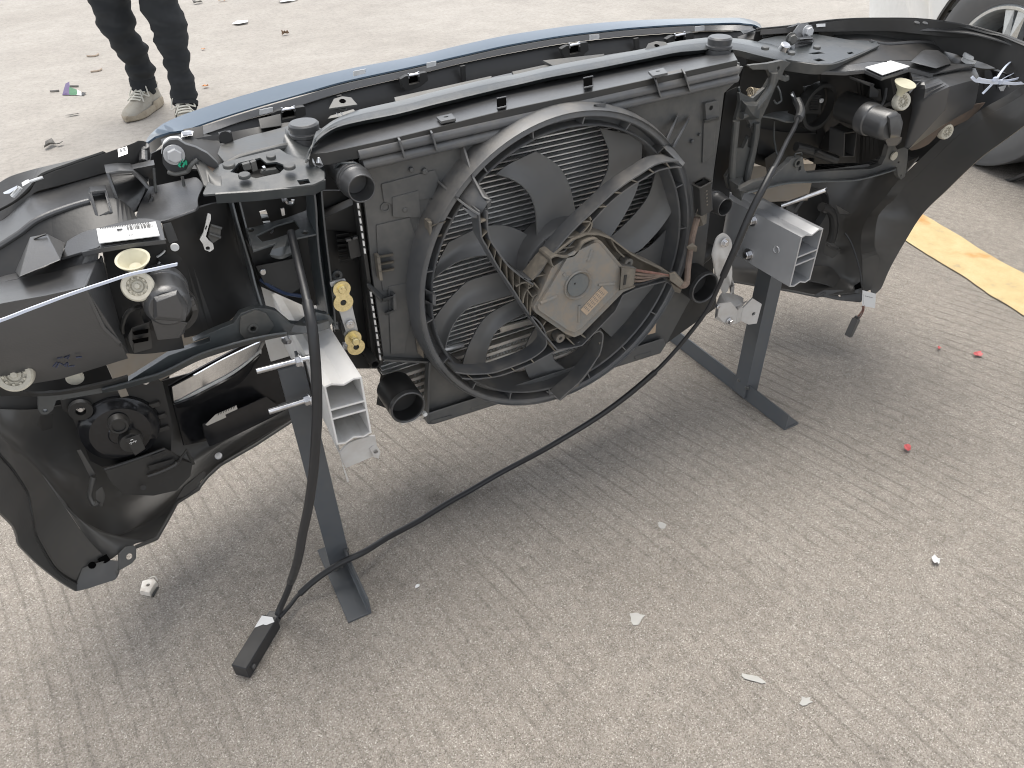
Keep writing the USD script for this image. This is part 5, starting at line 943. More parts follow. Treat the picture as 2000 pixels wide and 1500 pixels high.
obj('arch_inner', loft([w1 + [0, .006, 0], w2], .003, 40), SKIN, BC)
obj('arch_bottom', loft([T([(149, 1155, -.12), (186, 1145, -.125), (223, 1133, -.125), (230, 1115, -.12)]), T([(149, 1140, -.112), (180, 1130, -.115), (215, 1118, -.115), (230, 1112, -.115)]), T([(160, 1110, -.105), (190, 1100, -.105), (214, 1094, -.10), (232, 1096, -.105)])], .003, 16), SKIN, BC)
tabp = T([(230, 1116, -.115), (258, 1100, -.105), (266, 1090, -.10), (266, 1070, -.09), (262, 1065, -.088), (245, 1068, -.09), (232, 1082, -.10)])
obj('arch_tab', plate(tabp, .003, [(at(253, 1087, Y=-.10), .0055)], rnd=.002), SKIN, BC)
i0 = T([(-40, 800, .06), (20, 800, .06), (70, 800, .07), (130, 790, .09), (200, 780, .12), (330, 740, .17), (480, 700, .22), (620, 660, .25)])
i1 = T([(-20, 830, .03), (40, 870, .03), (90, 905, .05), (150, 900, .07), (220, 880, .10), (330, 830, .14), (470, 760, .19), (620, 710, .23)])
i2 = T([(14, 866, .0), (70, 912, -.01), (120, 960, .0), (175, 985, .02), (240, 980, .05), (330, 930, .09), (455, 850, .15), (620, 770, .20)])
i3 = T([(70, 912, -.03), (126, 990, -.05), (160, 1030, -.045), (205, 1050, -.03), (262, 1030, .0), (345, 960, .05), (450, 880, .11), (620, 795, .18)])
i4 = T([(190, 1085, -.085), (214, 1094, -.09), (232, 1082, -.09), (262, 1063, -.075), (306, 1050, -.06), (345, 978, .01), (430, 908, .072), (600, 803, .145)])
obj('inner_skin', loft([i0, i1, i2, i3, i4], .003, 60, sub=5), SKIN, BC, smooth=60)
obj('bottom_edge', tube(T([(266, 1068, -.088), (306, 1052, -.068), (330, 1010, -.03), (345, 982, .0), (388, 955, .03), (390, 950, .035), (404, 932, .049), (430, 908, .072), (500, 868, .097), (570, 822, .134)]), .0035, 8, smooth=False), SKIN, BC)
obj('edge_tab', plate(T([(345, 975, .0), (386, 958, .03), (392, 940, .04), (404, 928, .05), (398, 920, .055), (360, 950, .02)]), .003), SKIN, BC)
obj('bumper_screw', disc(at(427, 891, Y=.08), (0, -.4, 1), .0075, .003, 16), ALU, BC)
obj('inner_hook', cat(hull(T([(150, 880, .0), (158, 878, .0), (186, 925, -.01), (176, 932, -.01), (160, 884, .02), (184, 930, .02)])), tube(T([(182, 932, -.015), (178, 950, -.02), (176, 972, -.025), (184, 985, -.03), (192, 980, -.03)]), .005, 8), hull(T([(186, 960, -.025), (200, 950, -.025), (206, 968, -.025), (200, 990, -.03), (188, 986, -.03), (196, 965, -.01)]))), SKIN, BC)
obj('inner_rib', hull(T([(74, 830, .0), (78, 812, .0), (104, 808, .01), (102, 836, .01), (84, 842, .0), (90, 820, .03)])), DARK, BC)
for P_ in ([(196, 1010), (204, 1018)], [(240, 1090), (236, 1096)]): pass
obj('arch_hole', disc(at(180, 1104, Y=-.108), (0, -1, .6), .006, .001, 12), HOLE, BC)
obj('arch_hole', hull(T([(190, 1092, -.10), (208, 1082, -.095), (216, 1094, -.10), (206, 1100, -.104), (196, 1100, -.104)])), HOLE, BC)
# horn / lamp holder on the left
hold = [(118, 782), (160, 772), (230, 764), (288, 742), (306, 740), (318, 748), (328, 790), (336, 830), (334, 880), (318, 892), (200, 912), (176, 900), (156, 850), (140, 812), (122, 800)]
lh = obj('fog_lamp_holder', plY(hold, .035, .004, rnd=.003), DARK, FE)
hc = at(236, 846, Y=.01)
obj('lamp_back', lathe([(.0001, .006), (.018, .006), (.02, .004), (.048, .0), (.055, -.008), (.062, -.012), (.066, -.03)], hc, (.0, -1, .1), 48), GLOSS, lh)
obj('lamp_cap', lathe([(.0001, .001), (.0105, .001), (.011, .005), (.0145, .005), (.016, -.002), (.017, -.01)], at(232, 830, Y=-.002), (0, -1, .1), 30), PLASD, lh)
obj('lamp_plug', cat(lathe([(.0001, .012), (.018, .010), (.020, .0), (.020, -.01)], at(256, 860, Y=.0), (0, -1, .1), 30), hull(T([(244, 858, -.02), (272, 848, -.02), (284, 876, -.025), (264, 890, -.025), (250, 862, .0), (280, 880, .0)]))), PLASD, lh)
strokes([[(253, 866), (257, 864), (256, 868)], [(259, 865), (262, 861)], [(263, 863), (266, 860), (265, 864)], [(255, 860), (260, 858)]], -.024, .0006, PAPER, 'plug_print', lh)
for x, y in ((157, 797), (284, 744)): obj('holder_screw', bolt(at(x, y, Y=.028), NY, .005, .004, 1.3), ZINC, lh)
obj('holder_boss', ring(at(157, 797, Y=.03), NY, .008, .018, .01, 24), DARK, lh)
obj('holder_tray', hull(T([(203, 915, -.01), (322, 875, .01), (330, 886, .01), (356, 900, .01), (376, 905, .02), (372, 930, .02), (345, 958, .01), (300, 968, .0), (240, 966, -.02), (215, 940, -.015), (240, 920, .05), (370, 900, .06)])), PLASD, lh)
obj('tray_slot', cat(hull(T([(290, 910, -.008), (340, 896, .0), (342, 905, .0), (292, 920, -.01), (310, 910, .02)])), hull(T([(295, 890, .0), (322, 880, .0), (324, 886, .0), (298, 896, .0), (310, 888, .02)])), disc(at(280, 952, Y=-.022), (0, -1, .3), .005, .001, 10)), DARK, lh)
obj('tray_bead', cat(tube(T([(203, 917, -.012), (262, 898, .0), (322, 876, .008)]), .003, 6), tube(T([(288, 930, -.012), (342, 908, -.004), (345, 902, -.002)]), .0035, 6), tube(T([(344, 908, .0), (364, 880, .02), (378, 906, .02)]), .003, 6, smooth=False)), PLASD, lh)
for x, y in ((300, 790), (312, 812), (318, 836)): obj('holder_rib', box(at(x, y, Y=.032), (.02, .008, .008)), PLASD, lh)
# chrome blade and grille bar at the left opening
ct = obj('chrome_trim', loft([T([(336, 756, .080), (380, 733, .10), (440, 700, .12), (521, 663, .15)]), T([(340, 786, .075), (384, 762, .095), (442, 732, .115), (511, 682, .147)])], .004, 20), CHROME, FE)
obj('trim_edge', loft([T([(340, 787, .073), (384, 763, .093), (442, 733, .113), (511, 683, .145)]), T([(341, 790, .071), (390, 770, .091), (450, 738, .111), (510, 692, .143)])], .003, 20), TUBE, ct)
obj('trim_under', loft([T([(341, 791, .067), (390, 771, .087), (450, 739, .107), (510, 692, .14)]), T([(346, 797, .085), (400, 784, .11), (455, 758, .125), (500, 710, .145)])], .004, 20), GLOSS, ct)
obj('grille_frame', loft([T([(330, 754, .12), (420, 704, .16), (530, 650, .20), (560, 655, .2)]), T([(345, 810, .12), (420, 790, .16), (520, 730, .19), (580, 700, .2)]), T([(360, 870, .10), (430, 850, .13), (520, 800, .17), (600, 770, .19)])], .004, 20), GLOSS, ct)
obj('foil_label', plY([(421, 810), (462, 792), (464, 799), (440, 810), (442, 815), (402, 833), (401, 830)], .10, .001), TUBEW, ct)
obj('label_print', cat([tube(TY([(426 + 5 * i, 811 - 2.2 * i), (428 + 5 * i, 806 - 2.2 * i)], .0985), .0007, 4, smooth=False) for i in range(7)]), INK, ct)
obj('grille_bar', loft([T([(396, 828, .10), (450, 806, .12), (520, 775, .15)]), T([(400, 850, .09), (455, 830, .11), (540, 790, .15)]), T([(410, 872, .09), (460, 850, .11), (560, 800, .15)])], .004, 16), GLOSS, ct)

# ---- right headlight housing
HR = obj('headlight', loft([T([(1822, 143, -.18), (1862, 134, -.165), (1902, 126, -.15)]), T([(1855, 169, -.255), (1884, 161, -.245), (1914, 153, -.235)]), T([(1846, 215, -.25), (1880, 208, -.245), (1906, 198, -.235)]), T([(1774, 292, -.21), (1840, 246, -.225), (1900, 212, -.22)])], .004, 18, smooth=False), PLAS, FE, 'right headlight housing seen from behind')
obj('housing_side', loft([T([(1822, 143, -.18), (1855, 169, -.255), (1846, 215, -.25), (1774, 292, -.21)]), T([(1800, 140, -.19), (1808, 172, -.225), (1800, 215, -.225), (1770, 290, -.205)]), T([(1776, 132, -.188), (1786, 170, -.20), (1780, 220, -.20), (1766, 288, -.20)])], .004, 20, smooth=False), PLAS, HR)
obj('housing_shelf', loft([T([(1600, 128, -.09), (1660, 126, -.12), (1700, 120, -.13), (1738, 119, -.14), (1790, 119, -.15), (1850, 124, -.16), (1905, 125, -.17)]), T([(1604, 138, -.11), (1650, 140, -.13), (1690, 136, -.148), (1722, 150, -.188), (1776, 133, -.188), (1822, 144, -.20), (1904, 127, -.18)])], .003, 36, sub=2, smooth=False), PLAS, HR)
obj('shelf_edge', wall(T([(1604, 139, -.11), (1650, 141, -.13), (1690, 137, -.149), (1722, 151, -.19), (1776, 134, -.19), (1822, 146, -.202)]), (0, 0, -.006), .003), PLAS, HR)
obj('housing_front', loft([T([(1640, 90, -.06), (1670, 86, -.06), (1704, 81, -.064), (1736, 86, -.07), (1800, 82, -.08), (1822, 84, -.085), (1850, 92, -.09), (1880, 90, -.09), (1930, 96, -.10), (1990, 116, -.12)]), T([(1600, 128, -.09), (1660, 126, -.12), (1700, 120, -.13), (1738, 119, -.14), (1800, 119, -.14), (1830, 122, -.14), (1870, 124, -.15), (1905, 125, -.16), (1950, 140, -.17), (2010, 150, -.18)])], .003, 40), PLASD, HR)
obj('housing_top', loft([T([(1620, 62, .04), (1640, 60, .03), (1670, 61, .01), (1760, 62, -.02), (1800, 72, -.04), (1850, 76, -.06), (1920, 78, -.09), (2000, 98, -.13)]), T([(1640, 74, .01), (1660, 72, .0), (1700, 72, -.02), (1760, 76, -.04), (1810, 80, -.06), (1850, 86, -.08), (1920, 88, -.10), (2000, 112, -.14)]), T([(1660, 84, -.03), (1680, 80, -.05), (1704, 80, -.062), (1736, 86, -.07), (1800, 82, -.08), (1850, 92, -.09), (1920, 93, -.10), (1990, 116, -.12)])], .003, 48, sub=4), PLAS, HR, smooth=50)
obj('ridge_bead', tube(T([(1700, 81, -.067), (1736, 86.5, -.072), (1780, 83, -.078), (1812, 82, -.082), (1836, 90, -.088), (1868, 92, -.092), (1884, 84, -.092), (1910, 78, -.092)]), .004, 8, res=40), PLAS, HR)
obj('housing_boss', hull(T([(1808, 97, -.125), (1832, 98, -.13), (1778, 121, -.18), (1828, 134, -.205), (1858, 124, -.17), (1800, 100, -.11), (1850, 110, -.12)])), PLAS, HR)
obj('white_label', plate(T([(1688, 134, -.1475), (1738, 121, -.1475), (1775, 132, -.1895), (1722, 149, -.1895)]) + np.array([0, -.001, .003]), .0012), PAPER, HR)
for P_ in ([(1722, 127), (1728, 126)], [(1746, 138), (1748, 136)], [(1724, 145), (1728, 144)]): obj('label_print', tube(T([(x, y, -.16) for x, y in P_]) + [0, -.003, .006], .0007, 4, smooth=False), INK, HR)
obj('bay_panel', loft([T([(1604, 140, -.07), (1690, 138, -.10), (1722, 152, -.15), (1776, 135, -.17)]), T([(1600, 200, .0), (1680, 200, -.05), (1722, 210, -.14), (1780, 215, -.19)]), T([(1590, 320, .0), (1680, 320, -.03), (1730, 300, -.10), (1775, 285, -.16)])], .003, 20), DARK, HR)
obj('bay_ledge', cat(hull(T([(1658, 148, -.11), (1708, 164, -.15), (1706, 172, -.15), (1660, 154, -.11), (1664, 148, -.08), (1706, 162, -.1)])), hull(T([(1700, 164, -.15), (1716, 178, -.155), (1714, 190, -.155), (1698, 190, -.15), (1700, 170, -.1)]))), PLAS, HR)
obj('bay_block', hull(T([(1698, 172, -.14), (1720, 174, -.15), (1722, 196, -.15), (1700, 204, -.14), (1690, 190, -.10), (1720, 190, -.1)])), PLASD, HR)
c_ = at(1588, 205, Y=-.045)
obj('lamp_opening', ring(c_, NY, .040, .048, .02, 44), PLASD, HR)
obj('lamp_opening', disc(c_ + [0, .01, 0], NY, .041, .004, 40), DARK, HR)
obj('lamp_plug', cat(plY([(1576, 184), (1604, 186), (1603, 222), (1574, 222)], -.055, .01)), PLASD, HR)
for i in range(6): obj('plug_rib', tube(TY([(1582, 190 + 5 * i), (1598, 190 + 5 * i)], -.058), .0012, 5, smooth=False), DARK, HR)
obj('plug_clip', disc(at(1603, 196, Y=-.058), NY, .005, .004, 12), TUBE, HR)
obj('duct', cat(hull(T([(1640, 240, -.05), (1664, 256, -.10), (1662, 304, -.11), (1640, 306, -.06), (1600, 290, .0), (1610, 260, .0)])), wall(T([(1650, 260, -.13), (1674, 257, -.13), (1668, 305, -.135), (1648, 306, -.135)]), (0, .04, 0), .003, closed=True)), PLASD, HR)
obj('bay_tube', tube(T([(1555, 286, -.06), (1590, 296, -.07), (1610, 304, -.075), (1632, 312, -.08)]), .010, 10), PLASD, HR)
obj('bay_tube', tube(T([(1592, 302, -.075), (1598, 296, -.085), (1606, 300, -.085)]), .004, 8), PLASD, HR)
capr = at(1742, 248, Y=-.245)
obj('lamp_cap', lathe([(.0001, 0), (.023, 0), (.0265, -.004), (.0285, -.010), (.0285, -.045), (.031, -.047), (.032, -.056), (.030, -.068), (.0001, -.07)], capr, NY, 48), PLAS, HR)
obj('cap_facet', hull(T([(1732, 226, -.246), (1758, 222, -.246), (1764, 240, -.246), (1758, 268, -.246), (1738, 270, -.246), (1738, 232, -.252), (1756, 230, -.252), (1758, 262, -.252), (1740, 262, -.252)])), PLAS, HR)
obj('cap_skirt', hull(T([(1724, 262, -.235), (1762, 268, -.235), (1752, 284, -.215), (1734, 286, -.215), (1726, 272, -.18), (1760, 278, -.18)])), PLAS, HR)
obj('cap_ring', ring(at(1718, 232, Y=-.175), NY, .028, .036, .012, 40), PLASD, HR)
obj('cap_neck', lathe([(.028, 0), (.030, -.09)], at(1716, 230, Y=-.18), NY, 36), PLASD, HR)
obj('cap_wire', tube(T([(1731, 172, -.17), (1728, 192, -.18), (1722, 205, -.19), (1710, 222, -.20), (1706, 232, -.20), (1712, 240, -.2)]), .0028, 6), PLAS, HR)
obj('adjuster_cup', lathe([(.0001, 0), (.006, 0), (.0085, .010), (.0195, .0225), (.0205, .025), (.0001, .0245)], at(1756, 186, Y=-.205), (0, -.25, 1), 30), CREAM, HR)
adjuster(1763, 198, -.213, .0175, (-.25, -1, .3), IVORY, HR)
adjuster(1849, 257, -.213, .0165, (-.15, -1, .1), IVORY, HR)
obj('dust_film', loft([T([(1770, 288, -.20), (1800, 262, -.215), (1840, 238, -.225), (1890, 216, -.215), (1904, 204, -.21)]), T([(1780, 294, -.19), (1810, 284, -.20), (1836, 260, -.205), (1890, 234, -.20), (1925, 200, -.19)])], .002, 24), RUST, HR)
obj('housing_fin', hull(T([(1774, 178, -.21), (1803, 155, -.205), (1796, 160, -.21), (1776, 184, -.215), (1780, 176, -.19)])), PLAS, HR)
obj('round_cap', lathe([(.0001, .012), (.0155, .012), (.0175, .010), (.0175, .004), (.0145, .002), (.0145, -.006), (.0001, -.006)], at(1894, 115, Y=-.155), (0, -.25, 1), 30), WHITE, HR)
obj('cap_seat', cat(hull(T([(1872, 92, -.12), (1908, 80, -.12), (1920, 110, -.13), (1884, 124, -.14), (1880, 100, -.10), (1915, 95, -.1)])), hull(T([(1904, 78, -.10), (1950, 84, -.12), (1955, 112, -.15), (1920, 118, -.15), (1910, 90, -.09)]))), PLASD, HR)
obj('cap_seat', loft([T([(1906, 116, -.15), (1940, 122, -.16), (1980, 120, -.18)]), T([(1900, 130, -.17), (1938, 134, -.18), (1985, 130, -.2)])], .003, 10), PLASD, HR)
obj('seat_rib', hull(T([(1932, 112, -.16), (1948, 95, -.15), (1951, 97, -.15), (1936, 114, -.16), (1940, 100, -.13)])), PLAS, HR)
obj('cream_socket', cat(tube(T([(2040, 140, -.24), (1984, 132, -.235), (1978, 131, -.235)]), .012, 14, smooth=False), ring(at(1985, 134, Y=-.235), (-1, -.3, .2), .008, .014, .008, 20)), IVORY, HR)
obj('end_bracket', cat(hull(T([(1950, 170, -.24), (1966, 166, -.24), (1960, 178, -.24), (1954, 178, -.24), (1958, 168, -.22)])), tube(T([(1940, 160, -.24), (1944, 152, -.24), (1950, 158, -.24)]), .002, 6)), TUBE, HR)

# ---- right bumper corner
rtop = [(1486, 58, .05), (1550, 52, .03), (1604, 44, .015), (1640, 40, .005), (1690, 37.5, -.02), (1740, 37, -.045), (1800, 38, -.075), (1850, 43, -.11), (1900, 52, -.155), (1950, 66, -.21), (2000, 84, -.28), (2060, 115, -.36)]
rbot = [(1486, 68, .045), (1550, 64, .025), (1604, 62, .012), (1640, 62, .002), (1690, 61, -.02), (1740, 61, -.045), (1790, 66, -.075), (1850, 72, -.11), (1900, 76, -.155), (1950, 90, -.21), (2000, 108, -.28), (2060, 140, -.36)]
obj('top_flange', loft([T(rtop) + [0, .012, -.004], T(rtop), T(rbot)], .003, 60), PLASD, BC)
obj('outer_skin', loft([T(rtop) + np.array([.012, .03, -.06]), T(rtop) + np.array([.008, .02, -.003]), T(rtop) + np.array([0, .010, -.002])], .003, 60), PLASD, BC)
obj('flange_shelf', loft([T([(1764, 44, -.045), (1800, 44, -.07), (1850, 48, -.10), (1900, 56, -.15), (1950, 70, -.205), (2010, 96, -.285)]), T([(1772, 56, -.06), (1800, 60, -.08), (1850, 61, -.115), (1900, 66, -.165), (1950, 78, -.22), (2010, 104, -.30)])], .003, 30), PLAS, BC)
for x, y in ((1790, 46), (1806, 47), (1846, 48)): obj('shelf_rivet', disc(at(x, y, Y=-.09), (0, -.3, 1), .006, .003, 12), PLASD, BC)
obj('flange_clip', cat(hull(T([(1748, 42, -.03), (1760, 40, -.03), (1768, 47, -.04), (1756, 48, -.04), (1756, 40, -.02)])), box(at(1762, 46, Y=-.045), (.012, .004, .004))), TUBE, BC)
obj('flange_clip', hull(T([(1594, 47, .01), (1612, 46, .01), (1612, 52, .008), (1595, 53, .008), (1603, 48, .02)])), TUBE, BC)
obj('flange_clip', cat(hull(T([(1446, 60, .1), (1470, 55, .1), (1476, 58, .1), (1452, 66, .1), (1460, 58, .12)])), hull(T([(1536, 54, .03), (1560, 44, .03), (1564, 46, .03), (1548, 52, .03), (1550, 50, .05)]))), TUBE, BC)
obj('lamp_edge', loft([T([(1440, 72, .12), (1480, 60, .1), (1550, 54, .05), (1600, 64, .03)]), T([(1446, 80, .1), (1490, 74, .07), (1550, 66, .03), (1600, 72, .01)])], .003, 14), PLASD, BC)
a0_ = T([(2060, 190, -.36), (2000, 245, -.31), (1960, 275, -.28), (1919, 305, -.25), (1850, 370, -.20), (1800, 420, -.165), (1770, 468, -.148), (1738, 525, -.13), (1722, 562, -.122), (1704, 578, -.120)])
a1_ = T([(2040, 150, -.30), (1990, 190, -.26), (1930, 225, -.22), (1880, 258, -.18), (1810, 325, -.13), (1750, 385, -.09), (1716, 420, -.085), (1708, 470, -.10), (1716, 520, -.11), (1700, 566, -.11)])
a2_ = T([(2030, 140, -.28), (1980, 178, -.24), (1920, 212, -.20), (1870, 245, -.16), (1796, 312, -.11), (1734, 378, -.06), (1692, 430, -.05), (1681, 466, -.06), (1684, 520, -.085), (1686, 572, -.10)])
obj('arch_return', loft([a0_, a1_], .003, 50, sub=3), SKIN, BC, smooth=50)
obj('arch_inner', loft([a1_, a2_], .003, 50), SKIN, BC)
j0 = T([(1440, 355, .20), (1500, 345, .17), (1580, 335, .13), (1660, 325, .08), (1740, 315, .03), (1800, 300, -.05)])
j1 = T([(1430, 430, .19), (1500, 420, .15), (1580, 410, .11), (1640, 400, .06), (1700, 385, .0), (1740, 372, -.05)])
j2 = T([(1425, 500, .17), (1500, 500, .12), (1570, 500, .07), (1620, 495, .02), (1660, 480, -.03), (1682, 466, -.058)])
j3 = T([(1420, 530, .15), (1490, 535, .10), (1560, 540, .04), (1615, 545, -.01), (1655, 540, -.05), (1684, 520, -.083)])
j4 = T([(1416, 546, .122), (1475, 556, .067), (1538, 566, .006), (1598, 578, -.059), (1640, 574, -.085), (1686, 574, -.102)])
obj('inner_skin', loft([j0, j1, j2, j3, j4], .003, 50, sub=4), SKIN, BC, smooth=60)
obj('edge_tab', plate(T([(1590, 576, -.055), (1612, 580, -.07), (1640, 586, -.09), (1682, 590, -.12), (1690, 572, -.10), (1640, 566, -.08), (1610, 566, -.06)]), .003, [(at(1640, 577, Y=-.08), .004)], rnd=.002), SKIN, BC)
obj('bottom_edge', tube(T([(1416, 547, .122), (1475, 557, .067), (1538, 567, .006), (1598, 579, -.059), (1612, 572, -.07)]), .0035, 8, smooth=False), SKIN, BC)
obj('inner_slot', hull(T([(1668, 558, -.095), (1684, 548, -.09), (1685, 562, -.098), (1670, 566, -.10)])), HOLE, BC)
obj('inner_pod', cat(lathe([(.062, -.03), (.066, .0), (.060, .004), (.052, -.01), (.0001, -.012)], at(1582, 418, Y=.045), NY, 40), tube(T([(1604, 404, .0), (1626, 420, .0), (1626, 460, .0), (1622, 472, .0)]), .011, 10)), DARK, BC)
obj('inner_pod', cat(hull(T([(1612, 474, -.01), (1638, 482, -.015), (1640, 494, -.015), (1626, 504, -.01), (1608, 496, .0), (1620, 480, .02)])), tube(T([(1616, 478, -.014), (1628, 486, -.018), (1640, 488, -.018)]), .002, 6)), SKIN, BC)
obj('inner_pod', hull(T([(1632, 400, -.01), (1650, 412, -.015), (1662, 418, -.015), (1640, 418, -.01), (1640, 405, .02)])), SKIN, BC)
obj('inner_pod', disc(at(1612, 410, Y=-.005), NY, .008, .003, 16), PLAS, BC)
obj('inner_screw', disc(at(1613, 368, Y=.06), NY, .004, .003, 12), ZINC, BC)
obj('inner_tray', loft([T([(1590, 520, .02), (1620, 522, .0), (1640, 540, -.03)]), T([(1560, 545, .0), (1600, 552, -.03), (1640, 566, -.06)])], .003, 12), SKIN, BC)
obj('inner_wall', loft([T([(-60, 600, .10), (0, 620, .10), (120, 630, .13), (250, 620, .18), (340, 620, .22)]), T([(-60, 720, .09), (0, 720, .10), (120, 710, .13), (240, 700, .17), (330, 690, .20)]), T([(-60, 840, .05), (20, 830, .06), (130, 805, .10), (230, 795, .13), (332, 765, .17)])], .003, 24), DARK, BC)
obj('inner_wall', loft([T([(1430, 110, .20), (1600, 90, .14), (1760, 80, .04), (1900, 90, -.06), (2020, 115, -.18)]), T([(1430, 260, .24), (1600, 240, .20), (1740, 220, .07), (1890, 190, -.10), (2020, 160, -.24)]), T([(1430, 300, .24), (1600, 290, .22), (1720, 300, .08), (1800, 300, -.04), (1880, 248, -.14), (2020, 170, -.25)]), T([(1640, 345, .12), (1680, 345, .09), (1730, 335, .02), (1800, 312, -.06), (1880, 250, -.15), (2020, 170, -.26)])], .003, 28), DARK, BC)

# ------------------------------------------------------------------ steel stands
def angle(p0, p1, e1, e2, w=.04, t=.004):
    """angle iron from p0 to p1 with legs along e1 and e2"""
    p0, p1, e1, e2 = map(lambda q: np.asarray(q, float), (p0, p1, e1, e2)); d = p1 - p0; L_ = np.linalg.norm(d); d /= L_
    pg = Polygon([(0, 0), (w, 0), (w, t), (t * 1.6, t), (t, t * 1.6), (t, w), (0, w)])
    m = trimesh.creation.extrude_polygon(pg, L_, engine='earcut'); v = m.vertices
    m = trimesh.Trimesh(p0 + np.outer(v[:, 0], e1) + np.outer(v[:, 1], e2) + np.outer(v[:, 2], d), m.faces, process=False)
    if m.volume < 0: m.invert()
    return m
stz = .5 ** .5
for s, lab in ((-1, 'grey angle iron stand under the left crash rail, beside the cable junction box'), (1, 'grey angle iron stand under the right crash rail, beside the hanging wire')):
    fx = .548 * s
    th = thing('stand', lab, 'stand', loc=(fx, -.1, 0))
    lo = np.array([fx, -.1, 0])
    foot = angle((.5235 * s, -.285, .001), (.5235 * s, .19 if s > 0 else -.09, .001), (s, 0, 0), (0, 0, 1), .046, .004)
    if s > 0: foot = cat(foot, hull([np.array([x, y, z]) for x, z in ((.5275, .045), (.5275, .006), (.567, .006)) for y in (-.283, -.279)]))
    zt = .498
    post = angle((.5185 * s, -.150, .006), (.5185 * s, -.150, zt), (s, 0, 0), (0, 1, 0), .041, .0045)
    weld = [(noisy(trimesh.creation.icosphere(2, .006).apply_translation((fx + dx, y, z)), .005, 90), 0)[0] for dx, y, z in ((-.014, -.152, .006), (-.002, -.154, .008), (.010, -.152, .006), (.016, -.15, .006), (-.026 * s, -.150, .040), (-.026 * s, -.12, .044))]
    for m in [foot, post] + weld: m.apply_translation(-lo)
    obj('foot', foot, STAND, th); obj('post', post, STAND, th); [obj('weld', w_, STEELD, th) for w_ in weld]

# ------------------------------------------------------------------ hood release cable with its junction box
rcab = thing('release_cable', 'black release cable hanging from the latches down to its junction box on the concrete', 'cable')
bx0, bx1 = at(531, 1212, Z=.016), at(470, 1312, Z=.016)
c1 = T([(568, 452, -.115), (574, 478, -.135), (586, 530, -.19), (600, 590, -.25), (611, 650, -.285), (618, 740, -.30), (619, 820, -.305), (614, 900, -.305), (604, 980, -.30), (588, 1060, -.29)])
c1 = np.vstack([c1, [at(568, 1135, Z=.10), at(548, 1185, Z=.035), at(541, 1204, Z=.02)]])
obj('cable', tube(c1, .0060, 12, res=120), CABLE, rcab)
obj('sleeve', tube(np.vstack([c1[3:10], at(568, 1135, Z=.10)]), .0075, 12, res=80), CABLE, rcab)
g2 = [at(545, 1206, Z=.02), at(565, 1184, Z=.018), at(585, 1160, Z=.02), at(630, 1122, Z=.04), at(690, 1088, Z=.062), at(760, 1048, Z=.035), at(830, 1010, Z=.012), at(900, 968, Z=.008), at(975, 925, Z=.018)]
c2 = np.vstack([g2, T([(1080, 868, -.14), (1180, 806, -.17), (1280, 726, -.21), (1340, 660, -.235), (1385, 598, -.255), (1412, 540, -.268), (1445, 465, -.275), (1480, 388, -.27), (1510, 330, -.25), (1535, 280, -.20), (1556, 238, -.15), (1560, 214, -.12), (1553, 196, -.10), (1546, 180, -.09)])])
obj('cable', tube(c2, .0042, 10, res=200), CABLE, rcab)
obj('sleeve', tube(c2[2:12], .0062, 12, res=120), CABLE, rcab)
obj('sleeve', tube(c2[14:18], .0066, 12, res=60), CABLE, rcab)
obj('end_fitting', tube(T([(1559, 232, -.143), (1563, 212, -.12), (1556, 196, -.10)]), .0085, 10), PLAS, rcab)
obj('end_fitting', tube(T([(1546, 183, -.092), (1552, 192, -.098)]), .0025, 8), TUBE, rcab)
d = bx1 - bx0; L_ = np.linalg.norm(d); d /= L_; sd = np.cross(d, [0, 0, 1]); R = np.array([d, sd, [0, 0, 1]]).T
mid = (bx0 + bx1) / 2
def rbox(c, s, r):
    return hull(np.vstack([[c + R @ (np.array([i, j, k]) * (np.array(s) / 2 - r * (1 - np.eye(3)[q])))] for i in (-1, 1) for j in (-1, 1) for k in (-1, 1) for q in range(3)]).reshape(-1, 3))
jb = obj('junction_box', rbox(mid, (L_, .030, .030), .0015), CABLE, rcab)
obj('box_neck', rbox(bx0 - d * .006, (.016, .022, .020), .002), PLAS, jb)
obj('box_clip', rbox(mid + d * L_ * .36 + sd * .016 * (1 if sd[0] > 0 else -1), (.008, .006, .008), .001), PLAS, jb)
obj('white_tape', cat(hull([bx0 + d * .010 + R @ np.array(q) for q in ((0, -.0145, .0158), (.010, -.004, .0158), (.006, .0145, .0158), (-.006, .0145, .0158), (-.008, -.006, .0158), (0, -.0145, .0150), (.01, .0, .0150))]), hull([bx0 + d * .016 + R @ np.array(q) for q in ((0, -.002, .0156), (.014, .0145, .0156), (-.006, .0145, .0156), (0, 0, .0150), (.012, .012, .015))])), PAPER, jb)

# hanging sensor wire on the right with paper tag
sw = thing('sensor_wire', 'thin wire with white paper tag and black plug hanging from the right bumper corner', 'wire')
cw = T([(1650, 455, -.05), (1664, 478, -.07), (1676, 515, -.10), (1682, 548, -.125), (1686, 575, -.135), (1686, 594, -.135)])
obj('wire', tube(cw, .0022, 6), CABLE, sw)
tg = obj('paper_tag', plate(T([(1685, 567, -.137), (1711, 574, -.137), (1709, 602, -.137), (1684, 597, -.137)]), .001), PAPER, sw)
obj('tag_print', cat([tube(TY([(1690 + 4 * i, 578 + i), (1692 + 4 * i, 578.6 + i)], -.1385), .0006, 4, smooth=False) for i in range(4)]), INK, tg)
obj('wire', tube(T([(1685, 596, -.135), (1684, 606, -.135), (1677, 616, -.135), (1673, 624, -.135)]), .0018, 6), REDW, sw)
obj('wire', tube(T([(1687, 596, -.136), (1686, 608, -.136), (1681, 618, -.136), (1676, 624, -.136)]), .0018, 6), REDW, sw)
obj('wire', tube(T([(1684, 598, -.134), (1685, 604, -.134), (1680, 614, -.134), (1674, 622, -.134)]), .0018, 6), CABLE, sw)
pl = T([(1673, 622, -.135), (1657, 656, -.135)])
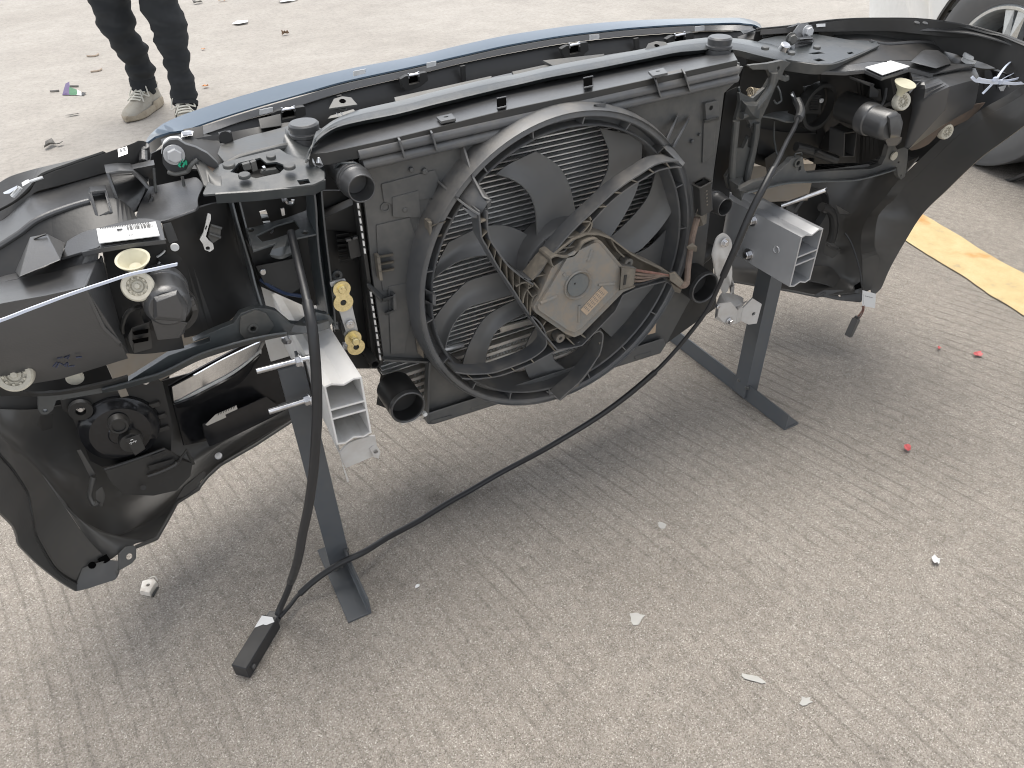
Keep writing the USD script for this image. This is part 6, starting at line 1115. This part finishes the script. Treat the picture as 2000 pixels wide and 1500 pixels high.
dd = (pl[1] - pl[0]); ll = np.linalg.norm(dd); dd /= ll; x_, y_, _ = frame(dd)
obj('plug', hull([pl[0] + dd * h + x_ * a * w + y_ * b * .006 for h, w in ((0, .006), (.002, .0085), (ll, .0085)) for a in (-1, 1) for b in (-1, 1)]), PLAS, sw)
obj('plug_collar', hull([pl[0] + dd * h + x_ * a * .0055 + y_ * b * .004 for h in (-.006, .001) for a in (-1, 1) for b in (-1, 1)]), PLASD, sw)

# zip ties
obj_z = single('zip_tie', strap(np.vstack([T([(-40, 640, -.335), (0, 626, -.33)]), T([(60, 603, -.325), (150, 570, -.315), (240, 540, -.305), (300, 526, -.295), (346, 516, -.285)])]), .0042, .0012, (0, -.4, 1), res=60), TIE, 'long straight bluish white zip tie lying across the left headlight', 'zip tie')
zt_ = thing('zip_tie', 'looped white zip ties knotted at the outer end of the right headlight', 'zip tie')
obj('strap', strap(T([(1898, 150, -.27), (1908, 158, -.27), (1930, 161, -.28), (1960, 162, -.29), (1990, 163, -.30), (2030, 156, -.31)]), .0055, .0013, (0, -.3, 1), res=40), TIE, zt_)
obj('strap', strap(T([(1910, 153, -.28), (1940, 158, -.285), (1970, 157, -.29), (2000, 150, -.30), (2030, 140, -.31)]), .0045, .0013, (0, -.5, 1), res=40), TIE, zt_)
obj('strap', strap(T([(1946, 156, -.285), (1956, 140, -.275), (1970, 124, -.265), (1985, 114, -.26), (2010, 108, -.26)]), .0045, .0013, (.6, -.5, .4), res=40), TIE, zt_)
obj('strap', strap(T([(1952, 158, -.285), (1970, 148, -.28), (1990, 138, -.28), (2020, 128, -.28)]), .0045, .0013, (.3, -.5, .6), res=40), TIE, zt_)
obj('strap', strap(T([(1944, 158, -.285), (1934, 168, -.28), (1919, 183, -.275)]), .0042, .0012, (.6, -.5, .4), res=30), TIE, zt_)
obj('strap', strap(T([(1960, 162, -.29), (1985, 162, -.295), (2000, 160, -.3), (2030, 150, -.3)]), .0042, .0012, (0, -.5, .6), res=30), TIE, zt_)
for x, y in ((1944, 155), (1954, 160)): obj('tie_head', box(at(x, y, Y=-.288), (.008, .006, .008)), TIE, zt_)

# ------------------------------------------------------------------ person standing behind
per = thing('person', 'person in dark trousers and beige knitted trainers standing behind the front end', 'person')
def leg(cent, rad, Ys, hip, hr, seed):
    P = [at(x, y, Y=Y) for (x, y), Y in zip(cent, Ys)] + [np.array(hip)]
    m = tube(P, list(rad) + [hr], 28, res=90)
    v = m.vertices; zz = v[:, 2]
    c_ = np.array([np.interp(zz, sorted(p[2] for p in P), [p[k] for p in sorted(P, key=lambda q: q[2])]) for k in range(3)]).T
    o = v - c_; o[:, 2] = 0; o /= np.maximum(np.linalg.norm(o, axis=1)[:, None], 1e-6)
    w = (meshkit.fbm(np.c_[v[:, 0] * 7, v[:, 1] * 7, v[:, 2] * 16 + seed], 3, seed) - .5) * .045 + (meshkit.noise(np.c_[v[:, 0] * 9 + v[:, 2] * 14, v[:, 1] * 9, v[:, 2] * 30], seed + 3) - .5) * .022
    m.vertices = v + o * w[:, None] * np.clip(1.4 - zz, .3, 1)[:, None]
    return m
legA = leg([(281, 174), (279, 166), (279, 148), (268, 120), (250, 85), (229, 50), (214, 0)], [.052, .062, .068, .082, .092, .104, .108], [3.21, 3.20, 3.19, 3.16, 3.12, 3.09, 3.08], (-.47, 3.08, .92), .115, 4)
legB = leg([(361, 208), (361, 196), (358, 186), (354, 172), (348, 130), (340, 100), (330, 55), (309, 0)], [.052, .056, .062, .080, .082, .088, .096, .104], [2.86, 2.86, 2.86, 2.86, 2.87, 2.88, 2.90, 2.93], (-.29, 3.04, .92), .115, 9)
hipm = trimesh.creation.icosphere(3, 1.0); hipm.apply_scale((.185, .13, .16)); hipm.apply_translation((-.385, 3.06, .95))
tr = obj('trousers', cat(legA, legB, hipm), CLOTH, per, smooth=60)
for P_, seed in (([(283, 172, 3.195), (279, 160, 3.195), (277, 152, 3.195)], 1), ([(361, 203, 2.85), (361, 196, 2.855)], 2)):
    c_ = T(P_)
    m = tube(c_, .062 if seed == 1 else .060, 26, res=14); m.vertices += (meshkit.fbm(m.vertices * 18, 3, seed)[:, None] - .5) * .018
    obj('cuff', m, CLOTH, tr, smooth=60)
def chain(js):
    import manifold3d as mf
    out = None
    for a, b in js:
        A, ra, B, rb = np.array(a[:3], float), a[3], np.array(b[:3], float), b[3]
        m = hull(np.vstack([trimesh.creation.icosphere(2, ra).vertices + A, trimesh.creation.icosphere(2, rb).vertices + B]))
        M = mf.Manifold(mf.Mesh(np.asarray(m.vertices, np.float32), np.asarray(m.faces, np.uint32)))
        out = M if out is None else out + M
    q = out.refine_to_length(.02).to_mesh(); t_ = trimesh.Trimesh(q.vert_properties[:, :3], q.tri_verts)
    trimesh.smoothing.filter_taubin(t_, iterations=12); return t_
hx_, hy_ = -.385, 3.06
jacket = chain([((hx_ - .05, hy_, .98, .14), (hx_ - .07, hy_, 1.30, .14)), ((hx_ + .05, hy_, .98, .14), (hx_ + .07, hy_, 1.30, .14)), ((hx_ - .15, hy_, 1.38, .065), (hx_ + .15, hy_, 1.38, .065)),
    ((hx_ - .20, hy_, 1.36, .058), (hx_ - .25, hy_ - .02, 1.10, .05)), ((hx_ - .25, hy_ - .02, 1.10, .05), (hx_ - .22, hy_ - .16, .90, .042)),
    ((hx_ + .20, hy_, 1.36, .058), (hx_ + .25, hy_ - .02, 1.10, .05)), ((hx_ + .25, hy_ - .02, 1.10, .05), (hx_ + .22, hy_ - .16, .90, .042)), ((hx_, hy_, 1.40, .06), (hx_, hy_, 1.47, .055))])
obj('jacket', jacket, JACKET, per, smooth=60)
hd = [((hx_, hy_, 1.44, .05), (hx_, hy_ - .01, 1.54, .048)), ((hx_, hy_ - .01, 1.60, .075), (hx_, hy_, 1.67, .085)), ((hx_, hy_ - .05, 1.57, .035), (hx_, hy_ - .02, 1.62, .07)), ((hx_, hy_ - .085, 1.615, .010), (hx_, hy_ - .095, 1.60, .013)), ((hx_ - .08, hy_, 1.61, .014), (hx_ - .082, hy_, 1.63, .016)), ((hx_ + .08, hy_, 1.61, .014), (hx_ + .082, hy_, 1.63, .016))]
for s in (-1, 1):
    w_ = np.array([hx_ + .22 * s, hy_ - .17, .885])
    hd.append(((*w_, .028), (*(w_ + [-.01 * s, -.03, -.07]), .03)))
    for q in range(4):
        b_ = w_ + np.array([(-.03 + .02 * q) * 1, -.035, -.085]); l_ = (.030, .036, .034, .026)[q]
        hd += [((*b_, .0095), (*(b_ + [0, -.012, -l_]), .0088)), ((*(b_ + [0, -.012, -l_]), .0088), (*(b_ + [0, .004, -l_ * 1.75]), .0078))]
    b_ = w_ + np.array([-.03 * s, -.02, -.04]); hd.append(((*b_, .011), (*(b_ + [-.018 * s, -.03, -.04]), .009)))
obj('body', chain(hd), SKINP, per, smooth=60)
hair = trimesh.creation.icosphere(3, 1.0); hair.apply_scale((.094, .100, .075)); hair.apply_translation((hx_, hy_ + .012, 1.70))
obj('hair', noisy(hair, .02, 20), HAIR, per, smooth=60)
def shoe(heel, toe, label):
    heel, toe = np.array(heel, float), np.array(toe, float); d = toe - heel; L_ = np.linalg.norm(d); d /= L_; sd = np.cross([0, 0, 1], d)
    def world(s, y, z): return heel + d * (s * L_) + sd * y + np.array([0, 0, z])
    ss = [0, .04, .12, .25, .38, .5, .62, .75, .86, .94, 1.0]
    ww = [.012, .028, .036, .038, .038, .041, .046, .049, .046, .034, .010]
    hh = [.075, .10, .115, .122, .115, .096, .080, .066, .056, .046, .030]
    N = 20; G = []
    for s, w, h in zip(ss, ww, hh):
        G.append([world(s, w * (abs(math.cos(a)) ** .75) * np.sign(math.cos(a)), .022 + (h - .022) * max(0, math.sin(a)) ** (.75 if s > .45 else .45)) for a in np.linspace(-.02, math.pi + .02, N)])
    up = loft(G, .002, N, sub=3); up.vertices = up.vertices + (meshkit.fbm(up.vertices * 40, 3, 2)[:, None] - .5) * .005
    sh = obj('shoe', up, KNIT, per, label, smooth=60)
    v = []; f = []; K = 90
    for i in range(K):
        a = 2 * math.pi * i / K; s = .5 - .53 * math.cos(a); w = np.interp(np.clip(s, 0, 1), ss, ww) * 1.13 + .003
        y = w * np.sign(math.sin(a)) * min(1, abs(math.sin(a)) ** .5 * 1.02)
        rb = 1 + (.05 if (i % 3 == 0 and s < .48) else 0)
        for z, q in ((.0, .93), (.008, 1.03), (.026 + .010 * (s < .4), 1.05), (.036 + .012 * (s < .4) - .004 * (s > .8), .97)):
            v.append(world((s - .5) * q * rb + .5, y * q * rb, z))
    for i in range(K):
        j = (i + 1) % K
        for k in range(3): f += [[i * 4 + k, j * 4 + k, j * 4 + k + 1], [i * 4 + k, j * 4 + k + 1, i * 4 + k + 1]]
    v.append(world(.5, 0, 0)); f += [[len(v) - 1, ((i + 1) % K) * 4, i * 4] for i in range(K)]
    obj('sole', trimesh.Trimesh(v, f, process=False), SOLE, sh, smooth=50)
    def top(s, y): return world(s, y, np.interp(s, ss, hh) * (1 - .12 * (y / .04) ** 2) + .004)
    for i, s in enumerate((.46, .52, .58, .64)):
        obj('lace', tube([top(s, -.03) , top(s + .03, 0) + [0, 0, .004], top(s - .01, .03)], .0032, 6), LACE, sh)
        obj('lace', tube([top(s - .01, -.03), top(s + .02, 0) + [0, 0, .004], top(s + .01, .03)], .0032, 6), LACE, sh)
    k0 = top(.42, 0) + [0, 0, .008]
    for yy, ex in ((.05, .06), (-.05, .05)):
        obj('lace', tube([k0, top(.40, yy * .6) + [0, 0, .02], top(.50, yy * 1.1) + [0, 0, .006], top(.52, yy * .6) + [0, 0, .006], k0], .0034, 6, res=30), LACE, sh)
        obj('lace', tube([k0, top(.52, yy * .35) + [0, 0, .006], top(.64, yy * .9) + [0, 0, .0]], .003, 6), LACE, sh)
    obj('collar', lathe([(.042, 0), (.046, .008), (.043, .016), (.038, .012), (.038, 0)], world(.16, 0, .105), (0, 0, 1), 24), KNIT, sh)
shoe((-.415, 3.255, 0), (-.600, 3.015, 0), 'shoe with its toe pointing left')
shoe((-.335, 2.955, 0), (-.355, 2.655, 0), 'shoe half hidden behind the blue lip')

# ------------------------------------------------------------------ parked white car at the right
ca = np.array([.22, .975, 0]); ca /= np.linalg.norm(ca); cn = np.array([-ca[1], ca[0], 0])
CB = np.array([2.40, .59, 0])
car = thing('parked_car', 'white car parked at the right edge, only its front wheel and bumper corner in view', 'car', loc=CB)
def cw_(s, o, z): return ca * s - cn * o + np.array([0, 0, z])     # local to the car's base
def densify(P, st=.06):
    out = []
    for a, b in zip(P, P[1:] + P[:1]):
        n_ = max(1, int(math.dist(a, b) / st)); out += [(a[0] + (b[0] - a[0]) * i / n_, a[1] + (b[1] - a[1]) * i / n_) for i in range(n_)]
    return out
prof = Polygon(densify([(.86, .22), (.95, .26), (1.02, .32), (1.08, .40), (1.12, .48), (1.13, .56), (1.09, .66), (.98, .72), (.72, .78), (.1, .90), (-.75, .98), (-1.35, 1.36), (-1.9, 1.45), (-2.6, 1.40), (-3.2, 1.10), (-3.62, 1.02), (-3.68, .5), (-3.6, .3), (-3.2, .22), (.5, .20)]))
prof = prof.difference(Point(0, .335).buffer(.41, 16)).difference(Point(-2.65, .335).buffer(.385, 16))
m = trimesh.creation.extrude_polygon(prof, 1.72, engine='earcut'); v = m.vertices.copy()
def shape(v):
    s, z, o = v[:, 0], v[:, 1], v[:, 2]; u = (o / .86 - 1)
    ins = .22 * np.clip((s - .62) / .48, 0, 1) ** 2 + .22 * np.clip((-3.0 - s) / .6, 0, 1) ** 2 + .24 * np.clip((z - .9) / .5, 0, 1) + .07 * np.clip((.42 - z) / .2, 0, 1)
    o2 = .86 + u * (.86 - ins); s2 = s - np.where(s > .3, .0, 0)
    return np.array([cw_(a, b, c) for a, b, c in zip(s2, o2, z)])
bm_ = trimesh.Trimesh(shape(v), m.faces, process=False)
if bm_.volume < 0: bm_.invert()
cbod = obj('body', bm_, CARW, car, smooth=35)
for s0 in (0, -2.65):
    obj('arch_liner', lathe([(.411, .02), (.411, .45), (.0001, .45)], cw_(s0, .0, .335), -cn, 40), DARK, car)
    obj('arch_trim', lathe([(.395, -.004), (.405, -.004), (.41, .01), (.395, .02)], cw_(s0, .0, .335), -cn, 60, *( (0, 2 * math.pi))), DARK, car)
for nm, q in (('side_window', [(-.85, 1.0), (-1.4, 1.31), (-1.9, 1.38), (-1.9, 1.0)]), ('side_window', [(-1.98, 1.0), (-1.98, 1.38), (-2.55, 1.34), (-3.0, 1.08), (-2.9, 1.0)])):
    obj(nm, hull(np.vstack([[cw_(s, .86 + (-1) * (.86 - .24 * max(0, min(1, (z - .9) / .5)) - .0) + dd_, z) for s, z in q] for dd_ in (-.004, .02)])), GLOSS, car)
hl_ = obj('headlamp', hull([cw_(s, o, z) for s, o, z in ((.55, .05, .62), (.78, .22, .60), (.60, .06, .72), (.76, .24, .68), (.50, .15, .64), (.6, .3, .64))]), GLOSS, car)
obj('door_seam', cat(box(cw_(-.62, .0, .6), (.006, .006, .7)), box(cw_(-1.94, .0, .6), (.006, .006, .7))), DARK, car)
def wheel(s0):
    o = cw_(s0, -.015, .35); ax = cn
    ty = obj('wheel', lathe([(.235, .0), (.25, .012), (.30, .018), (.333, .012), (.347, .0), (.35, -.02), (.35, -.19), (.34, -.205), (.25, -.205), (.235, -.19)], o, ax, 72), RUBBER, car)
    obj('rim', lathe([(.238, .002), (.232, .010), (.222, .008), (.214, -.01), (.205, -.09), (.2, -.13), (.0001, -.13)], o, ax, 72), RIM, ty)
    obj('rim_dark', disc(o - ax * .125, ax, .2, .004, 40), DARK, ty)
    x, y, _ = frame(ax)
    for k in range(5):
        for w in (-.13, .13):
            a = 2 * math.pi * k / 5 + w + .35; e = math.cos(a) * x + math.sin(a) * y; tt_ = np.cross(ax, e)
            obj('spoke', hull([o + e * r + tt_ * q * wd + ax * h for r, wd, h0 in ((.04, .016, -.02), (.222, .02, -.004)) for q in (-1, 1) for h in (h0, h0 - .03)] + [o + e * .13 + ax * .002]), RIM, ty)
    obj('hub_cap', disc(o - ax * .03, ax, .055, .022, 28), RIM, ty)
wheel(0); wheel(-2.65)
for mname in (): pass

# ------------------------------------------------------------------ litter on the concrete
def flake(px, py, w, h, rot, mat_, name, label, cat_, z=.006, seed=0, curl=.004, group=None, n=11, jag=.35, t=.0008):
    c_ = at(px, py, Z=0); r_ = np.random.default_rng(seed + 100)
    a = np.linspace(0, 2 * math.pi, n, endpoint=False); rr = 1 + (r_.random(n) - .5) * jag * 2
    ca_, sa_ = math.cos(rot), math.sin(rot); v = [[0, 0, z + curl * .4]]
    for q, rad in zip(a, rr):
        x, y = w / 2 * rad * math.cos(q), h / 2 * rad * math.sin(q)
        v.append([x * ca_ - y * sa_, x * sa_ + y * ca_, z + curl * r_.random() * 1.4])
    K = len(v); v = np.array(v); v2 = v - [0, 0, t]
    f = [[0, 1 + i, 1 + (i + 1) % n] for i in range(n)] + [[K, K + 1 + (i + 1) % n, K + 1 + i] for i in range(n)]
    for i in range(n):
        p, q = 1 + i, 1 + (i + 1) % n; f += [[p, K + p, K + q], [p, K + q, q]]
    m = trimesh.Trimesh(np.vstack([v, v2]) + c_, f, process=False)
    return single(name, m, mat_, label, cat_, group, smooth=20)
PINK = plain('faded_red_plastic', (.62, .13, .13), .5); ORANGE = plain('orange_plastic', (.62, .25, .07), .5); BROWN = plain('brown_leaf', (.20, .13, .08), .8, var=.3)
GREYL = plain('dried_leaf_grey', (.20, .19, .175), .8, var=.3); PURPLE = plain('purple_foil', (.10, .055, .17), .35); GREENF = plain('green_foil', (.06, .22, .10), .35); CHALK = plain('whitish_flake', (.47, .46, .43), .75, var=.1); STICK = plain('pale_twig', (.40, .32, .25), .8)
wr = thing('snack_wrapper', 'crumpled purple and green snack wrapper lying left of the person', 'wrapper')
def tri3(P, z, mat_, nm): obj(nm, hull([at(x, y, Z=0) + np.array([0, 0, z_]) for (x, y), z_ in P]), mat_, wr)
tri3([((122, 187), .004), ((132, 174), .03), ((140, 172), .035), ((138, 187), .004), ((130, 186), .012)], 0, PURPLE, 'foil')
tri3([((135, 187), .004), ((139, 180), .028), ((152, 182), .02), ((153, 187), .004)], 0, GREENF, 'foil')
tri3([((150, 187), .004), ((154, 182), .02), ((160, 184), .012), ((160, 188), .004)], 0, PAPER, 'foil')
tri3([((158, 187), .004), ((162, 184), .012), ((170, 183), .006), ((163, 188), .004)], 0, DARK, 'foil')
flake(470, 47, .135, .115, .5, PAPER, 'paper_scrap', 'square white paper scrap on the concrete right of the person', 'paper', seed=4, jag=.12, n=5, curl=.008)
flake(562, 4, .16, .085, .3, PAPER, 'paper_scrap', 'white paper scrap at the top edge of the photograph', 'paper', seed=6, jag=.25, curl=.01)
flake(557, 69, .055, .028, .1, BROWN, 'wood_chip', 'small brown wood chip below the white paper scraps', 'wood chip', seed=7, curl=.022)
flake(435, 3, .07, .03, .0, ORANGE, 'orange_scrap', 'orange scrap at the top edge near the person', 'scrap', seed=8, curl=.02)
flake(385, 8, .08, .04, .3, GREYL, 'dry_leaf', 'dark curled leaf just right of the trousers', 'leaf', seed=9, curl=.02)
flake(402, 172, .030, .030, .3, ORANGE, 'orange_scrap', 'small orange scrap beside the right cuff', 'scrap', seed=10, curl=.012)
flake(398, 98, .03, .02, .3, ORANGE, 'orange_scrap', 'tiny pale orange scrap right of the knee', 'scrap', seed=11, curl=.006)
flake(100, 287, .075, .045, .9, GREYL, 'dry_leaf', 'grey dry leaf on the concrete above the left headlight', 'leaf', seed=12, curl=.016)
flake(118, 285, .03, .02, .4, GREYL, 'dry_leaf', 'small leaf fragment beside the grey dry leaf', 'leaf', seed=18, curl=.01)
flake(145, 226, .06, .02, .2, GREYL, 'dry_leaf', 'flat grey leaf below the snack wrapper', 'leaf', seed=13, curl=.004)
for i, (P_, lab) in enumerate((([(170, 109), (185, 109), (192, 105)], 'bent pale twig left of the knee'), ([(177, 140), (192, 138), (198, 134)], 'bent pale twig above the left shoe'), ([(98, 178), (115, 177)], 'thin grey twig left of the snack wrapper'), ([(134, 168), (153, 168)], 'straight grey twig just above the snack wrapper'))):
    single('twig', tube([at(x, y, Z=.006) for x, y in P_], .005, 6, res=16), STICK if i < 2 else GREYL, lab, 'twig')
flake(1771, 880, .020, .017, .5, PINK, 'red_scrap', 'red plastic scrap right of the right stand foot', 'scrap', seed=21, curl=.006)
flake(1908, 695, .026, .017, .1, PINK, 'red_scrap', 'red plastic scrap near the yellow line, the farther right one', 'scrap', seed=22, curl=.005)
flake(1832, 683, .014, .010, .5, PINK, 'red_scrap', 'tiny red scrap left of the larger one near the yellow line', 'scrap', seed=23, curl=.004)
flake(1826, 1099, .018, .014, .6, PAPER, 'white_chip', 'white chip on the concrete at the lower right', 'chip', seed=24, curl=.005)
flake(1471, 1326, .034, .014, -.9, CHALK, 'plaster_flake', 'long pale flake pressed on the concrete at the bottom', 'flake', seed=25, curl=.001, z=.002)
flake(1573, 1370, .022, .014, -.3, CHALK, 'plaster_flake', 'faint pale flake right of the long one', 'flake', seed=26, curl=.0006, z=.0018)
flake(1244, 1207, .028, .024, .3, CHALK, 'plaster_flake', 'roundish pale smear at the bottom centre', 'flake', seed=27, curl=.0004, z=.0014)
flake(1292, 1026, .014, .02, .3, CHALK, 'plaster_flake', 'thin pale smear above the roundish one', 'flake', seed=28, curl=.0004, z=.0014)
flake(817, 1149, .010, .005, .1, PAPER, 'white_chip', 'tiny white chip right of the left stand foot', 'chip', seed=29, curl=.003)
flake(984, 1332, .0, .0, .0, PAPER, 'white_chip', 'x', 'chip', seed=30) if False else None
mc = thing('metal_clip', 'small grey spring metal clip lying under the left bumper corner', 'clip')
q = lambda x, y, z: at(x, y, Z=0) + np.array([0, 0, z])
obj('clip_top', plate([q(282, 1142, .012), (q(303, 1136, .012)), q(309, 1144, .012), q(295, 1166, .012), q(277, 1162, .012)], .002, [(q(293, 1150, .012), .0035)], n=(0, 0, -1)), TUBEW, mc)
obj('clip_leg', cat(wall([q(309, 1144, .012), q(295, 1166, .012), q(277, 1162, .012)], (0, 0, -.010), .002), hull([q(277, 1150, .002), q(288, 1140, .012), q(282, 1156, .010), q(278, 1154, .004)]), tube([q(295, 1138, .012), q(306, 1136, .016), q(311, 1140, .01)], .0012, 5)), TUBEW, mc)
obj('clip_leg', hull([q(300, 1168, .002), q(311, 1148, .002), q(308, 1150, .006), q(298, 1166, .006)]), STEELD, mc)
